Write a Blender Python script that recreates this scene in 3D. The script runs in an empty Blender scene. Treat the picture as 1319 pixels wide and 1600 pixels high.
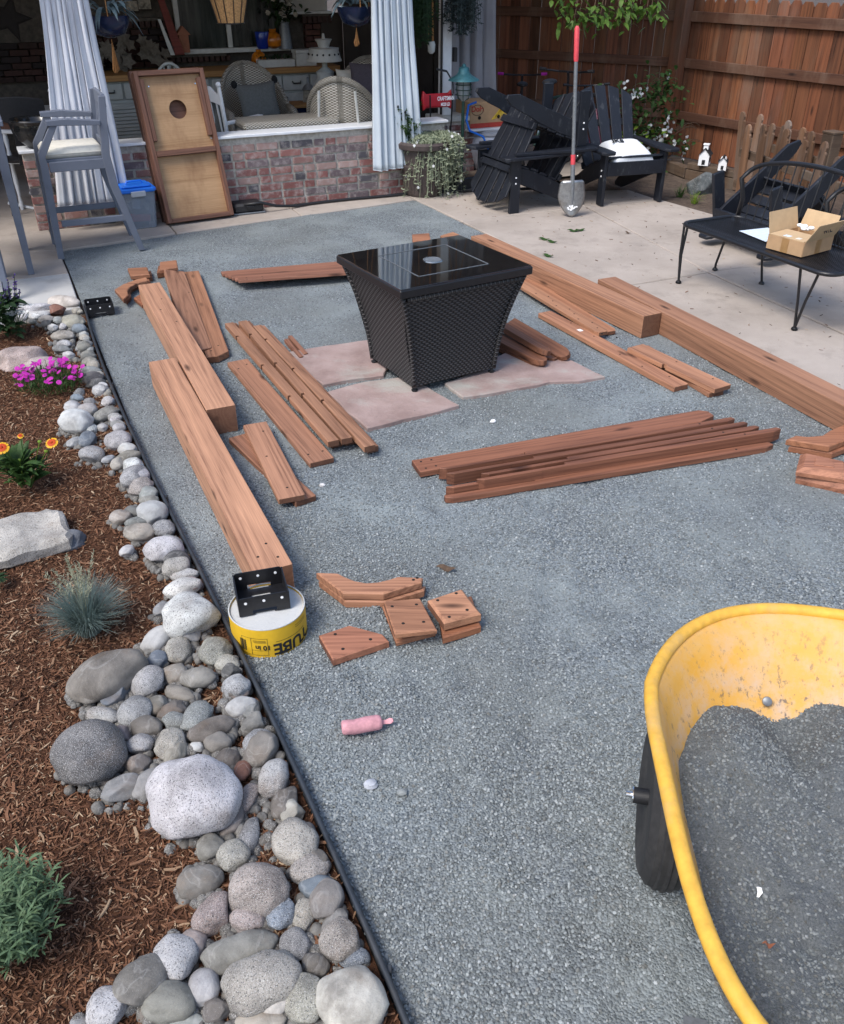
import bpy, bmesh, math, random
import numpy as np
from mathutils import Vector, Matrix, noise
R = math.radians
rnd = random.Random(7)
sc = bpy.context.scene
col = sc.collection
# ---------------------------------------------------------------- camera, sky, sun, exposure
F, PITCH, HC = 1350.0, R(32.5), 1.95          # focal length in photograph pixels, tilt down, eye height
cam = bpy.data.cameras.new('camera'); camo = bpy.data.objects.new('camera', cam); col.objects.link(camo)
camo.location = (0, 0, HC); camo.rotation_euler = (R(90) - PITCH, 0, 0)
cam.sensor_fit = 'VERTICAL'; cam.sensor_height = 24.0; cam.lens = F / 1600 * 24.0
cam.clip_start = 0.05; cam.clip_end = 400
sc.camera = camo
SUN_EL, SUN_AZ = R(54), R(222)                # azimuth measured from +Y clockwise: from behind the camera and its left
w = bpy.data.worlds.new('World'); sc.world = w; w.use_nodes = True
nt = w.node_tree; nt.nodes.clear()
o_ = nt.nodes.new('ShaderNodeOutputWorld'); b_ = nt.nodes.new('ShaderNodeBackground'); s_ = nt.nodes.new('ShaderNodeTexSky')
s_.sky_type = 'NISHITA'; s_.sun_disc = False; s_.sun_elevation = SUN_EL; s_.sun_rotation = SUN_AZ
s_.air_density = 1.0; s_.dust_density = 2.0; s_.ozone_density = 1.0
b_.inputs['Strength'].default_value = 0.115
nt.links.new(s_.outputs[0], b_.inputs[0]); nt.links.new(b_.outputs[0], o_.inputs[0])
sun = bpy.data.lights.new('sun', 'SUN'); suno = bpy.data.objects.new('sun', sun); col.objects.link(suno)
sun.energy = 1.25; sun.angle = R(22); sun.color = (1.0, 0.975, 0.93)
suno.rotation_euler = (R(90) - SUN_EL, 0, -SUN_AZ + math.pi)
sc.view_settings.view_transform = 'Standard'; sc.view_settings.look = 'None'
sc.view_settings.exposure = 1.2; sc.view_settings.gamma = 1.0; sc.view_settings.use_curve_mapping = False
# ---------------------------------------------------------------- measuring helpers
CAM = Vector((0, 0, HC)); CP, SP = math.cos(PITCH), math.sin(PITCH)
FWD = Vector((0, CP, -SP))
A = R(25); CA, SA = math.cos(A), math.sin(A)   # the patio is turned 25 degrees to the view
def ray(x, y):
    a = (x - 659.5) / F; b = (800 - y) / F
    return Vector((a, CP + b * SP, -SP + b * CP))
def G(x, y, z=0.0):
    r = ray(x, y); return CAM + r * ((z - HC) / r.z)
def UV(u, v, z=0.0): return Vector((u * CA - v * SA, u * SA + v * CA, z))
def TOUV(p): return (p[0] * CA + p[1] * SA, -p[0] * SA + p[1] * CA)
def ATV(x, y, v):
    r = ray(x, y); return CAM + r * (v / (-r.x * SA + r.y * CA))
def ATU(x, y, u):
    r = ray(x, y); return CAM + r * (u / (r.x * CA + r.y * SA))
def depth(p): return (Vector(p) - CAM).dot(FWD)
# ---------------------------------------------------------------- object helpers
def tag(o, label=None, cat=None, group=None, kind=None):
    if label: o['label'] = label
    if cat: o['category'] = cat
    if group: o['group'] = group
    if kind: o['kind'] = kind
    return o
def thing(name, label, cat, loc=(0, 0, 0), rz=0.0, group=None):
    o = bpy.data.objects.new(name, None); col.objects.link(o); o.empty_display_size = 0.1
    o.location = loc; o.rotation_euler = (0, 0, rz)
    return tag(o, label, cat, group)
def link(name, me, parent=None, loc=(0, 0, 0), rot=(0, 0, 0), scale=(1, 1, 1), color=None):
    o = bpy.data.objects.new(name, me); col.objects.link(o)
    o.location = loc; o.rotation_euler = rot; o.scale = scale
    if parent: o.parent = parent
    if color: o.color = (*color[:3], 1)
    return o
def copy_tree(o, parent=None):
    c = o.copy(); col.objects.link(c); c.parent = parent
    for ch in o.children: copy_tree(ch, c)
    return c
class MB:
    def __init__(s): s.v = []; s.f = []
    def add(s, vs, fs, M=None):
        k = len(s.v)
        s.v += [tuple(M @ Vector(p)) if M else tuple(p) for p in vs]
        s.f += [tuple(i + k for i in f) for f in fs]; return s
    def prism(s, out, z0, z1, ch=0.0, M=None):
        n = len(out)
        if sum(out[i][0] * out[(i + 1) % n][1] - out[(i + 1) % n][0] * out[i][1] for i in range(n)) < 0: out = out[::-1]
        def inset(d):
            r = []
            for i in range(n):
                p0, p1, p2 = Vector(out[i - 1]), Vector(out[i]), Vector(out[(i + 1) % n])
                e1 = (p1 - p0).normalized(); e2 = (p2 - p1).normalized()
                n1 = Vector((-e1.y, e1.x)); n2 = Vector((-e2.y, e2.x)); b = n1 + n2
                l = max(0.35, b.length_squared / 2); q = p1 + b * (d / l / 1.0) / 1.0 if b.length > 1e-6 else p1
                r.append((q.x, q.y))
            return r
        rings = [(out, z0), (out, z1)] if ch <= 0 else [(inset(ch), z0), (out, z0 + ch), (out, z1 - ch), (inset(ch), z1)]
        vs = [(x, y, z) for o, z in rings for x, y in o]; fs = []
        for k in range(len(rings) - 1):
            for i in range(n):
                j = (i + 1) % n; fs.append((k * n + i, k * n + j, k * n + n + j, k * n + n + i))
        fs.append(tuple(range(n))[::-1]); m = (len(rings) - 1) * n; fs.append(tuple(range(m, m + n)))
        return s.add(vs, fs, M)
    def box(s, c, d, ch=0.0, M=None, rot=None):
        x, y, z = d[0] / 2, d[1] / 2, d[2] / 2
        k = min(ch, x * .9, y * .9)
        out = [(-x, -y), (x, -y), (x, y), (-x, y)] if ch <= 0 else [(-x + k, -y), (x - k, -y), (x, -y + k), (x, y - k), (x - k, y), (-x + k, y), (-x, y - k), (-x, -y + k)]
        T = Matrix.Translation(c)
        if rot: T = T @ Matrix.Rotation(rot[2], 4, 'Z') @ Matrix.Rotation(rot[1], 4, 'Y') @ Matrix.Rotation(rot[0], 4, 'X')
        return s.prism(out, -z, z, ch, (M @ T) if M else T)
    def tube(s, pts, r, n=8, M=None, caps=True, closed=False):
        pts = [Vector(p) for p in pts]; m = len(pts); rs = r if isinstance(r, (list, tuple)) else [r] * m
        vs = []; fs = []; up = None
        for i, p in enumerate(pts):
            if closed: t = (pts[(i + 1) % m] - pts[i - 1])
            else: t = pts[min(i + 1, m - 1)] - pts[max(i - 1, 0)]
            if t.length < 1e-9: t = Vector((0, 0, 1))
            t.normalize()
            if up is None: up = Vector((0, 0, 1)) if abs(t.z) < .9 else Vector((1, 0, 0))
            a = t.cross(up)
            if a.length < 1e-6: a = t.orthogonal()
            a.normalize(); up = a.cross(t).normalized()
            for k in range(n):
                th = 2 * math.pi * k / n; vs.append(p + (a * math.cos(th) + up * math.sin(th)) * rs[i])
        for i in range(m if closed else m - 1):
            for k in range(n):
                i2 = (i + 1) % m; k2 = (k + 1) % n
                fs.append((i * n + k, i * n + k2, i2 * n + k2, i2 * n + k))
        if caps and not closed: fs.append(tuple(range(n))[::-1]); fs.append(tuple(range((m - 1) * n, m * n)))
        return s.add(vs, fs, M)
    def lathe(s, prof, n=20, c=(0, 0, 0), M=None, arc=None):
        vs = []; fs = []; m = len(prof); T = Matrix.Translation(c)
        for r, z in prof:
            for k in range(n):
                th = 2 * math.pi * k / n; vs.append((max(r, 1e-4) * math.cos(th), max(r, 1e-4) * math.sin(th), z))
        for i in range(m - 1):
            for k in range(n):
                k2 = (k + 1) % n; fs.append((i * n + k, i * n + k2, (i + 1) * n + k2, (i + 1) * n + k))
        fs.append(tuple(range(n))[::-1]); fs.append(tuple(range((m - 1) * n, m * n)))
        return s.add(vs, fs, (M @ T) if M else T)
    def ball(s, c, r, n=10, m=6, M=None):
        if not isinstance(r, (tuple, list)): r = (r, r, r)
        vs = [(0, 0, -1)]; fs = []
        for i in range(1, m):
            ph = math.pi * i / m - math.pi / 2
            for k in range(n): th = 2 * math.pi * k / n; vs.append((math.cos(ph) * math.cos(th), math.cos(ph) * math.sin(th), math.sin(ph)))
        vs.append((0, 0, 1)); e = len(vs) - 1
        for k in range(n):
            k2 = (k + 1) % n; fs.append((0, 1 + k2, 1 + k)); fs.append((e, e - n + k, e - n + k2))
            for i in range(m - 2): a = 1 + i * n; fs.append((a + k, a + k2, a + n + k2, a + n + k))
        vs = [(c[0] + x * r[0], c[1] + y * r[1], c[2] + z * r[2]) for x, y, z in vs]
        return s.add(vs, fs, M)
    def strip(s, pts, wid, side, M=None):      # a thin blade along pts; wid per point; side: sideways vector
        vs = []; fs = []; side = Vector(side)
        for p, wd in zip(pts, wid): p = Vector(p); vs += [p - side * wd / 2, p + side * wd / 2]
        for i in range(len(pts) - 1): fs.append((2 * i, 2 * i + 1, 2 * i + 3, 2 * i + 2))
        return s.add(vs, fs, M)
    def mesh(s, name, mat, smooth=None):
        me = bpy.data.meshes.new(name); me.from_pydata(s.v, [], s.f); me.update()
        if mat: me.materials.append(mat)
        if smooth is not None:
            me.polygons.foreach_set('use_smooth', [True] * len(me.polygons))
            if smooth < 179: me.set_sharp_from_angle(angle=R(smooth))
        return me
    def build(s, name, mat, parent=None, loc=(0, 0, 0), rot=(0, 0, 0), smooth=None, color=None):
        return link(name, s.mesh(name, mat, smooth), parent, loc, rot, color=color)
def text_mesh(txt, size, name='lettering', bold=0.0):
    cu = bpy.data.curves.new(name, 'FONT'); cu.body = txt; cu.size = size; cu.align_x = 'CENTER'; cu.align_y = 'CENTER'; cu.offset = bold; cu.extrude = 0.0006
    ob = bpy.data.objects.new(name, cu); col.objects.link(ob)
    dg = bpy.context.evaluated_depsgraph_get(); me = bpy.data.meshes.new_from_object(ob.evaluated_get(dg))
    bpy.data.objects.remove(ob); bpy.data.curves.remove(cu); me.name = name
    return me
def rotM(rx=0, ry=0, rz=0, t=(0, 0, 0)):
    return Matrix.Translation(t) @ Matrix.Rotation(rz, 4, 'Z') @ Matrix.Rotation(ry, 4, 'Y') @ Matrix.Rotation(rx, 4, 'X')
def bez(a, b, c, n=6): # quadratic curve
    a, b, c = Vector(a), Vector(b), Vector(c)
    return [a * (1 - t) ** 2 + b * 2 * t * (1 - t) + c * t * t for t in [i / n for i in range(n + 1)]]
# ---------------------------------------------------------------- materials
class NT:
    def __init__(s, name):
        s.m = bpy.data.materials.new(name); s.m.use_nodes = True; s.t = s.m.node_tree; s.t.nodes.clear()
        s.out = s.t.nodes.new('ShaderNodeOutputMaterial'); s.b = s.t.nodes.new('ShaderNodeBsdfPrincipled')
        s.t.links.new(s.b.outputs[0], s.out.inputs[0])
    def n(s, typ, **kw):
        x = s.t.nodes.new(typ)
        for k, v in kw.items():
            if k.startswith('i_'): 
                key = k[2:]; x.inputs[int(key) if key.isdigit() else key.replace('_', ' ')].default_value = v
            else: setattr(x, k, v)
        return x
    def l(s, a, b): s.t.links.new(a, b); return s
    def pos(s, scale=(1, 1, 1), obj=False, rand=0.0):
        if obj: src = s.n('ShaderNodeTexCoord').outputs['Object']
        else: src = s.n('ShaderNodeNewGeometry').outputs['Position']
        if rand:
            oi = s.n('ShaderNodeObjectInfo'); mu = s.n('ShaderNodeMath', operation='MULTIPLY'); mu.inputs[1].default_value = rand
            s.l(oi.outputs['Random'], mu.inputs[0]); ad = s.n('ShaderNodeVectorMath', operation='ADD'); s.l(src, ad.inputs[0]); s.l(mu.outputs[0], ad.inputs[1]); src = ad.outputs[0]
        mp = s.n('ShaderNodeVectorMath', operation='MULTIPLY'); mp.inputs[1].default_value = scale; s.l(src, mp.inputs[0]); return mp.outputs[0]
    def noise(s, vec, scale, detail=3, rough=.55, dist=0):
        x = s.n('ShaderNodeTexNoise'); x.inputs['Scale'].default_value = scale; x.inputs['Detail'].default_value = detail; x.inputs['Roughness'].default_value = rough; x.inputs['Distortion'].default_value = dist
        s.l(vec, x.inputs['Vector']); return x.outputs['Fac']
    def voro(s, vec, scale, feature='F1', out='Distance', rnd_=1):
        x = s.n('ShaderNodeTexVoronoi', feature=feature); x.inputs['Scale'].default_value = scale; x.inputs['Randomness'].default_value = rnd_
        s.l(vec, x.inputs['Vector']); return x.outputs[out]
    def ramp(s, fac, stops, interp='LINEAR'):
        x = s.n('ShaderNodeValToRGB'); x.color_ramp.interpolation = interp; e = x.color_ramp.elements
        while len(e) < len(stops): e.new(.5)
        for k, (p, c) in enumerate(stops): e[k].position = p; e[k].color = (*c, 1) if isinstance(c, tuple) else (c, c, c, 1)
        s.l(fac, x.inputs[0]); return x.outputs[0]
    def mix(s, a, b, fac, mode='MIX'):
        x = s.n('ShaderNodeMix', data_type='RGBA', blend_type=mode)
        for v, i in ((a, 6), (b, 7)):
            if isinstance(v, tuple): x.inputs[i].default_value = (*v, 1)
            else: s.l(v, x.inputs[i])
        if isinstance(fac, (int, float)): x.inputs[0].default_value = fac
        else: s.l(fac, x.inputs[0])
        return x.outputs[2]
    def math(s, op, a, b=0.0):
        x = s.n('ShaderNodeMath', operation=op)
        for v, i in ((a, 0), (b, 1)):
            if isinstance(v, (int, float)): x.inputs[i].default_value = v
            else: s.l(v, x.inputs[i])
        return x.outputs[0]
    def objcol(s): return s.n('ShaderNodeObjectInfo').outputs['Color']
    def rnd(s): return s.n('ShaderNodeObjectInfo').outputs['Random']
    def bump(s, h, strength=.3, dist=.01):
        x = s.n('ShaderNodeBump'); x.inputs['Strength'].default_value = strength; x.inputs['Distance'].default_value = dist
        s.l(h, x.inputs['Height']); s.l(x.outputs[0], s.b.inputs['Normal']); return s
    def done(s, color=None, rough=.6, metal=0.0, spec=.5):
        if color is not None:
            if isinstance(color, tuple): s.b.inputs['Base Color'].default_value = (*color, 1)
            else: s.l(color, s.b.inputs['Base Color'])
        if isinstance(rough, (int, float)): s.b.inputs['Roughness'].default_value = rough
        else: s.l(rough, s.b.inputs['Roughness'])
        s.b.inputs['Metallic'].default_value = metal; s.b.inputs['Specular IOR Level'].default_value = spec
        return s.m
def plain(name, c, rough=.6, metal=0.0, var=.18, scale=25, bump=.1, tint=False, spec=.5, dirt=None):
    t = NT(name); p = t.pos(); f = t.noise(p, scale, 4, .6)
    base = t.objcol() if tint else None
    lo = tuple(x * (1 - var) for x in c); hi = tuple(min(1, x * (1 + var)) for x in c)
    cc = t.ramp(f, [(.3, lo), (.7, hi)])
    if tint: cc = t.mix(cc, base, 1.0, 'MULTIPLY')
    if dirt: cc = t.mix(cc, dirt, t.ramp(t.noise(p, 6, 5, .65), [(.5, 0.0), (.75, .7)]))
    if bump: t.bump(t.noise(p, scale * 6, 3), bump, .004)
    return t.done(cc, rough, metal, spec)
def wood(name, dark, light, knots=True, axis='X', rough=.62, ring=26.0, weather=None):
    t = NT(name); k = {'X': (.035, 1, 1), 'Z': (1, 1, .05)}[axis]; k2 = {'X': (.02, 1, 1), 'Z': (1, 1, .02)}[axis]
    p = t.pos(k, True, 37.0)
    warp = t.noise(p, 3.0, 2, .5); rings = t.math('FRACT', t.math('MULTIPLY', warp, ring)); 
    tri = t.math('ABSOLUTE', t.math('SUBTRACT', rings, .5))
    fine = t.noise(t.pos(k2, True, 37.0), 220, 3, .6); broad = t.noise(p, 9, 3, .6)
    m = t.math('ADD', t.math('MULTIPLY', tri, .38), t.math('ADD', t.math('MULTIPLY', fine, .60), t.math('MULTIPLY', broad, .42)))
    c = t.ramp(m, [(.34, dark), (.56, tuple(a * .45 + b * .55 for a, b in zip(dark, light))), (.84, light)])
    if knots:
        kv = {'X': (2.3, 8, 8), 'Z': (8, 8, 2.3)}[axis]
        d = t.voro(t.pos(kv, True, 37.0), 1.0); c = t.mix(c, tuple(x * .3 for x in dark), t.ramp(d, [(.035, .9), (.09, .55), (.15, 0.0)]))
    nrm = t.n('ShaderNodeTexCoord').outputs['Normal']; sx_ = t.n('ShaderNodeSeparateXYZ'); t.l(nrm, sx_.inputs[0])
    if axis == 'X': c = t.mix(c, tuple(x * .8 for x in dark), t.ramp(t.math('ABSOLUTE', sx_.outputs[0]), [(.75, 0.0), (.9, .75)]))
    if weather: c = t.mix(c, weather, t.ramp(t.noise(t.pos((1, 1, .35), False), 2.3, 5, .7), [(.48, 0.0), (.72, .75)]))
    c = t.mix(c, t.objcol(), 1.0, 'MULTIPLY')
    t.bump(m, .12, .003)
    return t.done(c, rough, 0, .35)
M = {}
M['cedar'] = wood('cedar_stain', (.120, .055, .034), (.46, .248, .152))
M['fence_wood'] = wood('fence_wood', (.040, .015, .008), (.245, .091, .043), True, 'Z', .8, 14, (.16, .11, .08))
M['fence_rail'] = wood('fence_rail', (.04, .016, .010), (.125, .056, .032), True, 'X', .8, 14, (.19, .125, .09))
M['grey_wood'] = wood('weathered_wood', (.07, .035, .02), (.27, .15, .085), True, 'Z', .85, 16, (.27, .235, .21))
M['timber_edge'] = wood('old_timber', (.045, .028, .018), (.13, .085, .055), True, 'X', .9, 14, (.15, .125, .10))
M['ply'] = wood('plywood', (.26, .14, .062), (.50, .31, .165), False, 'X', .6, 5, (.17, .075, .032))
M['board_frame'] = wood('brown_frame', (.06, .026, .016), (.21, .10, .065), True, 'X')
M['counter'] = wood('counter_wood', (.20, .09, .03), (.46, .25, .09), True, 'X')
M['hole'] = plain('hole_dark', (.012, .008, .006), .9, bump=0)
M['black_paint'] = (lambda t: (t.bump(t.noise(t.pos((1, 1, 1)), 120, 3), .15, .003), t.done(t.mix(t.mix((.005, .006, .009), (.014, .017, .026), t.noise(t.pos(), 7, 4)), (.085, .09, .095), t.ramp(t.noise(t.pos((1, 1, .4)), 24, 5, .7), [(.58, 0.0), (.72, .55)])), .5, 0, .4))[1])(NT('black_paint'))
M['black_metal'] = plain('black_metal', (.010, .010, .012), .38, .0, .3, 60, .05)
M['black_plastic'] = plain('black_plastic', (.014, .014, .016), .5, 0, .25, 50, .06)
M['grey_paint'] = plain('grey_paint', (.125, .14, .178), .5, 0, .08, 9, .05)
M['white_paint'] = plain('white_paint', (.72, .73, .74), .5, 0, .06, 12, .05)
M['old_white'] = plain('old_white', (.50, .50, .47), .6, 0, .12, 14, .08)
M['cabinet_grey'] = plain('cabinet_grey', (.42, .43, .40), .6, 0, .08, 8, .04)
M['white_wicker'] = None
M['red_plastic'] = plain('red_plastic', (.50, .014, .026), .38, 0, .1, 10, .02)
M['red_grip'] = plain('red_grip', (.62, .06, .075), .55, 0, .12, 40, .1)
M['blue_plastic'] = plain('blue_plastic', (.012, .17, .72), .35, 0, .06, 8, .02)
M['steel'] = plain('worn_steel', (.34, .34, .34), .38, .9, .2, 40, .08, dirt=(.20, .17, .14))
M['shaft'] = plain('grey_shaft', (.17, .18, .19), .42, .3, .2, 60, .05)
M['chrome'] = plain('chrome', (.7, .7, .7), .22, 1.0, .05, 20, .02)
M['teal'] = plain('teal_enamel', (.045, .16, .185), .5, .2, .35, 18, .1)
M['green_metal'] = plain('green_metal', (.02, .06, .045), .5, .1, .2, 20, .05)
M['silver'] = plain('silver_paint', (.50, .51, .54), .42, .25, .12, 9, .05)
M['navy'] = plain('navy_glaze', (.010, .018, .05), .2, 0, .2, 14, .05)
M['dark_glaze'] = plain('dark_glaze', (.012, .013, .014), .14, 0, .3, 14, .05)
M['cobalt'] = plain('cobalt_glass', (.01, .03, .25), .15, 0, .2, 14, 0)
M['amber'] = plain('amber_glass', (.42, .13, .01), .15, 0, .5, 14, 0)
M['terracotta'] = plain('terracotta', (.26, .10, .055), .8, 0, .2, 14, .1)
M['brown_pot'] = plain('brown_pot', (.062, .046, .042), .6, 0, .25, 30, .15)
M['cream'] = plain('cream_cloth', (.66, .63, .55), .9, 0, .08, 30, .15)
M['pillow_white'] = plain('white_cloth', (.74, .75, .76), .9, 0, .06, 40, .15)
M['pillow_grey'] = plain('grey_cloth', (.13, .135, .13), .95, 0, .15, 60, .2)
M['purple_cloth'] = plain('mauve_cloth', (.10, .085, .105), .95, 0, .15, 60, .2)
M['green_cloth'] = plain('green_cloth', (.09, .15, .03), .95, 0, .12, 40, .2)
M['dark_green_cloth'] = plain('dark_green_cloth', (.015, .06, .045), .95, 0, .2, 40, .2)
M['black_cloth'] = plain('black_cloth', (.01, .01, .012), .95, 0, .2, 40, .2)
M['straw'] = plain('straw', (.42, .20, .07), .9, 0, .3, 80, .2)
M['coir'] = plain('coir', (.46, .25, .10), .95, 0, .35, 70, .5)
M['paper'] = plain('paper', (.62, .70, .80), .7, 0, .12, 40, .05)
M['print'] = plain('print_black', (.01, .01, .012), .7, bump=0)
M['print_red'] = plain('print_red', (.42, .045, .03), .7, bump=0)
M['print_yellow'] = plain('print_yellow', (.75, .50, .05), .7, bump=0)
M['cardboard'] = plain('cardboard', (.43, .27, .145), .85, 0, .08, 20, .1)
M['cardboard_in'] = plain('cardboard_inside', (.50, .35, .20), .85, 0, .07, 20, .1)
M['tape'] = plain('tape', (.33, .19, .08), .3, 0, .1, 30, .02)
M['pink'] = plain('pink_paint', (.60, .29, .32), .75, 0, .2, 60, .3, dirt=(.20, .10, .11))
M['dark_pink'] = plain('dark_pink', (.10, .008, .035), .4, 0, .2, 20, .02)
M['rubber'] = plain('tyre_rubber', (.022, .021, .021), .75, 0, .3, 60, .2, dirt=(.10, .09, .08))
M['dark_hub'] = plain('dark_hub', (.016, .017, .02), .45, .2, .3, 30, .05)
M['soil'] = plain('soil', (.075, .052, .038), .95, 0, .45, 30, .7, dirt=(.16, .12, .09))
M['edging'] = plain('edging_metal', (.038, .045, .055), .55, .4, .3, 20, .1, dirt=(.09, .085, .08))
M['bright'] = plain('snow_white', (.85, .85, .85), .6, 0, .03, 40, .05)
M['lens'] = plain('clear_globe', (.33, .36, .37), .12, 0, .1, 20, 0)
M['roof_dark'] = plain('roof_shingle', (.018, .019, .021), .8, 0, .3, 60, .2)
M['ceiling'] = plain('porch_ceiling', (.40, .37, .33), .85, 0, .15, 4, .1)
M['dark_wall'] = plain('dark_panelling', (.035, .026, .02), .9, 0, .3, 4, .2)
M['picture'] = plain('picture_print', (.25, .22, .17), .7, 0, .7, 22, 0)
# bricks, stones
def brickm():
    t = NT('brick'); p = t.pos()
    c = t.mix(t.objcol(), (.05, .035, .035), t.ramp(t.noise(p, 60, 5, .7), [(.5, 0.0), (.8, .35)]))
    c = t.mix(c, (.52, .46, .43), t.ramp(t.noise(p, 15, 6, .72), [(.47, 0.0), (.70, .7)]))
    t.bump(t.noise(p, 140, 4, .7), .6, .006); return t.done(c, .9, 0, .2)
M['brick'] = brickm()
def mortarm():
    t = NT('mortar'); p = t.pos(); c = t.ramp(t.noise(p, 26, 5, .7), [(.3, (.32, .285, .235)), (.7, (.60, .56, .50))])
    t.bump(t.noise(p, 150, 4, .7), .8, .008); return t.done(c, .95, 0, .2)
M['mortar'] = mortarm()
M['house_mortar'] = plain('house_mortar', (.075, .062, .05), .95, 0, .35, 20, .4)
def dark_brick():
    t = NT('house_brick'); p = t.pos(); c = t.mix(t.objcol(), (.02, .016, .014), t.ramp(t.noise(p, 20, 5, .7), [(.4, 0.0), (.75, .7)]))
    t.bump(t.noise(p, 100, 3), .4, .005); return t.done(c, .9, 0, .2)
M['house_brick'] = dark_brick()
def granite(name, speck):
    t = NT(name); p = t.pos(); base = t.objcol(); po = t.pos((1, 1, 1), False, 60.0)
    big = t.noise(po, 7, 6, .68, .4)
    c = t.mix(t.mix(base, (.52, .50, .49), 1.0, 'MULTIPLY'), t.mix(base, (1.32, 1.30, 1.28), 1.0, 'MULTIPLY'), t.ramp(big, [(.33, 0.0), (.64, 1.0)]))
    c = t.mix(c, (.23, .145, .085), t.ramp(t.noise(po, 4.2, 5, .7), [(.56, 0.0), (.76, .45)]))
    vein = t.math('ABSOLUTE', t.math('SUBTRACT', t.noise(t.pos((1, .45, 1), False, 60.0), 8, 4, .6, .6), .5))
    c = t.mix(c, (.60, .58, .55), t.ramp(vein, [(.0, .16 if not speck else .06), (.018, 0.0)]))
    s1 = t.noise(p, 210 if speck else 330, 2, .85); s2 = t.noise(p, 480, 2, .8)
    c = t.mix(c, (.030, .030, .032), t.ramp(s1, [(.34 if speck else .25, .9 if speck else .5), (.46 if speck else .38, 0.0)]))
    c = t.mix(c, (.70, .69, .67), t.ramp(s2, [(.54 if speck else .62, 0.0), (.68 if speck else .8, .75 if speck else .45)]))
    b = t.math('ADD', t.math('MULTIPLY', t.noise(p, 200, 4, .75), .55), t.noise(po, 22, 5, .65)); t.bump(b, .8 if speck else .55, .007)
    return t.done(c, .82, 0, .3)
M['granite'] = granite('granite_cobble', True); M['cobble'] = granite('smooth_cobble', False)
def flag():
    t = NT('flagstone'); p = t.pos(); c = t.ramp(t.noise(p, 5, 6, .65), [(.35, (.27, .19, .17)), (.6, (.37, .275, .25)), (.8, (.42, .355, .32))])
    c = t.mix(c, (.38, .37, .33), t.ramp(t.noise(t.pos((.8, 1.4, 1)), 2.6, 6, .7), [(.5, 0.0), (.66, .85)]))
    c = t.mix(c, (.09, .075, .06), t.ramp(t.noise(p, 40, 4, .7), [(.64, 0.0), (.78, .7)])); t.bump(t.noise(p, 16, 7, .7), .6, .012); return t.done(c, .85, 0, .25)
M['flag'] = flag()
def concrete(name, a, b):
    t = NT(name); p = t.pos(); c = t.ramp(t.noise(p, 1.6, 6, .6), [(.3, a), (.72, b)])
    c = t.mix(c, tuple(x * .55 for x in a), t.ramp(t.noise(p, 170, 3, .8), [(.60, 0.0), (.75, .5)]))
    c = t.mix(c, (.60, .55, .50), t.ramp(t.noise(p, 110, 2, .8), [(.64, 0.0), (.8, .55)]))
    c = t.mix(c, (.17, .15, .13), t.ramp(t.noise(p, 3.7, 6, .75), [(.52, 0.0), (.78, .55)]))
    t.bump(t.noise(p, 130, 4, .7), .4, .004); return t.done(c, .9, 0, .25)
M['concrete'] = concrete('patio_concrete', (.325, .278, .238), (.45, .39, .34)); M['concrete_light'] = concrete('slab_concrete', (.40, .39, .37), (.54, .53, .51))
M['tube_concrete'] = concrete('fresh_concrete', (.42, .42, .41), (.60, .60, .58))
def gravel_sheet():
    t = NT('gravel_fines'); p = t.pos(); v = t.voro(p, 150, out='Color'); d = t.voro(p, 150)
    g = t.n('ShaderNodeRGBToBW'); t.l(v, g.inputs[0])
    c = t.ramp(g.outputs[0], [(.05, (.055, .063, .069)), (.5, (.17, .192, .207)), (.82, (.26, .288, .30)), (.97, (.38, .41, .42))])
    fines = t.ramp(t.noise(p, 300, 4, .7), [(.3, (.215, .244, .246)), (.7, (.33, .367, .368))])
    c = t.mix(c, fines, t.ramp(t.noise(p, 2.2, 5, .6), [(.42, .05), (.66, .80)]))
    c = t.mix(c, (.15, .155, .145), t.ramp(t.noise(p, .7, 4, .6), [(.42, 0.0), (.68, .7)]))
    h = t.math('ADD', t.math('MULTIPLY', d, -1.0), t.math('MULTIPLY', t.noise(p, 70, 5, .75), .8)); t.bump(h, .7, .008); return t.done(c, .92, 0, .25)
M['gravel'] = gravel_sheet()
def gravel_stone(name, k=1.0):
    t = NT(name); r = t.rnd(); c = t.ramp(r, [(0, (.115 * k, .127 * k, .129 * k)), (.4, (.20 * k, .22 * k, .222 * k)), (.78, (.275 * k, .296 * k, .296 * k)), (.96, (.325 * k, .348 * k, .348 * k)), (1, (.40 * k, .415 * k, .415 * k))])
    c = t.mix(c, (.15 * k, .13 * k, .10 * k), t.ramp(t.math('FRACT', t.math('MULTIPLY', r, 17.3)), [(.86, 0.0), (.93, .4)])); return t.done(c, .85, 0, .35)
M['gravel_stone'] = gravel_stone('gravel_stone'); M['load_stone'] = gravel_stone('load_stone', .72)
def load_sheet():
    t = NT('load_fines'); p = t.pos(); c = t.ramp(t.noise(p, 240, 4, .7), [(.3, (.085, .094, .098)), (.72, (.20, .213, .217))]); t.bump(t.noise(p, 130, 5, .75), .8, .01); return t.done(c, .95, 0, .2)
M['load'] = load_sheet()
def mulch_sheet():
    t = NT('mulch_base'); p = t.pos(); c = t.ramp(t.noise(p, 45, 5, .7), [(.3, (.045, .02, .011)), (.7, (.15, .07, .039))]); t.bump(t.noise(p, 60, 5, .75), 1.0, .02); return t.done(c, .95, 0, .15)
M['mulch'] = mulch_sheet()
def chipm():
    t = NT('mulch_chip'); r = t.rnd()
    c = t.ramp(r, [(0, (.022, .010, .006)), (.35, (.11, .049, .027)), (.66, (.195, .092, .05)), (.86, (.235, .125, .072)), (.93, (.30, .19, .115)), (1, (.46, .34, .225))])
    t.bump(t.noise(t.pos((.1, 1, 1), True), 400, 2), .3, .002); return t.done(c, .85, 0, .2)
M['chip'] = chipm()
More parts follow.
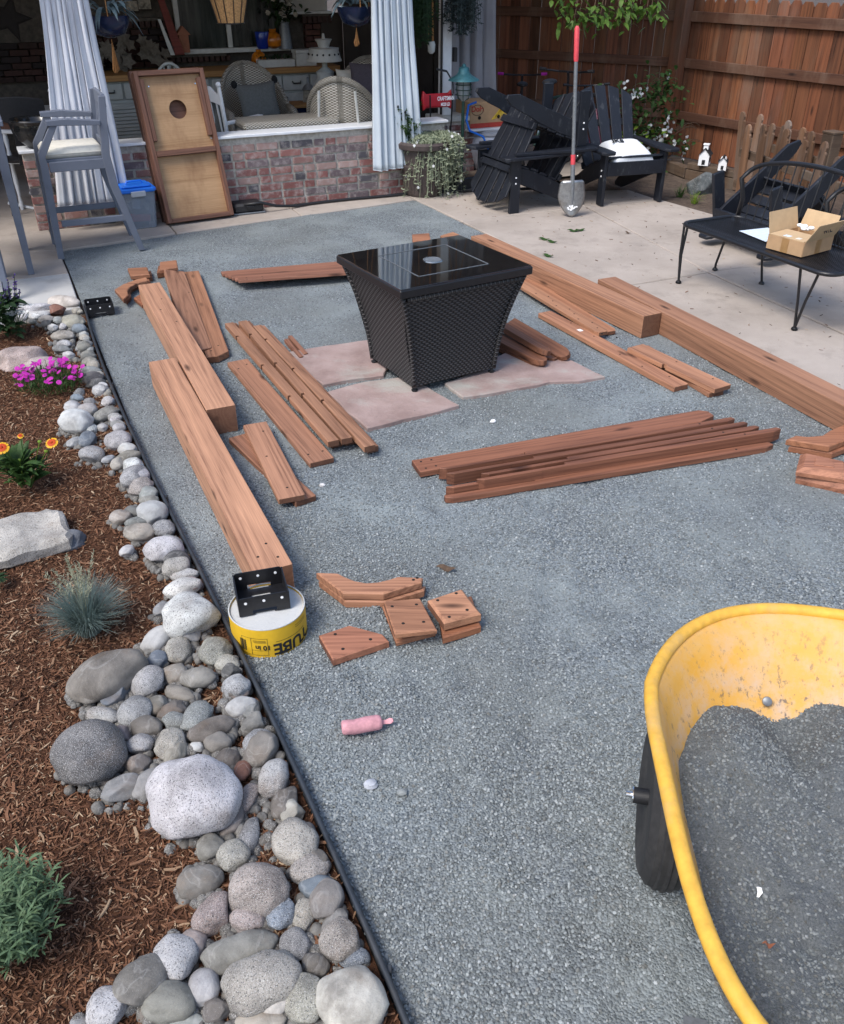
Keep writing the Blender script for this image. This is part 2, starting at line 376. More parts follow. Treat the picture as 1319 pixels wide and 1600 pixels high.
def leafm(name, a, b, trans=.25):
    t = NT(name); c = t.ramp(t.noise(t.pos(), 30, 3, .7), [(.25, a), (.75, b)])
    m = t.done(c, .55, 0, .3); tr = t.n('ShaderNodeBsdfTranslucent'); t.l(c, tr.inputs[0]); mx = t.n('ShaderNodeMixShader'); mx.inputs[0].default_value = trans
    t.l(t.b.outputs[0], mx.inputs[1]); t.l(tr.outputs[0], mx.inputs[2]); t.l(mx.outputs[0], t.out.inputs[0]); return m
M['leaf'] = leafm('leaf_green', (.022, .055, .014), (.065, .125, .03)); M['leaf_lime'] = leafm('leaf_lime', (.12, .22, .02), (.26, .36, .05))
M['leaf_dark'] = leafm('leaf_dark', (.010, .026, .010), (.035, .07, .022)); M['fescue'] = leafm('fescue_blue', (.075, .115, .10), (.27, .34, .31)); M['fescue_tan'] = leafm('seed_head', (.22, .23, .15), (.36, .36, .26))
M['lavender'] = leafm('lavender_leaf', (.05, .095, .045), (.17, .25, .13)); M['silver_leaf'] = leafm('silver_leaf', (.17, .21, .13), (.40, .43, .30)); M['blue_leaf'] = leafm('succulent_leaf', (.07, .11, .12), (.19, .26, .28))
M['fern'] = leafm('hanging_fern', (.006, .018, .006), (.03, .065, .02)); M['grey_fern'] = leafm('grey_moss', (.02, .03, .028), (.065, .085, .08))
M['tree_leaf'] = leafm('tree_leaf', (.03, .075, .012), (.13, .22, .035)); M['stem'] = plain('stem_brown', (.10, .06, .035), .8, 0, .3, 40, .2)
M['magenta'] = leafm('magenta_petal', (.36, .015, .26), (.66, .05, .50)); M['violet'] = leafm('violet_petal', (.06, .03, .16), (.16, .09, .32)); M['white_petal'] = leafm('white_petal', (.70, .70, .68), (.86, .86, .84))
M['red_petal'] = leafm('red_petal', (.45, .03, .015), (.62, .10, .015)); M['yellow_petal'] = leafm('yellow_petal', (.75, .34, .015), (.85, .52, .03)); M['garland'] = leafm('dry_garland', (.10, .085, .065), (.22, .19, .15))
def curtainm(name, c):
    t = NT(name); p = t.pos(); cc = t.ramp(t.noise(p, 5, 4, .6), [(.3, tuple(x * .9 for x in c)), (.7, c)])
    cc = t.mix(cc, tuple(x * .72 for x in c), t.ramp(t.noise(p, 2.4, 5, .7), [(.58, 0.0), (.78, .5)])); t.bump(t.noise(p, 500, 2), .15, .001); m = t.done(cc, .9, 0, .15)
    tr = t.n('ShaderNodeBsdfTranslucent'); t.l(cc, tr.inputs[0]); mx = t.n('ShaderNodeMixShader'); mx.inputs[0].default_value = .2
    t.l(t.b.outputs[0], mx.inputs[1]); t.l(tr.outputs[0], mx.inputs[2]); t.l(mx.outputs[0], t.out.inputs[0]); return m
M['curtain'] = curtainm('curtain_white', (.76, .77, .82)); M['curtain_blue'] = curtainm('curtain_pale_blue', (.68, .745, .80)); M['curtain_grey'] = curtainm('curtain_grey', (.38, .37, .39))
def weave(name, a, b, sx, sz, strength=1.0, dist=.006):     # basket weave: strands over and under, in local x and z
    t = NT(name); p = t.n('ShaderNodeTexCoord').outputs['UV']; sp = t.n('ShaderNodeSeparateXYZ'); t.l(p, sp.inputs[0])
    row = t.math('MULTIPLY', sp.outputs[1], sz); colm = t.math('MULTIPLY', sp.outputs[0], sx)
    sgn = t.math('SUBTRACT', t.math('MULTIPLY', t.math('MODULO', t.math('FLOOR', row), 2.0), 2.0), 1.0)
    wv = t.math('MULTIPLY', t.math('SINE', t.math('MULTIPLY', colm, math.pi)), sgn)
    rr = t.math('SINE', t.math('MULTIPLY', t.math('FRACT', row), math.pi))
    h = t.math('MULTIPLY', t.math('ADD', t.math('MULTIPLY', wv, .5), .55), rr)
    c = t.ramp(h, [(.12, a), (.7, b)]); t.bump(h, strength, dist); return t.done(c, .5, 0, .4)
M['resin_wicker'] = weave('resin_wicker', (.005, .005, .006), (.085, .080, .080), 62, 76)
M['white_wicker'] = weave('white_wicker', (.14, .12, .09), (.62, .58, .50), 52, 84, 1.0, .004)
def glass_top():
    t = NT('black_glass'); t.b.inputs['Coat Weight'].default_value = 0.8; return t.done(t.mix((.004, .004, .005), (.012, .013, .014), t.noise(t.pos(), 8, 5)), .045, 0, .75)
M['glass_top'] = glass_top()
def window_glass():
    t = NT('window_glass'); return t.done(t.ramp(t.noise(t.pos((6, 6, .6)), 3, 4, .6), [(.35, (.010, .013, .012)), (.65, (.05, .055, .046))]), .12, 0, .5)
M['window_glass'] = window_glass()
def barrow():
    t = NT('yellow_tray'); p = t.pos(); base = t.mix((.68, .345, .045), (.64, .38, .12), t.ramp(t.noise(p, 5, 5, .7), [(.35, 0.0), (.65, 1.0)]))
    hz = t.n('ShaderNodeSeparateXYZ'); t.l(p, hz.inputs[0])
    low = t.ramp(hz.outputs[2], [(.36, 1.0), (.60, 0.0)])
    scr = t.ramp(t.noise(t.pos((1, 1, .35)), 55, 5, .75), [(.56, 0.0), (.64, 1.0)])
    c = t.mix(base, (.55, .42, .33), t.math('MULTIPLY', t.ramp(t.noise(p, 14, 5, .7), [(.42, 0.0), (.66, .9)]), t.math('ADD', low, .25)))
    c = t.mix(c, (.10, .095, .095), t.math('MULTIPLY', scr, t.math('ADD', t.math('MULTIPLY', low, .9), .16)))
    t.bump(t.noise(p, 90, 4), .1, .003); return t.done(c, .6, 0, .3)
M['barrow'] = barrow()
M['barrow_rim'] = plain('yellow_rim', (.70, .385, .05), .5, 0, .14, 40, .08, dirt=(.46, .33, .19))
def yellow_tube(): return plain('yellow_card', (.66, .40, .02), .5, 0, .12, 14, .05)
M['yellow_card'] = yellow_tube()
def clear_box():
    t = NT('clear_plastic'); t.b.inputs['Transmission Weight'].default_value = .75; t.b.inputs['IOR'].default_value = 1.2; return t.done((.62, .66, .72), .22, 0, .5)
M['clear_plastic'] = clear_box()
def bulbm():
    t = NT('lit_bulb'); t.b.inputs['Emission Color'].default_value = (1, .55, .2, 1); t.b.inputs['Emission Strength'].default_value = 30; return t.done((.9, .6, .3), .4)
M['bulb'] = bulbm()
# ---------------------------------------------------------------- the setting
def grid_obj(name, mat, u0, u1, v0, v1, step, hfun, kind='structure', vmax=None, smooth=True):
    nu = max(2, int((u1 - u0) / step) + 1); nv = max(2, int((v1 - v0) / step) + 1)
    vs = []; fs = []
    for j in range(nv):
        for i in range(nu):
            u = u0 + (u1 - u0) * i / (nu - 1); top = vmax(u) if vmax else v1; v = v0 + (top - v0) * j / (nv - 1)
            vs.append(UV(u, v, hfun(u, v)))
    for j in range(nv - 1):
        for i in range(nu - 1): a = j * nu + i; fs.append((a, a + 1, a + nu + 1, a + nu))
    mb = MB(); mb.add(vs, fs); o = mb.build(name, mat, smooth=180 if smooth else None); o['kind'] = kind; return o
def EU(v):
    v = min(5.85, max(.9, v)); return ((.0037039 * v - .0342132) * v + .0689535) * v + .3402642
def gh(u, v):
    p = Vector((u * 1.1, v * 1.1, 0)); h = .009 * noise.noise(p) + .006 * noise.noise(p * 3.1 + Vector((9, 0, 0))) + .003 * noise.noise(p * 9.0)
    for cu, cv, r in DENTS:
        d = ((u - cu) ** 2 + ((v - cv) * 1.6) ** 2) / r ** 2
        if d < 4: h += -.016 * math.exp(-d * 2.2) + .009 * math.exp(-(d - 1.2) ** 2 * 3)
    for (a, b), (c, d_), w_ in TRACKS:
        L2 = (c - a) ** 2 + (d_ - b) ** 2; t_ = max(0, min(1, ((u - a) * (c - a) + (v - b) * (d_ - b)) / L2)); q = math.hypot(u - a - t_ * (c - a), v - b - t_ * (d_ - b)) / w_
        if q < 3: h += -.008 * math.exp(-q * q * 1.5) + .005 * math.exp(-(q - 1.4) ** 2 * 4)
    e = min(u - .34, 3.6 - u); return min(h, .010) if e < .12 else h
TRACKS = [((.55, 5.2), (.62, 2.9), .10), ((.8, 1.2), (1.9, 2.6), .05), ((1.9, 1.0), (2.7, 2.2), .05), ((.9, 2.2), (2.6, 2.9), .04), ((1.2, .9), (2.2, 1.2), .05)]
DENTS = [(rnd.uniform(.6, 2.4), rnd.uniform(.4, 3.3), rnd.uniform(.07, .14)) for _ in range(58)]
ground = MB().add([(-150, -150, -.03), (150, -150, -.03), (150, 150, -.03), (-150, 150, -.03)], [(0, 1, 2, 3)]).build('ground', M['soil']); ground['kind'] = 'structure'
gravel = grid_obj('gravel_patio_ground', M['gravel'], .318, 3.62, -2.5, 7.9, .032, gh, vmax=lambda u: 7.50 + .117 * (u - .34))
def bh(u, v): 
    p = Vector((u * 1.7, v * 1.7, 3)); return .012 + .022 * noise.noise(p) + .010 * noise.noise(p * 3) - .012
bed = grid_obj('mulch_bed_ground', M['mulch'], -4.2, .345, -1.6, 5.85, .06, bh)
soil = grid_obj('planting_bed_ground', M['soil'], 3.6, 8.6, 6.9, 10.6, .07, lambda u, v: -.012 + .012 * noise.noise(Vector((u * 3, v * 3, 0))) if (u > 5.5 or v > 8.2) else -.03)
soil2 = grid_obj('fence_bed_ground', M['soil'], 5.7, 8.6, 1.5, 6.9, .07, lambda u, v: .0 + .014 * noise.noise(Vector((u * 3, v * 3, 0))))
for ob_, sg in ((gravel, 1), (bed, -1)):
    for q in ob_.data.vertices:
        u, v = TOUV(q.co)
        if (sg > 0 and u < EU(v) + .003) or (sg < 0 and u > .30): q.co = UV(EU(v) + .003 * sg, v, q.co.z)
# ---- scatter of loose pieces (crushed stone, wood chips) with geometry nodes
def src_stone(k, flat=.7, mat='gravel_stone'):
    bm = bmesh.new(); bmesh.ops.create_icosphere(bm, subdivisions=1, radius=.5); r = random.Random(k)
    for v in bm.verts:
        v.co *= r.uniform(.72, 1.2); v.co.z *= flat; v.co.x *= 1.15
    me = bpy.data.meshes.new('crushed_stone'); bm.to_mesh(me); bm.free(); me.materials.append(M[mat]); return bpy.data.objects.new('crushed_stone', me)
def src_chip(k):
    r = random.Random(k); L, w_, t_ = 1.0, r.uniform(.10, .22), r.uniform(.05, .09); mb = MB(); bend = r.uniform(-.12, .12)
    out = [(-.5, -w_ * r.uniform(.2, .5)), (0, -w_ / 2 + bend), (.5, -w_ * r.uniform(.1, .5)), (.5, w_ * r.uniform(.1, .5)), (0, w_ / 2 + bend), (-.5, w_ * r.uniform(.2, .5))]
    mb.prism(out, -t_ / 2, t_ / 2); return bpy.data.objects.new('wood_chip', mb.mesh('wood_chip', M['chip']))
def scatter(name, me, sources, smin, smax, seed, tilt, label, cat=None, zoff=0.0):
    c = bpy.data.collections.new(name + '_pieces')
    for s in sources: c.objects.link(s)
    o = link(name, me); tag(o, label, cat, None, 'stuff')
    ng = bpy.data.node_groups.new(name, 'GeometryNodeTree'); ng.interface.new_socket('Geometry', in_out='INPUT', socket_type='NodeSocketGeometry'); ng.interface.new_socket('Geometry', in_out='OUTPUT', socket_type='NodeSocketGeometry')
    N = ng.nodes; gi = N.new('NodeGroupInput'); go = N.new('NodeGroupOutput')
    d = N.new('GeometryNodeDistributePointsOnFaces'); d.distribute_method = 'RANDOM'; d.inputs['Seed'].default_value = seed
    at = N.new('GeometryNodeInputNamedAttribute'); at.data_type = 'FLOAT'; at.inputs['Name'].default_value = 'dens'
    ng.links.new(gi.outputs[0], d.inputs['Mesh']); ng.links.new([x for x in at.outputs if x.enabled][0], d.inputs['Density'])
    ci = N.new('GeometryNodeCollectionInfo'); ci.inputs['Collection'].default_value = c; ci.inputs['Separate Children'].default_value = True; ci.inputs['Reset Children'].default_value = True
    ip = N.new('GeometryNodeInstanceOnPoints'); ip.inputs['Pick Instance'].default_value = True
    rv = N.new('FunctionNodeRandomValue'); rv.data_type = 'FLOAT_VECTOR'; rv.inputs[0].default_value = (-tilt, -tilt, 0); rv.inputs[1].default_value = (tilt, tilt, 6.283); rv.inputs['Seed'].default_value = seed + 1
    rs = N.new('FunctionNodeRandomValue'); rs.data_type = 'FLOAT'; [i for i in rs.inputs if i.enabled][0].default_value = smin; [i for i in rs.inputs if i.enabled][1].default_value = smax; rs.inputs['Seed'].default_value = seed + 2
    pw = N.new('ShaderNodeMath'); 
    ng.links.new(d.outputs['Points'], ip.inputs['Points']); ng.links.new(ci.outputs[0], ip.inputs['Instance'])
    ng.links.new([x for x in rv.outputs if x.enabled][0], ip.inputs['Rotation']); ng.links.new([x for x in rs.outputs if x.enabled][0], ip.inputs['Scale'])
    ng.links.new(ip.outputs[0], go.inputs[0]); N.remove(pw)
    md = o.modifiers.new('scatter', 'NODES'); md.node_group = ng; return o
def dens_mesh(src, fun, zoff=0.0):
    me = src.data.copy(); a = me.attributes.new('dens', 'FLOAT', 'POINT'); vals = []
    for v in me.vertices:
        vals.append(fun(v.co)); v.co.z += zoff
    a.data.foreach_set('value', vals); return me
def in_view(p, m=120):
    q = Vector(p) - CAM; d = q.dot(FWD)
    if d < .3: return False
    x = 659.5 + F * q.x / d; y = 800 - F * (q.y * SP + q.z * CP) / d; return -m < x < 1319 + m and -m < y < 1600 + m
def gd(p):
    if not in_view(p): return 0.0
    d = depth(p); n = 1.2 * noise.noise(Vector((p.x * 1.5, p.y * 1.5, 2))) + .5 * noise.noise(Vector((p.x * 4.5, p.y * 4.5, 5)))
    k = min(1.0, max(.30, .66 + .8 * n)); u, v = TOUV(p)
    if u < .75 and v > 2.6: k *= .45
    if v > 6.0: k *= .7
    return k * (17500 if d < 2.6 else 11000 if d < 3.6 else 6000 if d < 5 else 2300)
scatter('crushed_gravel', dens_mesh(gravel, gd, .0022), [src_stone(k) for k in range(7)], .0038, .0102, 3, .6, 'loose crushed grey gravel spread over the patio')
def md_(p):
    if not in_view(p, 160): return 0.0
    u, v = TOUV(p)
    if u > .31: return 0.0
    d = depth(p); return (20000 if d < 3 else 12000 if d < 5 else 5000)
scatter('mulch_chips', dens_mesh(bed, md_, .004), [src_chip(k) for k in range(8)], .005, .026, 11, .6, 'loose shredded brown bark mulch covering the bed')
# ---- concrete slabs
def slabs(name, mat, rects, top, thick=.1, ch=.006):
    root = bpy.data.objects.new(name, None); col.objects.link(root); root['kind'] = 'structure'
    for k, r in enumerate(rects):
        mb = MB(); mb.prism([tuple(UV(u, v)[:2]) for u, v in r], top - thick, top - .0015 * (k % 3), ch); mb.build('slab', mat, root)
    return root
g_ = .006
slabs('concrete_patio_floor', M['concrete'], [
    [(3.63, 6.93 + g_), (4.93, 6.93 + g_), (4.98, 8.13), (3.6, 8.13)],
    [(3.65, 4.86), (4.60, 4.86), (4.92, 6.93 - g_), (3.63, 6.93 - g_)],
    [(3.70, 2.6), (4.44, 2.6), (4.59, 4.86 - 2 * g_), (3.66, 4.86 - 2 * g_)],
    [(3.72, .2), (4.36, .2), (4.43, 2.6 - 2 * g_), (3.70, 2.6 - 2 * g_)],
    [(4.94, 6.93 + g_), (5.72, 6.88), (5.72, 7.35), (4.97, 7.6)],
    [(4.61, 4.86), (5.95, 4.80), (5.75, 6.86), (4.94, 6.93 - g_)],
    [(4.46, 2.6), (6.15, 2.55), (5.95, 4.79), (4.605, 4.86 - 2 * g_)],
    [(4.38, .2), (6.4, .2), (6.15, 2.53), (4.445, 2.6 - 2 * g_)]], .014)
slabs('wall_footing_pavement', M['concrete'], [
    [(.30, 7.49), (1.25, 7.605), (1.25, 8.16), (.30, 8.16)], [(1.26, 7.605), (2.4, 7.74), (2.4, 8.16), (1.26, 8.16)], [(2.41, 7.74), (3.59, 7.88), (3.59, 8.16), (2.41, 8.16)],
    [(-2.5, 7.55), (-.62, 7.55), (-.62, 8.7), (-2.5, 8.7)], [(-.61, 7.55), (.29, 7.52), (.29, 8.7), (-.61, 8.7)]], .016)
slabs('slab_walk_pavement', M['concrete_light'], [
    [(-.36, 5.98), (.296, 5.98), (.306, 6.80), (-.36, 6.80)], [(-1.3, 5.98), (-.37, 5.98), (-.37, 6.80), (-1.3, 6.80)]], .020)
slabs('bar_pavement', M['concrete'], [
    [(-.30, 6.81), (.306, 6.81), (.30, 7.50), (-.30, 7.53)], [(-1.4, 6.81), (-.31, 6.81), (-.31, 7.53), (-1.4, 7.53)], [(-2.5, 6.81), (-1.41, 6.81), (-1.41, 7.53), (-2.5, 7.53)]], .018)
porch = MB().add([UV(-4, 8.17, .012), UV(6.5, 8.17, .012), UV(6.5, 11.6, .012), UV(-4, 11.6, .012)], [(0, 1, 2, 3)]).build('porch_floor', M['concrete']); porch['kind'] = 'structure'
# ---- flagstones under the fire pit
def flagstone(label, px, t=.022):
    mb = MB(); pts = []
    w_ = [G(x, y, t) for x, y in px]
    for a, b in zip(w_, w_[1:] + w_[:1]):
        n = max(1, int((b - a).length / .06))
        for k in range(n):
            p = a.lerp(b, k / n); q = noise.noise(p * 9) * .012; pts.append((p.x + q, p.y + noise.noise(p * 8 + Vector((4, 4, 4))) * .012))
    mb.prism(pts, -.02, t, .005); return tag(mb.build('flagstone', M['flag']), label, 'flagstone', 'flagstones under the fire pit')
flagstone('pale pink flagstone at the fire pit corner beside the two small sticks', [(440, 552), (480, 544), (575, 531), (622, 540), (600, 585), (560, 590), (505, 600), (470, 575)])
flagstone('rose flagstone with a white crust under the near fire pit foot', [(512, 612), (570, 596), (632, 588), (668, 604), (717, 633), (650, 650), (573, 668), (545, 645)])
flagstone('grey and pink flagstone carrying the bundle of dark rails', [(694, 598), (735, 583), (770, 560), (800, 545), (880, 556), (946, 588), (905, 594), (860, 596), (790, 610), (724, 620), (706, 606)])
# ---- edging strip
er = thing('garden_edging', 'thin dark metal edging between the cobbles and the gravel', 'edging', UV(.336, 2), 0)
def ev(v): return UV(EU(v) + .003 * math.sin(v * 1.3), v) - UV(.336, 2)
vs_ = [(-1.4 + 7.33 * i / 60) for i in range(61)]
mb = MB(); P_ = [ev(v) for v in vs_]; nrm = UV(1, 0)
vv = []; ff = []
for p in P_:
    for du, z in ((-.003, -.06), (-.003, .036), (.003, .036), (.003, -.06)): vv.append(p + nrm * du + Vector((0, 0, z)))
for i in range(60):
    for k in range(4): ff.append((i * 4 + k, i * 4 + (k + 1) % 4, i * 4 + 4 + (k + 1) % 4, i * 4 + 4 + k))
mb.add(vv, ff); mb.build('strip', M['edging'], er)
mb = MB(); mb.tube([p + Vector((0, 0, .038)) for p in P_], .0075, 8); mb.build('rolled_top', M['edging'], er, smooth=60)
for v in (.68, 1.02, 2.05, 3.3, 4.6):
    mb = MB(); mb.box(ev(v) + UV(.012, 0) + Vector((0, 0, -.02)), (.012, .02, .11), .002, ); mb.build('stake', M['edging'], er)

big_ = dens_mesh(bed, lambda p: md_(p) * .02, .006)
scatter('mulch_slivers', big_, [src_chip(k + 30) for k in range(6)], .026, .052, 17, .4, 'longer pale wood slivers lying in the mulch')

lit = grid_obj('litter_sheet', M['soil'], 3.75, 5.9, 2.4, 8.0, .2, lambda u, v: .016, 'stuff')
lm_ = dens_mesh(lit, lambda p: 26 + 60 * max(0, TOUV(p)[1] - 6.6) + 50 * max(0, TOUV(p)[0] - 5.1)); bpy.data.objects.remove(lit)
scatter('leaf_litter', lm_, [src_chip(k + 50) for k in range(5)], .008, .03, 33, .25, 'bits of dry leaf and grit littering the concrete')
# ---------------------------------------------------------------- lumber lying on the gravel
def rect(L, w, c=.004): return [(c, -w / 2), (L - c, -w / 2), (L, -w / 2 + c), (L, w / 2 - c), (L - c, w / 2), (c, w / 2), (0, w / 2 - c), (0, -w / 2 + c)]
def point(L, w, a, b=None):      # far end / near end with one or both corners cut off
    b = a if b is None else b; o = []
    o += [(0, -w / 2 + a), (a, -w / 2)] if a else [(0, -w / 2)]
    o += [(L - b, -w / 2), (L, -w / 2 + b)] if b else [(L, -w / 2)]
    o += [(L, w / 2)]; o += [(0, w / 2)]; return o
def tapered(L, w, e=.5):
    k = w * e; return [(0, -w / 2 + k * .5), (k, -w / 2), (L - k, -w / 2), (L, -w / 2 + k * .5), (L, w / 2 - k * .5), (L - k, w / 2), (k, w / 2), (0, w / 2 - k * .5)]
CED = [(1, 1, 1), (1.05, .98, .95), (.92, .93, .95), (1.0, .93, .9), (.88, .84, .84)]
def lumber(name, label, cat, p0, p1, w, t, z=.004, out=None, holes=(), group=None, color=None, tilt=0.0, roll=0.0, notch=None, z1=None):
    a = G(*p0, z + t); b = G(*p1, (z if z1 is None else z1) + t); d = b - a; L = d.length
    o_ = out(L, w) if out else rect(L, w); vary = random.Random(label).uniform(.84, 1.14)
    mb = MB(); mb.prism(o_, -t, 0, min(.003, t * .1)); ob = mb.build(name, M['cedar'], loc=a, color=tuple(q * vary for q in (color or CED[rnd.randrange(len(CED))])))
    ob.rotation_euler = Matrix.Rotation(math.atan2(d.y, d.x), 4, 'Z').to_euler() if not (roll or z1 is not None) else (Matrix.Rotation(math.atan2(d.y, d.x), 4, 'Z') @ Matrix.Rotation(-math.atan2(d.z, math.hypot(d.x, d.y)), 4, 'Y') @ Matrix.Rotation(roll, 4, 'X')).to_euler()
    tag(ob, label, cat, group)
    if holes:
        hb = MB()
        for x, y in holes:
            x = x if x >= 0 else L + x
            hb.lathe([(.0055, -.004), (.0055, .0006)], 8, (x, y, 0))
        h = hb.build('screw_holes', M['hole'], ob); h['kind'] = 'stuff'
    return ob
BG = 'square timber posts'
lumber('timber_post', 'square cedar post with its far end by the small blocks and arched piece', 'post', (233, 443), (345, 636), .142, .142, group=BG, holes=[(.35, .02), (.55, -.02), (.8, .03)], color=(1.12, 1.1, 1.08))
lumber('timber_post', 'square cedar post running down to the yellow form tube', 'post', (253, 562), (427, 888), .142, .142, group=BG, holes=[(-.06, .035), (-.09, -.03), (-.16, .02)], color=(1.15, 1.12, 1.08))
lumber('timber_post', 'square cedar post passing behind the fire pit along the concrete', 'post', (748, 367), (1020, 491), .142, .142, group=BG, color=(1.05, 1.0, .95))
lumber('timber_post', 'long cedar post beside the concrete that runs out of the picture', 'post', (948, 434), (1420, 672), .142, .142, group=BG, color=(.98, .92, .88))
PG = 'loose cedar boards on the gravel'
lumber('cedar_board', 'wide cedar board with wavy grain leaning against the farther post', 'board', (272, 422), (315, 551), .14, .04, .035, lambda L, w: [(0, -w / 2), (L, -w / 2 + .0), (L - .09, w / 2), (0.02, w / 2)], [(-.08, -.03), (-.12, .0), (-.17, -.02), (.5, .05)], PG, (.82, .78, .78), roll=R(-9), z1=.02)
lumber('cedar_board', 'wide cedar board with a clipped end second from the farther post', 'board', (296, 424), (341, 556), .135, .04, .004, lambda L, w: [(0, -w / 2), (L, -w / 2), (L, .0), (L - .06, w / 2), (0, w / 2)], [(-.09, -.03), (-.16, .02), (-.13, -.045)], PG, (.80, .72, .66))
# back stack: boards fanned on top of each other
for k in range(6):
    lumber('cedar_board', ['lowest board of the rosy fanned stack behind the fire pit', 'second board from the bottom of the rosy fanned stack', 'third board from the bottom of the rosy fanned stack', 'fourth board from the bottom of the rosy fanned stack', 'fifth board from the bottom of the rosy fanned stack', 'top board with four screw holes on the rosy fanned stack'][k], 'board', (346 + k * 5.2, 426 + k * 2.0), (590 + k * 9, 405 + k * 2.4), .105, .02, .004 + k * .010, None, [(.06, .03), (.06, -.035), (.17, .03), (.17, -.035)] if k == 5 else (), 'rosy boards stacked behind the fire pit', (.78, .66, .68), roll=R(-7), z1=.004 + k * .010)
# three pairs of battens beside the pit
def notched(L, w):
    xs = [L * .14, L * .42, L * .68]; o = [(0, -w / 2), (L, -w / 2), (L, w / 2)]
    for x in reversed(xs): o += [(x + .012, w / 2), (x + .012, w / 2 - .016), (x - .012, w / 2 - .016), (x - .012, w / 2)]
    return o + [(0, w / 2)]
for k, (a, b, nm) in enumerate([((358, 504), (521, 688), 'batten nearest the single plank'), ((379, 501), (542, 684), 'middle batten'), ((402, 508), (578, 696), 'batten nearest the flagstones')]):
    for j in range(2):
        s = (5 if j == 0 else 0); lumber('notched_batten', ('upper ' if j else 'lower ') + nm + ' of the three notched pairs', 'batten', (a[0] + s, a[1] + s * .2), (b[0] + s, b[1] + s * .3), .054, .034, .004 + j * .0345, lambda L, w: [(x, -y) for x, y in notched(L, w)][::-1], (), 'notched battens laid in three pairs', (1.0, .96, .92) if j else (.85, .8, .78))
lumber('cedar_plank', 'single flat plank with a large knot between the post and the battens', 'plank', (371, 563), (503, 719), .12, .028, .004, None, [(.08, .03), (.12, -.03), (-.08, .035), (-.08, -.035)], PG, (.95, .88, .86))
lumber('cedar_plank', 'lower of the two short planks near the post by the form tube', 'plank', (372, 680), (478, 779), .10, .028, .004, None, (), PG, (.85, .76, .74))
lumber('cedar_plank', 'upper of the two short planks near the post by the form tube', 'plank', (398, 661), (456, 776), .115, .028, .034, None, [(.1, .02), (.35, -.02), (-.08, .0)], PG, (1.02, .97, .95))
lumber('small_stick', 'little square stick beside the pink flagstone, the one closer to the fire pit', 'stick', (453, 524), (478, 552), .026, .026, .004, None, (), 'small square sticks', (.75, .66, .66))
lumber('small_stick', 'little square stick beside the pink flagstone, the one closer to the battens', 'stick', (447, 529), (471, 557), .026, .026, .004, None, (), 'small square sticks', (.72, .62, .62))
# dark rails tucked under the pit
RG = 'dark rounded rails heaped beside the fire pit'
def rounded(L, w): return [(0, -w / 2), (L - .06, -w / 2), (L - .02, -w / 2 + .012), (L, -w / 2 + .035), (L, w / 2 - .03), (L - .02, w / 2 - .01), (L - .06, w / 2), (0, w / 2)]
for k, (a, b, z, lb, rl) in enumerate([((770, 532), (850, 569), .004, 'lowest dark rail of the heap beside the fire pit', 0), ((774, 524), (852, 563), .036, 'second dark rail of the heap with two pale nail marks', 0), ((790, 520), (868, 560), .004, 'dark rail lying flat at the back of the heap', 0), ((776, 500), (858, 548), .070, 'topmost dark rail slanting across the heap', -12), ((796, 502), (886, 555), .030, 'outermost dark rail of the heap with its rounded end on the flagstone', 25)]):
    lumber('dark_rail', lb, 'rail', a, b, .085, .032, z, rounded, (), RG, (.52, .42, .38), roll=R(rl), z1=z)
lumber('cedar_board', 'lower clipped board alongside the post behind the fire pit', 'board', (822, 436), (956, 517), .085, .026, .004, lambda L, w: tapered(L, w, .35), (), PG, (.95, .85, .78))
lumber('cedar_board', 'upper clipped board with many nail holes alongside the post behind the fire pit', 'board', (815, 441), (943, 518), .09, .026, .031, lambda L, w: tapered(L, w, .35), [(i * .09 + .25, (-.025, .02, 0)[i % 3]) for i in range(11)], PG, (1.05, .98, .9))
lb = lumber('cedar_plank', 'long plank with a small white sticker crossing toward the notched pair', 'plank', (851, 487), (1065, 602), .10, .032, .004, None, [(.5, .02), (.8, -.02), (-.12, .02), (-.3, -.02), (.25, .03)], PG, (.98, .88, .82))
st = MB(); st.box((.38, .004, .0008), (.034, .026, .0012)); st.build('sticker', M['bright'], lb)
lumber('cedar_plank', 'lower plank of the short pair beside the long post', 'plank', (1002, 541), (1120, 612), .10, .028, .004, None, (), PG, (.9, .8, .74))
lumber('cedar_plank', 'upper notched plank of the short pair beside the long post', 'plank', (993, 540), (1130, 604), .12, .028, .033, lambda L, w: [(0, -w / 2), (L * .42, -w / 2), (L * .42, -w / 2 + .018), (L * .46, -w / 2 + .018), (L * .46, -w / 2), (L, -w / 2), (L, w / 2), (0, w / 2)], [(.3, .03), (-.1, .03)], PG, (1.04, .96, .9))
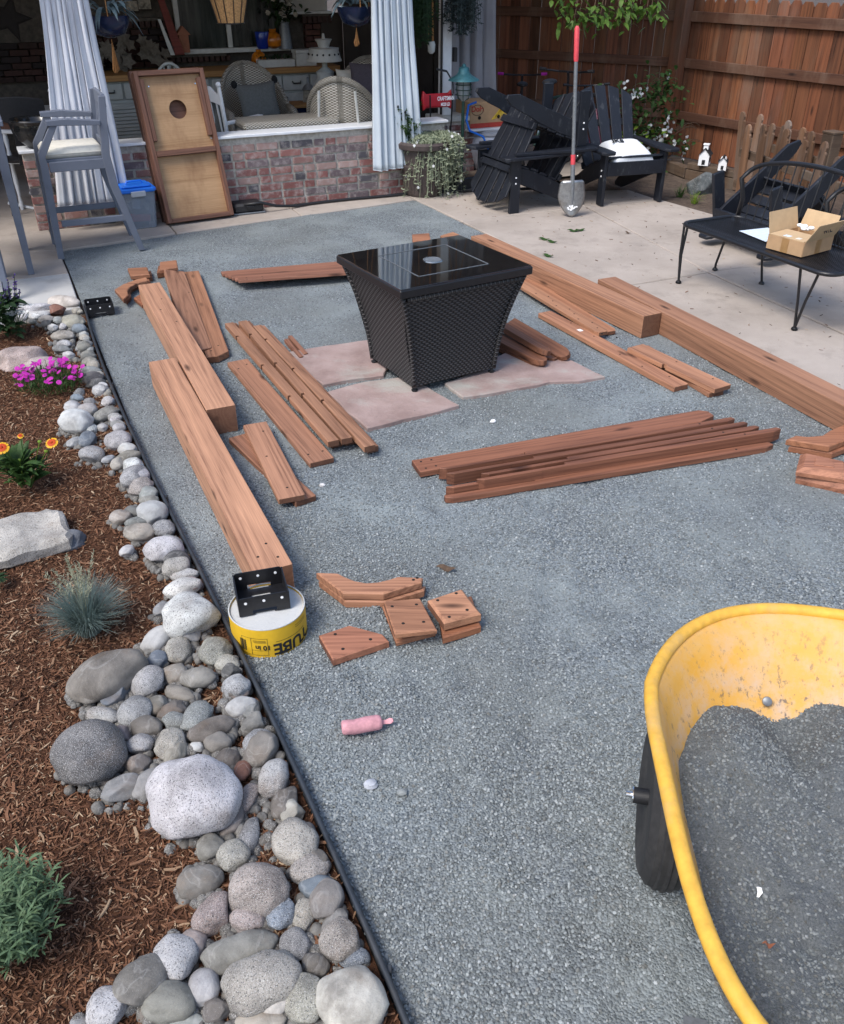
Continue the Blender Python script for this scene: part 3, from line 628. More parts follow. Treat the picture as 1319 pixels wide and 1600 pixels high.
# front bundle of rails
FG = 'cedar rails bundled in front of the fire pit'
def stepped(L, w): return [(0.0, -w / 2 + .014), (.03, -w / 2), (.30, -w / 2), (.30, -w / 2 + .002), (L - .05, -w / 2), (L, -w * .1), (L - .012, w / 2), (.42, w / 2), (.42, w / 2 - .016), (0, w / 2 - .016)]
FR = [((650, 728), (1112, 646), .115, .03, .004, 'broad back board with four screw holes in the front bundle', lambda L, w: [(0, -w / 2), (L - .1, -w / 2), (L, -.02), (L, w / 2 - .03), (L - .04, w / 2), (0, w / 2)], 0),
      ((686, 731), (1148, 653), .034, .058, .004, 'second rail from the back of the front bundle', stepped, 1), ((698, 738.5), (1168, 660), .034, .060, .004, 'third rail from the back of the front bundle', stepped, 1),
      ((752, 739), (1186, 666), .034, .060, .008, 'fourth rail from the back of the front bundle', stepped, 1), ((745, 748), (1220, 669), .034, .060, .020, 'highest rail reaching farthest out of the front bundle', stepped, 1),
      ((697, 760), (1200, 678), .034, .056, .004, 'rail with a stepped end second from the front of the bundle', stepped, 1), ((695, 775), (1208, 693), .048, .030, .004, 'frontmost rail of the front bundle beyond a dark gap', stepped, 0)]
for a, b, w_, t_, z, lb, of, r_ in FR:
    lumber('cedar_rail', lb, 'rail', a, b, w_, t_, z, of, [(.035, .03), (.035, -.035), (.085, .03), (.085, -.03)] if 'broad' in lb else [(-.2, .0)], FG, (.55, .42, .39) if r_ else (.72, .56, .52), z1=z)
# ---- small shaped pieces
def piece(name, label, cat, px, t, z=.004, group=None, color=None, holes=(), bev=.005, rot=None):
    P_ = [G(x, y, z + t) for x, y in px]; c = sum(P_, Vector()) / len(P_)
    mb = MB(); mb.prism([(p.x - c.x, p.y - c.y) for p in P_], -t, 0, min(bev, t * .2)); ob = mb.build(name, M['cedar'], loc=c, color=color or (1, .95, .92))
    if rot: ob.rotation_euler = rot
    tag(ob, label, cat, group)
    if holes:
        hb = MB()
        for x, y in holes: q = G(x, y, z + t) - c; hb.lathe([(.006, -.004), (.006, .0006)], 8, (q.x, q.y, 0))
        h = hb.build('screw_holes', M['hole'], ob); h['kind'] = 'stuff'
    return ob
def brace_px(dx=0, dy=0, s=1.0):
    arc = [(528, 891), (540, 897), (555, 903), (572, 906), (590, 905), (607, 901), (622, 896)]
    pts = [(494, 890)] + arc + [(661, 898), (659, 905), (599, 923), (536, 922)]
    return [(x + dx, y + dy) for x, y in pts]
KG = 'cut brace and block offcuts near the form tube'
piece('curved_brace', 'lower of two curved knee braces near the form tube', 'brace', brace_px(4, 17), .034, .004, KG, (.98, .88, .82))
piece('curved_brace', 'upper of two curved knee braces near the form tube', 'brace', brace_px(0, 4), .034, .0385, KG, (1.1, 1.0, .94), [(646, 906), (652, 903)])
piece('square_block', 'lower of two square blocks tilted against the braces', 'block', [(597, 946), (660, 940), (681, 988), (619, 1004)], .02, .004, KG, (.9, .78, .7))
ob = piece('square_block', 'upper of two square blocks tilted against the braces', 'block', [(600, 938), (657, 930), (683, 984), (617, 995)], .022, .05, KG, (1.0, .9, .82), [(613, 947), (651, 942), (662, 972), (630, 976)])
ob.rotation_euler = (R(-5), R(3), 0)
piece('thick_block', 'lower sloped block with the darker underside beside the square blocks', 'block', [(682, 943), (737, 930), (752, 978), (692, 996)], .034, .004, KG, (.78, .6, .5))
piece('thick_block', 'upper sloped block with end grain showing beside the square blocks', 'block', [(668, 936), (722, 918), (752, 957), (694, 972)], .045, .04, KG, (1.05, .97, .9), [(684, 938), (713, 927), (702, 964), (730, 953)], .012)
piece('clipped_plate', 'flat plate with a clipped corner and three large holes lying alone', 'plate', [(498, 992), (546, 976), (598, 990), (608, 1001), (520, 1030)], .034, .004, KG, (.92, .74, .72), [(524, 991), (536, 1014), (579, 999)])
SGp = 'small offcuts at the far end of the posts'
piece('small_block', 'upper small block at the far end beside the arched piece', 'block', [(199, 419), (230, 417), (234, 428), (204, 431)], .03, .034, SGp, (.78, .66, .58))
piece('small_block', 'lower small block at the far end beside the arched piece', 'block', [(206, 426), (236, 423), (238, 433), (208, 436)], .03, .004, SGp, (.68, .56, .5))
piece('angled_block', 'upper angled block at the far end of the wide boards', 'block', [(250, 409), (276, 406), (278, 417), (249, 422)], .028, .06, SGp, (.85, .72, .64))
piece('angled_block', 'lower angled block at the far end of the wide boards', 'block', [(247, 415), (268, 412), (274, 420), (245, 426)], .045, .004, SGp, (.7, .56, .48))
arcp = [(179, 452), (192, 444), (214, 436), (229, 433), (231, 438), (214, 442), (203, 448), (199, 454), (201, 460), (193, 468)]
piece('arched_brace', 'lower arched brace beside the black bracket on the gravel', 'brace', [(x + 4, y + 2) for x, y in arcp], .03, .004, SGp, (.82, .66, .56))
piece('arched_brace', 'upper arched brace beside the black bracket on the gravel', 'brace', arcp, .03, .0345, SGp, (1.0, .88, .78))
piece('wedge_block', 'wedge block half under the far end of the post', 'block', [(209, 465), (222, 457), (235, 470), (222, 476)], .03, .004, SGp, (.75, .55, .46))
piece('end_block', 'short block showing behind the fire pit top', 'block', [(644, 366), (671, 364), (673, 374), (645, 377)], .05, .02, None, (.95, .8, .72))
piece('end_block', 'pale board end touching the fire pit top from behind', 'block', [(688, 368), (708, 362), (735, 374), (700, 380)], .03, .02, None, (1.1, 1, .9))
rb = [(1229, 686), (1243, 680), (1262, 682), (1285, 680), (1297, 672), (1330, 658), (1355, 662), (1340, 680), (1297, 697)]
piece('curved_brace', 'lower curved brace at the edge of the picture below the long post', 'brace', [(x + 4, y + 11) for x, y in rb], .034, .004, None, (.75, .58, .5))
piece('curved_brace', 'upper curved brace at the edge of the picture below the long post', 'brace', rb, .034, .0385, None, (.9, .72, .6))
def cap_block(label, px, z, t, color):
    P_ = [G(x, y, z + t) for x, y in px]; c = sum(P_, Vector()) / 4; q = [(p.x - c.x, p.y - c.y) for p in P_]; mb = MB()
    big = [(x * 1.12, y * 1.12) for x, y in q]; n = 4
    vs = [(x * .98, y * .98, -t) for x, y in big] + [(x, y, -t * .55) for x, y in big] + [(x * .86, y * .86, 0) for x, y in q]
    fs = [(3, 2, 1, 0), (8, 9, 10, 11)] + [(k * 4 + i, k * 4 + (i + 1) % 4, k * 4 + 4 + (i + 1) % 4, k * 4 + 4 + i) for k in range(2) for i in range(4)]
    mb.add(vs, fs); root = mb.build('cap_block', M['cedar'], loc=c, color=color); tag(root, label, 'cap block', 'sloped caps stacked at the picture edge')
    s = MB(); s.prism([(x * .42, y * .42) for x, y in q], -.004, .004, .002); s.build('raised_panel', M['cedar'], root, color=color)
    return root
cap_block('lower sloped cap block of the stacked pair below the curved braces', [(1252, 722), (1330, 738), (1322, 757), (1250, 741)], .004, .045, (.85, .68, .64))
cap_block('upper sloped cap block with a square panel below the curved braces', [(1256, 706), (1322, 720), (1326, 742), (1250, 730)], .05, .04, (1.0, .82, .77))
# ---------------------------------------------------------------- fire pit table
def uv_panel(name, mat, parent, q, nu, nv, curve=0.0, nrm=None):  # woven panel between four corners a b c d (bottom-left, bottom-right, top-right, top-left)
    a, b, c, d = [Vector(x) for x in q]; vs = []; fs = []; uvs = []
    for j in range(nv + 1):
        for i in range(nu + 1):
            s, t = i / nu, j / nv; p = a.lerp(b, s).lerp(d.lerp(c, s), t)
            if nrm is not None: p = p + Vector(nrm) * (-curve * math.sin(math.pi * t))
            vs.append(p); uvs.append((p, s, t))
    for j in range(nv):
        for i in range(nu): k = j * (nu + 1) + i; fs.append((k, k + 1, k + nu + 2, k + nu + 1))
    mb = MB(); mb.add(vs, fs); me = mb.mesh(name, mat, 180); wl = ((b - a).length + (c - d).length) / 2; hl = (d - a).length
    L = me.uv_layers.new(name='UVMap')
    for lp in me.loops:
        k = lp.vertex_index; L.data[lp.index].uv = ((k % (nu + 1)) / nu * wl, (k // (nu + 1)) / nv * hl)
    return link(name, me, parent)
def fire_pit():
    Zt = .62; cor = [G(523, 400, Zt), G(623, 456, Zt), G(834, 417, Zt), G(722, 367, Zt)]
    c = sum(cor, Vector()) / 4; ax = (cor[2] - cor[1] + cor[3] - cor[0]).normalized(); rz = math.atan2(ax.y, ax.x)
    W, D = .79, .70; root = thing('fire_pit_table', 'square fire pit table of dark resin wicker with a polished black top', 'fire pit', (c.x, c.y, .022), rz); zt = Zt - .022
    x, y = W / 2, D / 2
    mb = MB(); mb.box((0, 0, zt - .02), (W, D, .04), .004); mb.build('rim_frame', M['black_metal'], root)
    mb = MB(); mb.box((0, 0, zt + .0015), (W - .012, D - .012, .009), .002); top = mb.build('glass_top', M['glass_top'], root)
    mb = MB(); s = .21
    for k in range(4):
        a = k * math.pi / 2; mb.box((math.cos(a) * s, math.sin(a) * s, zt + .0065), (.005 if k % 2 == 0 else 2 * s + .005, 2 * s + .005 if k % 2 == 0 else .005, .003), 0)
    mb.build('lid_joint', M['shaft'], top)
    mb = MB(); mb.lathe([(.052, zt + .006), (.052, zt + .009), (.045, zt + .0095), (.045, zt + .006)], 24); mb.build('lid_ring', M['chrome'], top, smooth=40)
    mb = MB(); mb.lathe([(.044, zt + .006), (.044, zt + .0082)], 24); mb.build('lid_badge', M['shaft'], top)
    # wicker body: wide under the top, narrow at the foot, faces slightly hollow
    tx, ty, bx, by = .365, .32, .255, .235; z1, z0 = zt - .045, .025
    def ring(k): f = k; e = 1 - (1 - f) ** 1.0; return bx + (tx - bx) * (f ** 1.25), by + (ty - by) * (f ** 1.25)
    for nm, q, nr in (('front_panel', [(-bx, -by, z0), (bx, -by, z0), (tx, -ty, z1), (-tx, -ty, z1)], (0, -1, 0)), ('side_panel', [(bx, -by, z0), (bx, by, z0), (tx, ty, z1), (tx, -ty, z1)], (1, 0, 0)),
                      ('back_panel', [(bx, by, z0), (-bx, by, z0), (-tx, ty, z1), (tx, ty, z1)], (0, 1, 0)), ('side_panel', [(-bx, by, z0), (-bx, -by, z0), (-tx, -ty, z1), (-tx, ty, z1)], (-1, 0, 0))):
        uv_panel(nm, M['resin_wicker'], root, q, 12, 14, .022, nr)
    mb = MB(); mb.prism([(-bx * .98, -by * .98), (bx * .98, -by * .98), (bx * .98, by * .98), (-bx * .98, by * .98)], z0, z0 + .01); mb.build('bottom_board', M['black_plastic'], root)
    for sx in (-1, 1):
        for sy in (-1, 1):
            pts = [Vector((sx * (bx + (tx - bx) * (t - .18 * math.sin(math.pi * t)) + .0), sy * (by + (ty - by) * (t - .18 * math.sin(math.pi * t))), z0 + (z1 - z0) * t)) for t in [i / 12 for i in range(13)]]
            mb = MB(); mb.tube(pts, .013, 8); e = mb.build('corner_braid', M['resin_wicker'], root, smooth=180)
            me = e.data; L = me.uv_layers.new(name='UVMap')
            for lp in me.loops: k = lp.vertex_index; L.data[lp.index].uv = ((k % 8) * .006, (k // 8) * .05)
            mb = MB(); mb.lathe([(.016, 0), (.018, .004), (.018, .009), (.008, .012), (.006, .03)], 12, (sx * bx * .97, sy * by * .97, -.0)); mb.build('foot', M['black_plastic'], root, smooth=40)
    mb = MB(); mb.tube([(-tx + .02, -ty - .006, z1 - .012), (tx - .02, -ty - .006, z1 - .012)], .014, 8); e = mb.build('top_braid', M['resin_wicker'], root, smooth=180); L = e.data.uv_layers.new(name='UVMap')
    for lp in e.data.loops: k = lp.vertex_index; L.data[lp.index].uv = ((k % 8) * .006, (k // 8) * .7)
    mb = MB(); mb.box((0, 0, zt - .06), (.68, .60, .04)); mb.build('under_frame', M['black_plastic'], root)
fire_pit()
# ---------------------------------------------------------------- concrete form tube, brackets
def bracket(parent_root):
    mat = M['black_metal']
    for sy in (-1, 1):
        mb = MB(); mb.prism([(-.085, 0), (-.04, 0), (-.04, .018), (.04, .018), (.04, 0), (.085, 0), (.085, .062), (.075, .072), (-.075, .072), (-.085, .062)], -.002, .002, 0, rotM(R(90), 0, 0, (0, sy * .072, .004))); f = mb.build('flange_plate', mat, parent_root)
        for x in (-.06, 0, .06):
            h = MB(); h.lathe([(.005, -.0032), (.005, .0032)], 8, (0, 0, 0), rotM(R(90), 0, 0, (x, sy * .072, .055))); h.build('bolt_hole', M['bright'], f)
    for sx in (-1, 1):
        mb = MB(); mb.box((sx * .083, 0, .038), (.004, .146, .07)); mb.build('side_plate', mat, parent_root)
    mb = MB()
    for sx in (-1, 1): mb.box((sx * .058, 0, .004), (.052, .142, .004))
    mb.box((0, -.05, .0042), (.07, .03, .004)); mb.box((0, .05, .0042), (.07, .03, .004)); mb.build('base_plate', mat, parent_root)
def form_tube():
    r = .128; ct = (G(358, 955, .115) + G(476, 940, .115)) / 2; ct = G(417, 948, .115)
    root = thing('form_tube', 'yellow cardboard form tube filled with set concrete beside the edging', 'form tube', (ct.x, ct.y, 0), 0)
    mb = MB(); mb.lathe([(r, -.06), (r, .118), (r - .0045, .1185), (r - .0045, .10)], 48); mb.build('cardboard_sleeve', M['yellow_card'], root, smooth=40)
    mb = MB(); mb.lathe([(r - .005, .05), (r - .005, .112), (r * .7, .1135), (.001, .114)], 48); mb.build('concrete_fill', M['tube_concrete'], root, smooth=40)
    mb = MB(); mb.tube([(math.cos(a) * (r - .002), math.sin(a) * (r - .002), .1185) for a in [i * math.tau / 48 for i in range(48)]], .0028, 6, closed=True); mb.build('cut_rim', M['tube_concrete'], root, smooth=60)
    def wrap(me, name, th, z, mat, flip=True):
        for v in me.vertices:
            x, y, d = v.co; 
            if flip: x, y = -x, -y
            a = th + x / r; rr = r + .0006 + max(0, d); v.co = (rr * math.cos(a), rr * math.sin(a), z + y)
        me.materials.clear(); me.materials.append(mat); return link(name, me, root)
    base = math.atan2(-ct.y, -ct.x)          # the side that faces the viewer
    wrap(text_mesh('TUBE', .062, 'lettering', .0016), 'lettering', base + .62, .035, M['print'])
    wrap(text_mesh('10 in', .026, 'lettering', .0006), 'lettering', base - .22, .045, M['print'])
    def bars(rects, th, z, name):
        mb = MB()
        for x, y, w_, h in rects:
            n = max(1, int(w_ / .008)); vs = []; fs = []
            for i in range(n + 1):
                a = th + (x + w_ * i / n) / r
                for yy in (y, y + h): vs.append(((r + .0009) * math.cos(a), (r + .0009) * math.sin(a), z + yy))
            for i in range(n): fs.append((2 * i, 2 * i + 2, 2 * i + 3, 2 * i + 1))
            mb.add(vs, fs)
        mb.build(name, M['print'], root)['kind'] = 'stuff'
    bars([(-.09, .012, .0012, .07), (-.055, .012, .0012, .07), (-.0, .012, .0012, .07), (-.09, .082, .0915, .0012), (-.09, .012, .0915, .0012), (-.055, .032, .055, .001)], base - .1, 0, 'label_frame')
    bars([(-.105 + i * .0042, .025, .002 + (i % 3) * .0006, .045) for i in range(6)], base - .05, 0, 'barcode_strip')
    bars([(-.05 + i * .001, .069 - i * .004, .042, .0014) for i in range(3)], base - .08, .004, 'fine_print')
    bars([(-.05, .008, .035, .012), (-.055, .005, .12, .0016), (-.055, .064, .12, .0016), (.07, .01, .04, .004), (.07, .018, .035, .003), (.02, .098, .06, .0015), (.02, .09, .06, .0015)], base + .55, 0, 'label_lines')
    br = thing('post_bracket', 'black steel post bracket standing on the concrete of the form tube', 'bracket', G(410, 938, .115) + Vector((0, 0, .0)), R(17), 'black steel post brackets'); bracket(br)
    b2 = thing('post_bracket', 'black steel post bracket lying on the gravel by the slab corner', 'bracket', G(157, 488, .004), R(24), 'black steel post brackets'); bracket(b2)
form_tube()
# ---------------------------------------------------------------- pink can, pebbles, leaf
def pink_can():
    a, b = G(534, 1138, .03), G(597, 1128, .03); d = b - a; L = d.length; root = thing('paint_can', 'small battered pink can with a torn tab lying on the gravel', 'can', a, math.atan2(d.y, d.x))
    mb = MB(); mb.lathe([(.016, 0), (.0215, .004), (.023, .02), (.022, L * .3), (.0235, L * .6), (.0225, L * .9), (.019, L - .004), (.012, L)], 18, (0, 0, 0), rotM(0, R(90), 0)); 
    mb.v = [(x, y + .0018 * math.sin(x * 130), z + .0016 * math.cos(x * 90 + y * 60)) for x, y, z in mb.v]; mb.build('can_body', M['pink'], root, smooth=50)
    mb = MB(); mb.strip([(L - .01, 0, -.002), (L + .012, .002, -.006), (L + .026, .0, -.002), (L + .034, -.004, .004)], [.016, .012, .018, .01], (0, 1, .3)); o = mb.build('torn_tab', M['pink'], root); sd = o.modifiers.new('t', 'SOLIDIFY'); sd.thickness = .003
pink_can()
def pebble(name, label, x, y, r, c, mat='cobble'):
    mb = MB(); mb.ball((0, 0, 0), (r * 1.2, r, r * .7), 10, 7); rr = random.Random(int(x)); mb.v = [tuple(Vector(v) * rr.uniform(.85, 1.12)) for v in mb.v]
    p = G(x, y, r * .5); tag(mb.build(name, M[mat], loc=p, smooth=40, color=c), label, 'pebble')
pebble('pebble', 'small pale angular pebble on the gravel below the pink can', 579, 1225, .017, (.36, .38, .42)); pebble('pebble', 'smaller grey pebble on the gravel beyond the pale one', 628, 1238, .013, (.25, .27, .27))
pebble('pebble', 'tiny white pebble in front of the rose flagstone', 771, 658, .013, (.8, .8, .8)); pebble('pebble', 'tiny white pebble in front of the short planks', 504, 758, .012, (.75, .75, .75))
def dead_leaf(label, p, L, rz, mat, name='fallen_leaf'):
    mb = MB(); n = 6; 
    mb.strip([(L * (i / n - .5), 0, .006 + .006 * math.sin(i * 1.3)) for i in range(n + 1)], [L * .42 * math.sin(math.pi * min(.97, max(.05, i / n))) for i in range(n + 1)], (0, 1, .15)); tag(mb.build(name, mat, loc=p, rot=(0, 0, rz)), label, 'leaf')
dead_leaf('dry brown leaf on the gravel beyond the square blocks', G(697, 889, .004), .075, R(-15), M['stem'])
# ---------------------------------------------------------------- wheelbarrow
def wheelbarrow():
    zr = .62; ox, oy = .867, 1.098; BR = R(-12); root = thing('wheelbarrow', 'yellow two-wheeled wheelbarrow with a scratched tray', 'wheelbarrow', (ox, oy, 0), BR)
    # rim outline in plan (local): far end wide and rounded, narrowing toward the handles
    def edge(a):
        cx, sy = math.cos(a), math.sin(a); e = 2.4 if sy > 0 else 3.8; x = .43 * math.copysign(abs(cx) ** (2 / e), cx); y = .582 * math.copysign(abs(sy) ** (2 / e), sy); return x * (1 - .205 * max(0, (.22 - y) / .63)), y
    def rim(n=80): return [edge(math.tau * i / n) for i in range(n)]
    out = rim(); n = len(out)
    def lvl(f, z, dy=0.0): return [(x * f, y * f + dy, z) for x, y in out]
    def zrim(y): return zr - .03 * max(0, y) / .5
    rings = [[(x, y, zrim(y)) for x, y in out], [(x * .975, y * .98, zrim(y) - .012) for x, y in out], lvl(.93, .56, -.01), lvl(.84, .46, -.03), lvl(.74, .38, -.055), lvl(.62, .335, -.07), lvl(.35, .325, -.07)]
    def shell(rs, flip, off):
        mb = MB(); vs = [(x, y, z + off) for r in rs for x, y, z in r]; fs = []
        for k in range(len(rs) - 1):
            for i in range(n): j = (i + 1) % n; q = (k * n + i, k * n + j, k * n + n + j, k * n + n + i); fs.append(q[::-1] if flip else q)
        m = (len(rs) - 1) * n; c = tuple(range(m, m + n)); fs.append(c[::-1] if flip else c); return mb.add(vs, fs)
    t = shell(rings, True, 0).build('tray', M['barrow'], root, smooth=60); sd = t.modifiers.new('thickness', 'SOLIDIFY'); sd.thickness = .006; sd.offset = -1
    mb = MB(); mb.tube([(x * 1.012, y * 1.01, zrim(y) + .003) for x, y in out], .0155, 12, closed=True); mb.build('rolled_rim', M['barrow_rim'], root, smooth=180)
    for x in (-.325, .325):
        wx = x + (.0 if x < 0 else 0); w_ = bpy.data.objects.new('wheel', None)
        T = rotM(0, R(90), 0, (0, 0, 0)); rad, hw = .212, .055
        prof = [(.115, -hw * .8), (.15, -hw), (.178, -hw * .96), (.195, -hw * .72)]
        for k in range(9): z = -hw * .62 + k * hw * 1.24 / 8; g = .0035 if k % 2 else 0; prof += [(rad - g - .03 * (z / hw) ** 2, z - .001), (rad - g - .03 * (z / hw) ** 2, z + .004)]
        prof += [(.195, hw * .72), (.178, hw * .96), (.15, hw), (.115, hw * .8)]
        mb = MB(); mb.lathe(prof, 44, (0, 0, 0), T); w_ = mb.build('wheel', M['rubber'], root, (wx, .25, rad), smooth=30)
        mb = MB(); mb.lathe([(.116, -.03), (.11, -.022), (.06, -.012), (.045, -.03), (.032, -.032)], 28, (0, 0, 0), T); mb.lathe([(.116, .03), (.11, .022), (.06, .012), (.045, .03), (.032, .032)], 28, (0, 0, 0), T); mb.lathe([(.117, -.034), (.117, .034)], 28, (0, 0, 0), T); mb.build('rim', M['dark_hub'], w_, smooth=40)
        s = -1 if x < 0 else 1
        mb = MB(); mb.tube([(0, 0, 0), (s * .082, 0, 0)], .02, 14); mb.build('axle_sleeve', M['black_plastic'], w_, smooth=40)
        mb = MB(); mb.tube([(s * .081, 0, 0), (s * .084, 0, 0)], .023, 16); mb.tube([(s * .083, 0, 0), (s * .098, 0, 0)], .008, 10); mb.build('axle_nut', M['chrome'], w_, smooth=40)
    mb = MB(); mb.tube([(-.30, .25, .205), (.30, .25, .205)], .011, 10); mb.build('axle', M['shaft'], root, smooth=40)
    for s in (-1, 1):
        mb = MB(); mb.tube([(s * .20, .40, .30), (s * .21, 0, .315), (s * .25, -.55, .42), (s * .28, -.95, .55)], .016, 10); mb.build('handle_bar', M['shaft'], root, smooth=40)
        mb = MB(); mb.tube([(s * .24, -.42, .40), (s * .26, -.46, .05), (s * .25, -.40, .012)], .014, 8); mb.box((s * .245, -.30, .012), (.05, .28, .006)); mb.build('leg', M['shaft'], root, smooth=40)
        mb = MB(); mb.tube([(s * .20, .30, .31), (s * .22, .25, .205)], .012, 8); mb.build('axle_strut', M['shaft'], root, smooth=40)
    for x, y, z in ((-.12, .37, .445), (.08, .38, .445)):
        mb = MB(); mb.lathe([(.012, 0), (.011, .004), (.006, .006)], 12, (0, 0, 0), rotM(R(50), 0, 0, (x, y + .028, z))); mb.build('tray_bolt', M['shaft'], root, smooth=40)
    # the load: a heap of damp crushed stone, dug out in front
    def lh(x, y, e_=1.0):
        h = .43 + .030 * noise.noise(Vector((x * 5, y * 5, 1))) + (.026 * noise.noise(Vector((x * 13, y * 13, 4))) + .012 * noise.noise(Vector((x * 34, y * 34, 2)))) * e_
        h += .085 * math.exp(-((x - .10) ** 2 / .03 + (y - .20) ** 2 / .03)) + .075 * math.exp(-((x + .22) ** 2 / .016 + (y - .17) ** 2 / .02)) - .07 * math.exp(-((x + .07) ** 2 / .004 + (y - .27) ** 2 / .015))
        return h + .05 * max(0, -y - .1)
    N_ = 100; vs = []; fs = []
    BM = Matrix.Translation((ox, oy, 0)) @ Matrix.Rotation(BR, 4, 'Z')
    for j in range(N_ + 1):
        for i in range(N_ + 1):
            a, b = i / N_ * 2 - 1, j / N_ * 2 - 1
            m_ = max(abs(a), abs(b), 1e-6); l_ = math.hypot(a, b) or 1e-6; sx, sy = a * m_ / l_, b * m_ / l_
            qx, qy = edge(math.atan2(sy, sx)); rr = math.hypot(sx, sy); f = .865; x, y = qx * rr * f, qy * rr * f - .022; h = lh(x, y, 1 - .85 * rr ** 3) - .01 * rr ** 4; vs.append(BM @ Vector((x, y, h)))
    for j in range(N_):
        for i in range(N_): k = j * (N_ + 1) + i; fs.append((k, k + 1, k + N_ + 2, k + N_ + 1))
    mb = MB(); mb.add(vs, fs); o = mb.build('gravel_load', M['load'], smooth=180); tag(o, 'dark damp gravel fines heaped in the yellow wheelbarrow', None, None, 'stuff')
    scatter('loose_load_gravel', dens_mesh(o, lambda p: 26000 * min(1, max(.25, .6 + .9 * noise.noise(Vector((p.x * 6, p.y * 6, 0))))), .0), [src_stone(k + 20, .75, 'load_stone') for k in range(5)], .0035, .009, 21, .9, 'loose dark stones on top of the wheelbarrow load')
    BI = BM.inverted()
    def on_load(px, py): q = G(px, py, .44); l_ = BI @ q; return Vector((q.x, q.y, lh(l_.x, l_.y) + .004))
    mb = MB(); mb.strip([(0, 0, 0), (.005, .006, .007), (.006, .016, .008), (.002, .024, .002)], [.004, .009, .008, .003], (1, -.3, .2)); ob = mb.build('white_scrap', M['bright'], loc=on_load(1186, 1397)); tag(ob, 'bit of white debris on the wheelbarrow load', 'scrap'); ob.modifiers.new('t', 'SOLIDIFY').thickness = .003
    dead_leaf('small brown leaf on the wheelbarrow load', on_load(1198, 1483), .022, R(-10), M['terracotta'])
wheelbarrow()
# ---------------------------------------------------------------- river stones
ST = {'A': (5.496, 0, 440), 'B': (3.2975, 0, 380), 'C': (3.2975, 0, 760), 'D': (2.638, 0, 1100), 'E': (2.638, 250, 1100)}
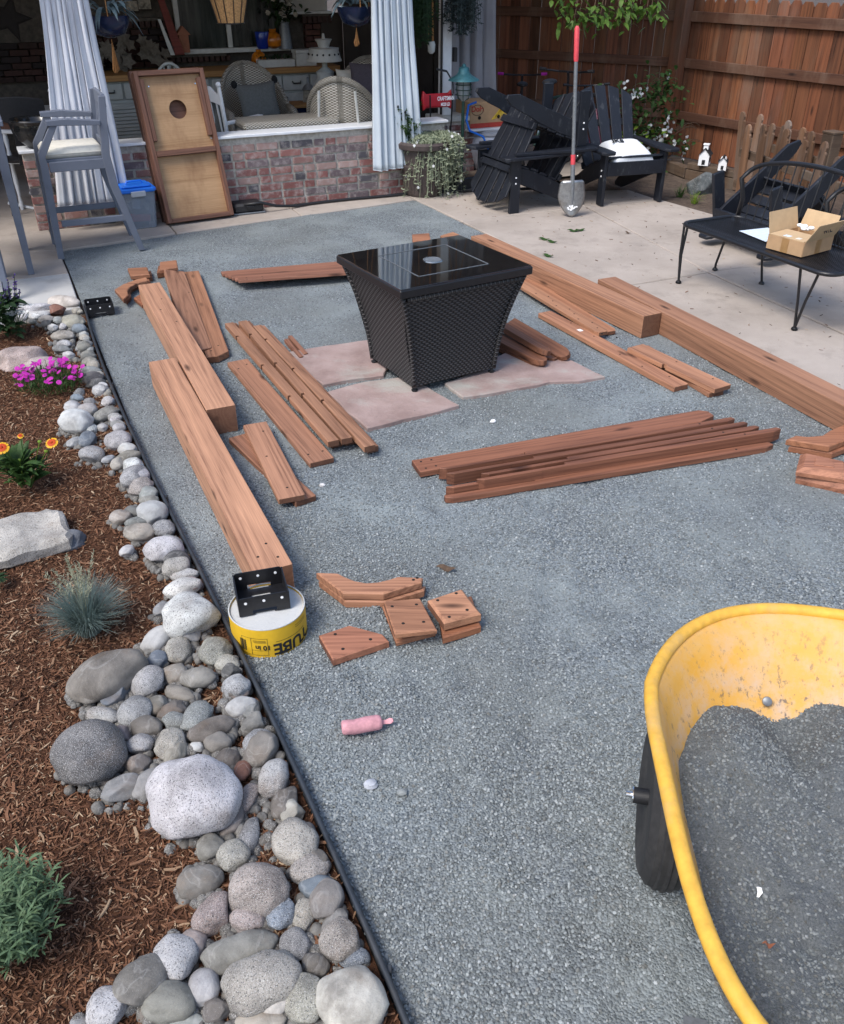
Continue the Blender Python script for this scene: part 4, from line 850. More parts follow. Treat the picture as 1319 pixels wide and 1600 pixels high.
# zone, x, y, half width, half height, tilt, tone (capital: speckled granite; trailing * angular)
STONES = '''A 535 175 150 55 8 c|A 325 225 115 40 -10 W|A 340 290 90 38 -15 W|A 490 250 80 55 10 r*|A 215 305 36 40 0 w|A 190 190 36 36 0 g|A 185 250 32 30 0 l|A 285 345 42 20 0 t|A 620 260 46 30 0 t|A 685 262 32 24 0 t
A 400 325 75 36 5 t|A 395 362 46 36 0 b|A 500 335 46 36 0 l|A 455 395 46 34 0 w|A 545 385 42 37 0 W|A 655 340 115 62 15 t|A 645 410 72 46 10 s|A 535 465 110 46 5 t|A 725 415 36 24 0 t|A 755 455 46 38 0 l
A 690 490 42 37 -20 t|A 765 490 36 32 0 g|A 555 535 66 37 5 L|A 530 580 76 38 0 g|A 590 635 54 40 0 w|A 675 565 66 52 -30 o|A 775 545 56 66 20 g|A 820 580 32 34 0 g|A 700 635 64 40 -10 o|A 797 655 72 47 -10 d
A 705 705 70 47 0 o|A 845 715 60 44 0 t|A 790 765 102 42 0 g|A 725 840 92 55 0 d|A 885 815 60 58 10 t|A 800 880 82 48 -30 d|A 800 945 70 74 -15 L|A 920 890 57 33 15 l|A 925 945 62 40 0 t|A 680 955 47 44 0 g
A 665 1000 62 34 10 s|A 765 1030 52 34 0 g|A 865 1035 54 47 0 c|A 983 1020 59 50 10 W|A 625 1075 78 55 10 w|A 755 1100 88 62 -5 l|A 895 1140 125 62 -38 o|A 1020 1105 42 37 0 t|A 1000 1165 70 44 10 L|A 930 1195 49 42 10 W
A 1040 1225 68 43 -5 g|A 650 1200 172 112 30 w|A 780 1270 57 54 0 L|A 880 1255 48 40 0 l|A 980 1265 58 44 -15 l|B 450 1010 49 47 0 s|B 385 1025 30 40 20 l|B 565 1025 70 54 -10 L|B 650 1005 52 42 10 t|B 675 1060 50 35 -5 l
B 620 1075 47 28 0 L|B 475 1090 70 47 15 G|B 555 1115 26 35 20 l|B 605 1135 40 37 -10 t|B 690 1100 62 38 -20 b|B 620 1155 40 24 0 s|B 715 1140 57 43 0 W|B 640 1210 72 70 0 G|B 765 1195 57 50 20 L|B 720 1255 60 64 15 T
B 808 1285 54 43 0 g|C 702 85 57 30 5 o|C 690 130 50 32 10 d|C 622 160 57 42 -10 t|C 705 190 60 35 -10 g|C 815 130 82 62 5 l|C 720 235 80 50 -20 t|C 860 215 62 46 10 G|C 820 240 42 36 -10 d|C 895 290 82 46 10 l
C 765 345 96 78 -25 W|C 655 335 40 40 0 l|C 938 380 72 60 0 d|C 820 435 70 72 20 T|C 960 455 75 36 -5 L|C 1012 505 57 48 25 p|C 865 545 97 55 -15 W|C 832 635 44 45 0 g|C 1015 655 143 125 30 W|C 805 790 62 88 25 l
C 955 750 92 50 20 g|C 920 840 70 77 0 T|C 810 895 60 52 15 s|C 1048 868 90 80 -10 T|C 1145 835 64 52 20 b|C 555 975 190 135 -42 b|C 595 1065 97 66 -40 s*|C 765 1000 80 90 20 L|C 905 965 70 54 -10 b|C 1020 985 94 58 -15 o
C 1190 905 72 48 10 T|C 1155 965 55 55 0 d*|C 1245 1030 76 76 0 L|C 925 1065 88 42 15 b|C 1110 1075 60 70 20 b|C 1175 1080 64 46 -20 p|C 700 1160 84 90 35 G|C 535 1180 94 46 10 L|C 815 1125 58 57 0 b|C 885 1155 77 52 -25 b
C 1015 1180 74 107 15 G|C 1185 1155 80 58 -25 l|C 1270 1235 68 72 0 o*|C 755 1240 82 60 -10 b|C 905 1210 72 53 10 G|C 1090 1250 124 66 -35 b|C 1300 1140 54 54 0 g|D 375 200 147 144 0 D|D 578 168 58 47 0 L|D 500 130 54 42 30 p*
D 570 250 62 48 -10 b*|D 495 350 88 56 -35 g*|D 622 325 58 77 25 g|D 700 165 68 64 0 T|D 725 200 50 52 15 t|D 815 175 34 24 0 l|D 897 162 58 46 0 b|D 795 375 190 184 -15 W|D 1010 185 67 64 0 G|D 1120 170 74 74 20 b
D 940 225 54 40 0 b|D 1000 272 38 50 15 r|D 1072 295 48 58 0 G|D 1175 290 65 90 10 L|D 1028 380 42 74 5 P|D 1118 420 57 80 5 b|D 1225 440 58 63 0 t*|D 955 485 44 80 15 b|D 1025 550 43 100 5 G|D 870 590 63 60 30 o
D 960 628 70 68 0 T|D 1150 590 92 114 -25 T|D 1260 535 78 64 10 b|D 820 730 100 65 -20 o|D 1065 765 130 110 10 P|D 1250 690 85 66 -25 T|D 1300 650 63 60 0 b|E 635 770 88 56 10 s|D 875 865 84 107 10 P*|D 1018 890 77 56 10 P
D 1162 865 62 77 20 S|D 790 995 65 68 30 p|D 985 1015 160 78 -25 o|D 725 1050 92 107 -35 L|D 585 1150 108 118 25 o|D 840 1170 72 77 10 l|D 700 1230 120 90 0 o|D 435 1250 95 80 10 W|D 1075 1140 165 128 -20 T|D 1125 1205 77 78 0 c
E 605 1215 94 108 0 T|D 900 1260 74 55 -15 b*|D 770 1305 84 36 0 g|D 1080 1310 114 46 0 t|D 340 1315 54 26 0 g|E 555 990 62 78 -10 G|E 650 940 52 76 28 o|E 590 870 50 68 0 T|E 705 800 76 88 0 o|E 745 975 86 97 20 T
E 825 1030 78 44 5 S|E 640 1075 62 54 0 b|E 835 1195 150 134 -10 c'''
TONE = {'w': ((.47, .47, .475), 'whitish'), 'l': ((.36, .36, .36), 'light grey'), 'g': ((.23, .235, .235), 'grey'), 'd': ((.125, .125, .122), 'dark grey'), 't': ((.30, .283, .25), 'tan'), 'b': ((.175, .16, .142), 'brown'), 'o': ((.20, .197, .178), 'olive grey'),
        's': ((.15, .175, .205), 'blue grey'), 'p': ((.28, .235, .215), 'pinkish'), 'c': ((.47, .45, .405), 'cream'), 'r': ((.20, .10, .075), 'reddish')}
def stone_mesh(k, angular):
    r = random.Random(k); bm = bmesh.new(); bmesh.ops.create_icosphere(bm, subdivisions=4, radius=1.0); off = Vector((k * 7.1, k * 3.3, 0))
    planes = [(Vector((r.gauss(0, 1), r.gauss(0, 1), r.gauss(0, .8))).normalized(), r.uniform(.62, .85)) for _ in range(10 if angular else 6)]
    for v in bm.verts:
        c = v.co.copy()
        for n_, d in planes:
            h = c.dot(n_) - (d if angular else d + .09)
            if h > 0: c -= n_ * h * (.93 if angular else .72)
        c *= 1 + .15 * noise.noise(c * 1.1 + off) + .05 * noise.noise(c * 2.5 + off) + (.022 if angular else .012) * noise.noise(c * 7 + off); v.co = c
    me = bpy.data.meshes.new('river_stone'); bm.to_mesh(me); bm.free(); me.polygons.foreach_set('use_smooth', [True] * len(me.polygons)); return me
SM = {}
for k in range(12):
    for mt in ('granite', 'cobble'):
        me = stone_mesh(k, k >= 8); me.materials.append(M[mt]); SM[(k, mt)] = me
def band(y): return ('by the slab corner' if y < 520 else 'near the magenta flowers' if y < 590 else 'near the big whitish boulder' if y < 665 else 'beside the orange flowers' if y < 770 else 'beside the flat pale rock' if y < 870 else
                     'beside the blue fescue' if y < 1000 else 'near the brown kidney boulder' if y < 1100 else 'near the round dark boulder' if y < 1170 else 'near the largest pale boulder' if y < 1330 else 'near the pinkish granite' if y < 1440 else 'at the foot of the picture')
SL = []
for ln in STONES.replace('\n', '|').split('|'):
    z, x, y, a, b, rot, tn = ln.split(); k, x0, y0 = ST[z]; SL.append((x0 + float(x) / k, y0 + float(y) / k, float(a) / k, float(b) / k, float(rot), tn))
SPECIAL = {130 - 1: None}
pend = []
for i, (x, y, a, b, rot, tn) in enumerate(SL):
    ang = '*' in tn; ch = tn[0]; spk = ch.isupper(); c, word = TONE[ch.lower()]
    th = PITCH + math.atan((y - 800) / F); p = G(x, y, .03); d = depth(p); e = math.sqrt(math.sin(th) ** 2 + .5 * math.cos(th) ** 2)
    am, bm_ = a * d / F, b * d / F; cr, sr = math.cos(R(rot)), math.sin(R(rot))
    la = am * math.sqrt(cr * cr + (sr / e) ** 2); lb = bm_ * math.sqrt(sr * sr + (cr / e) ** 2); ga = -math.atan2(sr / e, cr)
    rz_ = min(la, lb) * .80; zc = rz_ * .62 + (.004 if y > 990 else .012); p = G(x, y, zc)
    u_, v_ = TOUV(p); ext = math.sqrt((la * math.cos(ga - A)) ** 2 + (lb * math.sin(ga - A)) ** 2) * .97
    if u_ + ext > EU(v_) - .010: p = UV(EU(v_) - .010 - ext, v_, p.z)
    gap = EU(v_) - .010 - ext - u_
    if 0 < gap < .075: p = UV(u_ + gap * .85, v_, p.z)
    SC_ = .975
    r = random.Random(i * 5 + 1); mk = (r.randrange(8, 12) if ang else r.randrange(8), 'granite' if spk else 'cobble')
    j = r.uniform(.93, 1.07); cc = tuple(min(1, q * j * r.uniform(.97, 1.03)) for q in c)
    o = link('river_stone', SM[mk], None, p, (r.uniform(-.12, .12), r.uniform(-.12, .12), ga + (math.pi if r.random() < .5 else 0)), (la * SC_, lb * SC_, rz_ * .9), cc)
    size = max(a, b) * 1.0; sz = 'tiny' if size * d / F < .028 else 'small' if size * d / F < .045 else 'medium' if size * d / F < .068 else 'large' if size * d / F < .1 else 'very large'
    u, v = TOUV(p); shape = 'angular stone' if ang else 'long cobble' if max(a, b) / min(a, b) > 1.6 else 'cobble'
    side = 'by the edging' if u > EU(v) - la - .07 else None
    pend.append([o, f"{sz} {word} {'speckled ' if spk else ''}{shape}", side, band(y), y])
for q in pend:
    o = q[0]; q.append(q[1] + (' ' + q[2] if q[2] else '') + ' ' + q[3])
CEN = [(q[0].location.x, q[0].location.y, max(q[0].scale[0], q[0].scale[1])) for q in pend]
def fd(p):
    u, v = TOUV(p)
    if u > EU(v) - .03 or not in_view(p): return 0.0
    return 2600.0 if any((p.x - x) ** 2 + (p.y - y) ** 2 < (r_ * .88) ** 2 for x, y, r_ in CEN) else 0.0
fsrc = []
for k in range(8):
    me = stone_mesh(60 + k, k > 5); me.materials.append(M['cobble' if k % 2 else 'granite']); ob_ = bpy.data.objects.new('small_cobble', me); g0 = .10 + .03 * (k % 4); ob_.color = (g0, g0 * .97, g0 * .92, 1); ob_.scale = (1, .75, .6); fsrc.append(ob_)
fine_ = grid_obj('cobble_sheet', M['soil'], -.5, .36, -.2, 5.8, .025, lambda u, v: .004)
fm_ = dens_mesh(fine_, fd); bpy.data.objects.remove(fine_)
scatter('small_cobbles', fm_, fsrc, .010, .021, 41, .5, 'small dark cobbles filling the gaps between the river stones').color = (.15, .145, .135, 1)
from collections import defaultdict
by = defaultdict(list)
for q in pend: by[q[5]].append(q)
ORD = ['first', 'second', 'third', 'fourth', 'fifth', 'sixth', 'seventh', 'eighth']
for lb, qs in by.items():
    qs.sort(key=lambda q: q[4])
    for n_, q in enumerate(qs):
        t_ = lb if len(qs) == 1 else lb + f", {ORD[n_]} of {len(qs)} outward"
        if len(t_.split()) > 16: t_ = t_.replace(' outward', '')
        if len(t_.split()) > 16: t_ = t_.replace('near the largest pale boulder', 'near the largest boulder').replace('near the big whitish boulder', 'near the whitish boulder').replace('near the brown kidney boulder', 'near the kidney boulder').replace('near the round dark boulder', 'near the dark boulder')
        tag(q[0], t_, 'stone', 'river stones along the bed edge')
# ---- rocks in the bed
def rock(name, label, x, y, sx, sy, sz, rz, c, k, mat='granite', tilt=(0, 0), zc=None):
    me = stone_mesh(k, True); me.materials.append(M[mat]); p = G(x, y, sz * .35 if zc is None else zc)
    return tag(link(name, me, None, p, (tilt[0], tilt[1], rz), (sx, sy, sz), c), label, 'rock')
def slab_rock(name, label, px, z0, z1, c, seed):
    P_ = [G(x, y, z1) for x, y in px]; ce = sum(P_, Vector()) / len(P_); mb = MB(); mb.prism([(p.x - ce.x, p.y - ce.y) for p in P_], z0 - z1, 0, .018); me = mb.mesh(name, M['granite']); bm = bmesh.new(); bm.from_mesh(me); bmesh.ops.triangulate(bm, faces=bm.faces[:]); bmesh.ops.subdivide_edges(bm, edges=bm.edges[:], cuts=4, use_grid_fill=True)
    for v in bm.verts:
        q = v.co * 1.0 + Vector((seed, 0, 0)); n_ = Vector((noise.noise(q * 9), noise.noise(q * 9 + Vector((5, 5, 5))), noise.noise(Vector((q.x * 5, q.y * 14, q.z * 9))) * 1.1)); v.co += n_ * .013 + Vector((0, 0, .02 * noise.noise(q * 4)))
    bm.to_mesh(me); bm.free(); me.polygons.foreach_set('use_smooth', [True] * len(me.polygons)); me.set_sharp_from_angle(angle=R(40)); return tag(link(name, me, None, ce, color=c), label, 'rock')
slab_rock('bed_rock', 'broad flat pale rock lying in the mulch', [(-50, 850), (-40, 822), (20, 803), (70, 788), (92, 793), (114, 826), (108, 838), (62, 850), (10, 868), (-40, 874)], 0, .075, (.40, .375, .335), 3)
rock('bed_rock', 'small dark slate rock tucked under the flat pale rock', 108, 846, .085, .06, .04, R(10), (.14, .15, .17), 32, 'cobble')
rock('bed_rock', 'rough pinkish rock behind the magenta flowers', 38, 563, .16, .12, .08, R(20), (.40, .31, .28), 33)
rock('bed_rock', 'second rough pinkish rock half hidden by the magenta flowers', 62, 572, .13, .08, .05, R(5), (.36, .30, .28), 34)
# ---------------------------------------------------------------- bed plants
def grass_tuft(name, label, cat, p, n, h, spread, wid, mat, seedheads=0, seed=1, mat2=None):
    root = thing(name, label, cat, p); r = random.Random(seed); mb = MB()
    for i in range(n):
        a = r.uniform(0, math.tau); s = spread * math.sqrt(r.random()); hh = h * r.uniform(.55, 1.05) * (1 - .35 * (s / spread) ** 2); b0 = r.uniform(0, .28) * spread
        d = Vector((math.cos(a), math.sin(a), 0)); p0 = d * b0; p2 = d * (b0 + s) + Vector((0, 0, hh)); p1 = d * (b0 + s * .25) + Vector((0, 0, hh * .85))
        pts = bez(p0, p1, p2, 5); w0 = wid * r.uniform(.7, 1.2); sd = Vector((-d.y, d.x, 0)); mb.strip(pts, [w0, w0, w0 * .9, w0 * .7, w0 * .45, w0 * .1], sd if r.random() < .6 else (sd * .5 + Vector((0, 0, .4)) + d * .5).normalized())
    mb.build('foliage', mat, root)
    if seedheads:
        mb = MB()
        for i in range(seedheads):
            a = r.uniform(0, math.tau); d = Vector((math.cos(a), math.sin(a), 0)); s = spread * r.uniform(.1, .75); hh = h * r.uniform(1.05, 1.5); pts = bez((0, 0, .02), d * s * .3 + Vector((0, 0, hh * .7)), d * s + Vector((0, 0, hh)), 6)
            mb.strip(pts, [wid * .5] * 7, Vector((-d.y, d.x, 0)))
            for q in range(14): t = pts[4].lerp(pts[6], q / 13); e = Vector((r.gauss(0, 1), r.gauss(0, 1), r.uniform(.3, 1.4))).normalized() * .012; mb.strip([t, t + e], [.004, .001], Vector((e.y, -e.x, 0)).normalized() if abs(e.x) + abs(e.y) > 1e-6 else (1, 0, 0))
        mb.build('seed_heads', mat2 or M['fescue_tan'], root)
    return root
grass_tuft('blue_fescue', 'tuft of blue fescue grass in the mulch beside the cobbles', 'grass tuft', G(140, 985, .02), 1000, .19, .15, .0026, M['fescue'], 34, 5)
def leaf_fan(mb, p, d, L, w, r, up=.35, droop=.5, n=5):
    d = Vector(d).normalized(); sd = Vector((-d.y, d.x, 0)); sd = sd.normalized() if sd.length > 1e-6 else Vector((1, 0, 0)); pts = bez(p, Vector(p) + d * L * .5 + Vector((0, 0, up * L)), Vector(p) + d * L + Vector((0, 0, (up - droop) * L)), n)
    mb.strip(pts, [w * max(.06, math.sin(math.pi * (.08 + .9 * i / n))) for i in range(n + 1)], (sd + Vector((0, 0, r.uniform(-.3, .3)))).normalized())
def lavender():
    p = G(14, 1470, .02); root = thing('lavender_bush', 'bushy grey green lavender at the edge of the picture', 'plant', p); r = random.Random(3); mb = MB(); fl = MB()
    for i in range(260):
        a = r.uniform(0, math.tau); s = .125 * math.sqrt(r.random()); h = r.uniform(.09, .20) * (1 - 1.5 * s); d = Vector((math.cos(a), math.sin(a), 0)); top = d * s * 1.15 + Vector((0, 0, max(.05, h))); pts = bez(d * s * .3, d * s * .8 + Vector((0, 0, h * .6)), top, 6)
        for q in range(1, 7):
            for k in range(3): e = Vector((r.gauss(0, 1), r.gauss(0, 1), r.uniform(.0, .9))).normalized(); leaf_fan(mb, pts[q], e, r.uniform(.022, .042), .0055, r, .2, .25, 3)
    for i in range(1):
        a = r.uniform(2.2, 3.6); d = Vector((math.cos(a), math.sin(a), 0)); h = r.uniform(.28, .32); s = r.uniform(.06, .17); pts = bez(d * .05 + Vector((0, 0, .1)), d * s * .6 + Vector((0, 0, h * .7)), d * s + Vector((0, 0, h)), 5); mb.strip(pts, [.003] * 6, (-d.y, d.x, 0)); mb.strip(pts, [.003] * 6, (0, 0, 1))
        [fl.strip([pts[-1] + Vector((0, 0, -.02 + .004 * q)), pts[-1] + Vector((r.gauss(0, .007), r.gauss(0, .007), -.014 + .004 * q))], [.006, .003], (1, 0, 0)) for q in range(10)]
    mb.build('foliage', M['lavender'], root); fl.build('flower_spikes', M['violet'], root, smooth=180)
lavender()
def bloom(mb, c, nrm, R_, n, w, r):
    nrm = Vector(nrm).normalized(); a = nrm.orthogonal().normalized(); b = nrm.cross(a)
    for k in range(n):
        t = math.tau * k / n + r.uniform(-.1, .1); d = a * math.cos(t) + b * math.sin(t); sd = nrm.cross(d); c = Vector(c)
        mb.strip([c, c + d * R_ * .5 + nrm * R_ * .12, c + d * R_ + nrm * R_ * .02], [w * .4, w, w * .75], sd)
def dianthus():
    p = G(80, 606, .02); root = thing('dianthus', 'mound of magenta flowers beside the cobbles', 'flowers', p, 0); r = random.Random(9); mb = MB(); fl = MB()
    for i in range(620):
        a = r.uniform(0, math.tau); s = .14 * math.sqrt(r.random()); d = Vector((math.cos(a) * 1.2, math.sin(a) * .9, 0)); base = d * s; e = Vector((r.gauss(0, 1), r.gauss(0, 1), r.uniform(.3, 1.6))).normalized(); leaf_fan(mb, base + Vector((0, 0, r.uniform(0, .09) * (1 - s * 3))), e, r.uniform(.03, .06), .005, r, .2, .2, 3)
    for i in range(82):
        a = r.uniform(0, math.tau); s = .15 * math.sqrt(r.random()); c = Vector((math.cos(a) * s * 1.25, math.sin(a) * s * .95, .11 - s * .25 + r.uniform(-.02, .06) * (1 - s * 2))); mb.tube([(c.x * .7, c.y * .7, .02), c], .0012, 4); bloom(fl, c, (r.gauss(0, .35), r.gauss(-.35, .35), 1), .0135, 5, .015, r)
    mb.build('foliage', M['leaf'], root); fl.build('blooms', M['magenta'], root)
dianthus()
def gaillardia():
    p = G(40, 762, .02); root = thing('blanket_flower', 'leafy plant with orange and red daisy flowers', 'flowers', p); r = random.Random(12); mb = MB()
    for i in range(110):
        a = r.uniform(0, math.tau); d = Vector((math.cos(a), math.sin(a), 0)); leaf_fan(mb, d * r.uniform(0, .04) + Vector((0, 0, r.uniform(.01, .12))), d + Vector((0, 0, r.uniform(.2, 1.5))), r.uniform(.07, .13), r.uniform(.018, .032), r, r.uniform(.1, .5), r.uniform(.2, .6), 6)
    mb.build('foliage', M['leaf'], root)
    for (x, y, R_, nm) in ((3, 700, .030, 1), (81, 692, .027, 1), (32, 681, .013, 0), (50, 711, .009, 0)):
        c = ATV(x, y, TOUV(p)[1]) - p; stem = MB(); stem.tube([(c.x * .3, c.y * .3, .03), (c.x * .8, c.y * .8, c.z * .7), c], .002, 5); s = stem.build('stem', M['leaf'], root); nr = Vector((r.uniform(-.2, .2), -.55, 1))
        f = MB(); bloom(f, c + Vector((0, 0, -.001)), nr, R_, 14, R_ * .42, r); f.build('petal_tips', M['yellow_petal'], s)
        f = MB(); bloom(f, c + Vector((0, -.002, .003)), nr, R_ * .68, 14, R_ * .3, r); f.ball(c + Vector((0, -.002, .004)), R_ * .26, 8, 5); f.build('petal_centre', M['red_petal'], s)
    for (x, y) in ((72, 705), (30, 719), (62, 690)):
        c = ATV(x, y, TOUV(p)[1]) - p; f = MB(); f.tube([(c.x * .3, c.y * .3, .03), c], .0018, 5); f.ball(c, (.009, .009, .007), 8, 5); f.build('flower_bud', M['leaf_lime'], root)
gaillardia()
def salvia():
    p = G(10, 522, .02); root = thing('salvia', 'salvia with tall dark violet flower spikes beside the slab', 'flowers', p); r = random.Random(4); mb = MB(); fl = MB(); wf = MB()
    for i in range(120):
        a = r.uniform(0, math.tau); d = Vector((math.cos(a), math.sin(a), 0)); leaf_fan(mb, d * r.uniform(0, .08) + Vector((0, 0, r.uniform(.01, .2))), d + Vector((0, 0, r.uniform(0, 1))), r.uniform(.06, .11), r.uniform(.03, .045), r, .3, .5, 5)
    for x, y in ((3, 440), (8, 452), (14, 447), (22, 428), (25, 440), (31, 452), (12, 436), (-4, 445), (28, 462)):
        c = ATV(x, y, TOUV(p)[1]) - p; pts = bez((c.x * .4, c.y * .4, .05), (c.x * .8, c.y * .8, c.z * .6), c, 8); mb.tube(pts, .0022, 5)
        for k in range(26): t = pts[4].lerp(pts[8], r.random()); e = Vector((r.gauss(0, 1), r.gauss(0, 1), .4)).normalized(); fl.strip([t, t + e * .010], [.007, .004], e.orthogonal())
    mb.build('foliage', M['leaf_dark'], root); fl.build('flower_spikes', M['violet'], root)
    q = G(24, 500, .1); al = thing('white_alyssum', 'cluster of tiny white flowers in front of the salvia', 'flowers', (q.x, q.y, .02)); m2 = MB()
    for i in range(26): m2.tube([(r.gauss(0, .02), r.gauss(0, .02), 0), (r.gauss(0, .05), r.gauss(0, .03), .12)], .0015, 4); c = Vector((r.gauss(0, .05), r.gauss(0, .03), r.uniform(.10, .15))); [bloom(wf, c + Vector((r.gauss(0, .012), r.gauss(0, .012), r.gauss(0, .004))), (0, -.3, 1), .007, 5, .007, r) for _ in range(5)]
    m2.build('stems', M['leaf'], al); wf.build('blooms', M['white_petal'], al)
salvia()
lp = thing('leafy_sprig', 'few blue green leaves poking in at the picture edge', 'plant', G(-6, 915, .02)); r_ = random.Random(2); mb = MB()
for i in range(14): a = R(-60 + i * 12); leaf_fan(mb, (0, 0, r_.uniform(0, .03)), (math.cos(a), math.sin(a), .5), .055, .016, r_, .2, .5, 4)
mb.build('foliage', M['leaf_dark'], lp)
# ---------------------------------------------------------------- house, porch roof, low brick wall
BR_ME = MB().box((0, 0, 0), (1, 1, 1), 0).mesh('brick', M['brick'])
def unit_brick(mat):
    mb = MB(); x, y, z, c = .5, .5, .5, .035
    mb.box((0, 0, 0), (1, 1, 1), c); return mb.mesh('brick', mat)
BRK = unit_brick(M['brick']); HBRK = unit_brick(M['house_brick'])
BCOL = [(.25, .115, .10), (.22, .10, .09), (.29, .16, .14), (.15, .115, .12), (.085, .08, .09), (.21, .09, .08), (.33, .22, .195)]
def brick_face(root, me, u0, u1, z0, z1, vface, depth_, cols, seed, L=.192, hgt=.055, jt=.023, mixed=True, proud=.006, along='u', skip=None, jit=.004):
    r = random.Random(seed); z = z0; row = 0; n = 0
    while z + hgt <= z1 + .001:
        u = u0; first = True
        while u < u1 - .03:
            l = (L if r.random() < (.62 if mixed else 1.0) else L * .47)
            if first and row % 2: l = L * .47
            first = False; l = min(l, u1 - u)
            if l < .04: break
            if not (skip and skip(u + l / 2, z)):
                c = cols[r.randrange(len(cols))]; k = r.uniform(.85, 1.15); p = (u + l / 2 + 0, depth_ / 2 - proud + r.uniform(-jit * .5, jit * .5), z + hgt / 2)
                if along == 'v': p = (p[1], p[0], p[2])
                o = link('brick', me, root, p, (r.uniform(-.006, .006), r.uniform(-.01, .01), r.uniform(-.012, .012) + (R(90) if along == 'v' else 0)), (l, depth_, hgt * r.uniform(.95, 1.03)), tuple(min(1, x * k) for x in c)); n += 1
            u += l + jt
        z += hgt + jt * .70; row += 1
    return n
WU0, WU1, WV = .213, 4.06, 8.17
wall = thing('brick_seat_wall', 'low brick wall with a white cap along the porch', 'wall', UV(0, WV, 0), A)
mb = MB(); mb.box(((WU0 + WU1) / 2, .102, .315), (WU1 - WU0 - .012, .19, .63)); mb.build('mortar_core', M['mortar'], wall)
brick_face(wall, BRK, WU0, WU1, .018, .628, 0, .10, BCOL, 5)
mb = MB(); r_ = random.Random(5)
top = [(WU0 - .02 + (WU1 - WU0 + .04) * i / 40, -.028 + r_.uniform(-.006, .006)) for i in range(41)] + [(WU1 + .02, .22), (WU0 - .02, .22)]
mb.prism(top, .631, .655, .004); mb.build('white_cap', M['white_paint'], wall)
# pier with the white post
pier = thing('brick_pier', 'short brick pier with a white stone cap carrying the porch post', 'wall', UV(4.30, 8.78, 0), A)
mb = MB(); mb.box((.21, .15, .27), (.41, .29, .53)); mb.build('mortar_core', M['mortar'], pier)
brick_face(pier, BRK, 0, .42, .018, .53, 0, .10, [(.16, .07, .06), (.12, .09, .09), (.2, .1, .085)], 8); 
mb = MB(); mb.box((.21, .15, .558), (.46, .34, .05), .006); mb.build('stone_cap', M['old_white'], pier)
post = MB(); post.box((0, 0, 1.62), (.105, .105, 2.07), .006); pp = thing('porch_post', 'square white porch post standing on the brick pier', 'post', UV(4.42, 8.92, 0), A); post.build('shaft', M['white_paint'], pp)
mb = MB(); mb.tube([(-.07, -.06, .60), (-.07, -.06, 1.9)], .012, 8); mb.build('conduit', M['black_metal'], pp); mb = MB(); mb.box((.085, -.05, 1.15), (.04, .05, .13), .006); mb.build('switch_box', M['black_plastic'], pp)
# porch roof
roof = thing('porch_roof', 'covered porch roof above the brick wall', 'roof', UV(0, 8.0, 0), A)
mb = MB(); mb.box((.7, 1.95, 2.72), (11.8, 4.1, .12)); mb.build('ceiling_board', M['ceiling'], roof)
mb = MB(); mb.box((.7, .14, 2.57), (11.8, .12, .17)); mb.build('fascia_beam', M['white_paint'], roof)
# house wall behind the porch
hw = thing('house', 'dark brick house wall at the back of the porch', 'house', UV(0, 11.55, 0), A)
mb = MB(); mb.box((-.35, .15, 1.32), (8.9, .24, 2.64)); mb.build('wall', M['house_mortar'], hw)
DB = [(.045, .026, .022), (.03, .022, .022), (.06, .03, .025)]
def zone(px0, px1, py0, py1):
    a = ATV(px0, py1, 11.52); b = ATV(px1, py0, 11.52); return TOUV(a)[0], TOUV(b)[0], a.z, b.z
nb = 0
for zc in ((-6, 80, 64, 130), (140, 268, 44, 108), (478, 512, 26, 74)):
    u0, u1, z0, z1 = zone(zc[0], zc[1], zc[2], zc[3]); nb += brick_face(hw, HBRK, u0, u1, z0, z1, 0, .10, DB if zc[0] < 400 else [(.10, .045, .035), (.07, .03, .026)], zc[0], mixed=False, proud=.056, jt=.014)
def window(label_name, px0, px1, py0, py1, mull=()):
    u0, u1, z0, z1 = zone(px0, px1, py0, py1); z1 = max(z1, 2.0)
    mb = MB(); mb.box(((u0 + u1) / 2, -.0, (z0 + z1) / 2), (u1 - u0, .03, z1 - z0)); wn = mb.build('window', M['window_glass'], hw, (0, -.02, 0))
    fr = MB(); w_ = .055
    for u in (u0, u1) + tuple(mull): fr.box((u, -.02, (z0 + z1) / 2), (w_, .05, z1 - z0 + .04), .004)
    fr.build('window_frame', M['old_white'], wn); s = MB(); s.box(((u0 + u1) / 2, -.05, z0 - .03), (u1 - u0 + .12, .12, .05), .005); s.build('sill', M['old_white'], wn)
um = TOUV(ATV(358, 50, 11.5))[0]; window('w', 282, 440, 0, 76, (um,))
u0, u1, z0, z1 = zone(452, 510, 0, 18); mb = MB(); mb.box(((u0 + u1) / 2, -.03, z0 + .3), (u1 - u0, .05, .6), .006); sh = mb.build('shutter', M['ceiling'], hw); mb = MB(); mb.box(((u0 + u1) / 2, -.06, z0 - .012), (u1 - u0 + .06, .12, .03), .004); mb.build('sill', M['old_white'], sh)
for (a, b, y0, y1) in ((160, 268, 29, 42), (256, 352, 84, 96), (470, 512, 22, 34)):      # soldier-course ledges
    u0, u1, z0, z1 = zone(a, b, y0, y1); lg = MB(); lg.box(((u0 + u1) / 2, -.03, z1), (u1 - u0, .12, .035), .004); q = lg.build('ledge', M['house_mortar'], hw); k = 0; u = u0
    while u < u1: b_ = link('brick', HBRK, q, (u + .03, -.04, (z0 + z1) / 2 - .015), (0, 0, 0), (.05, .09, (z1 - z0) * 1.0), (.06, .035, .03)); u += .066
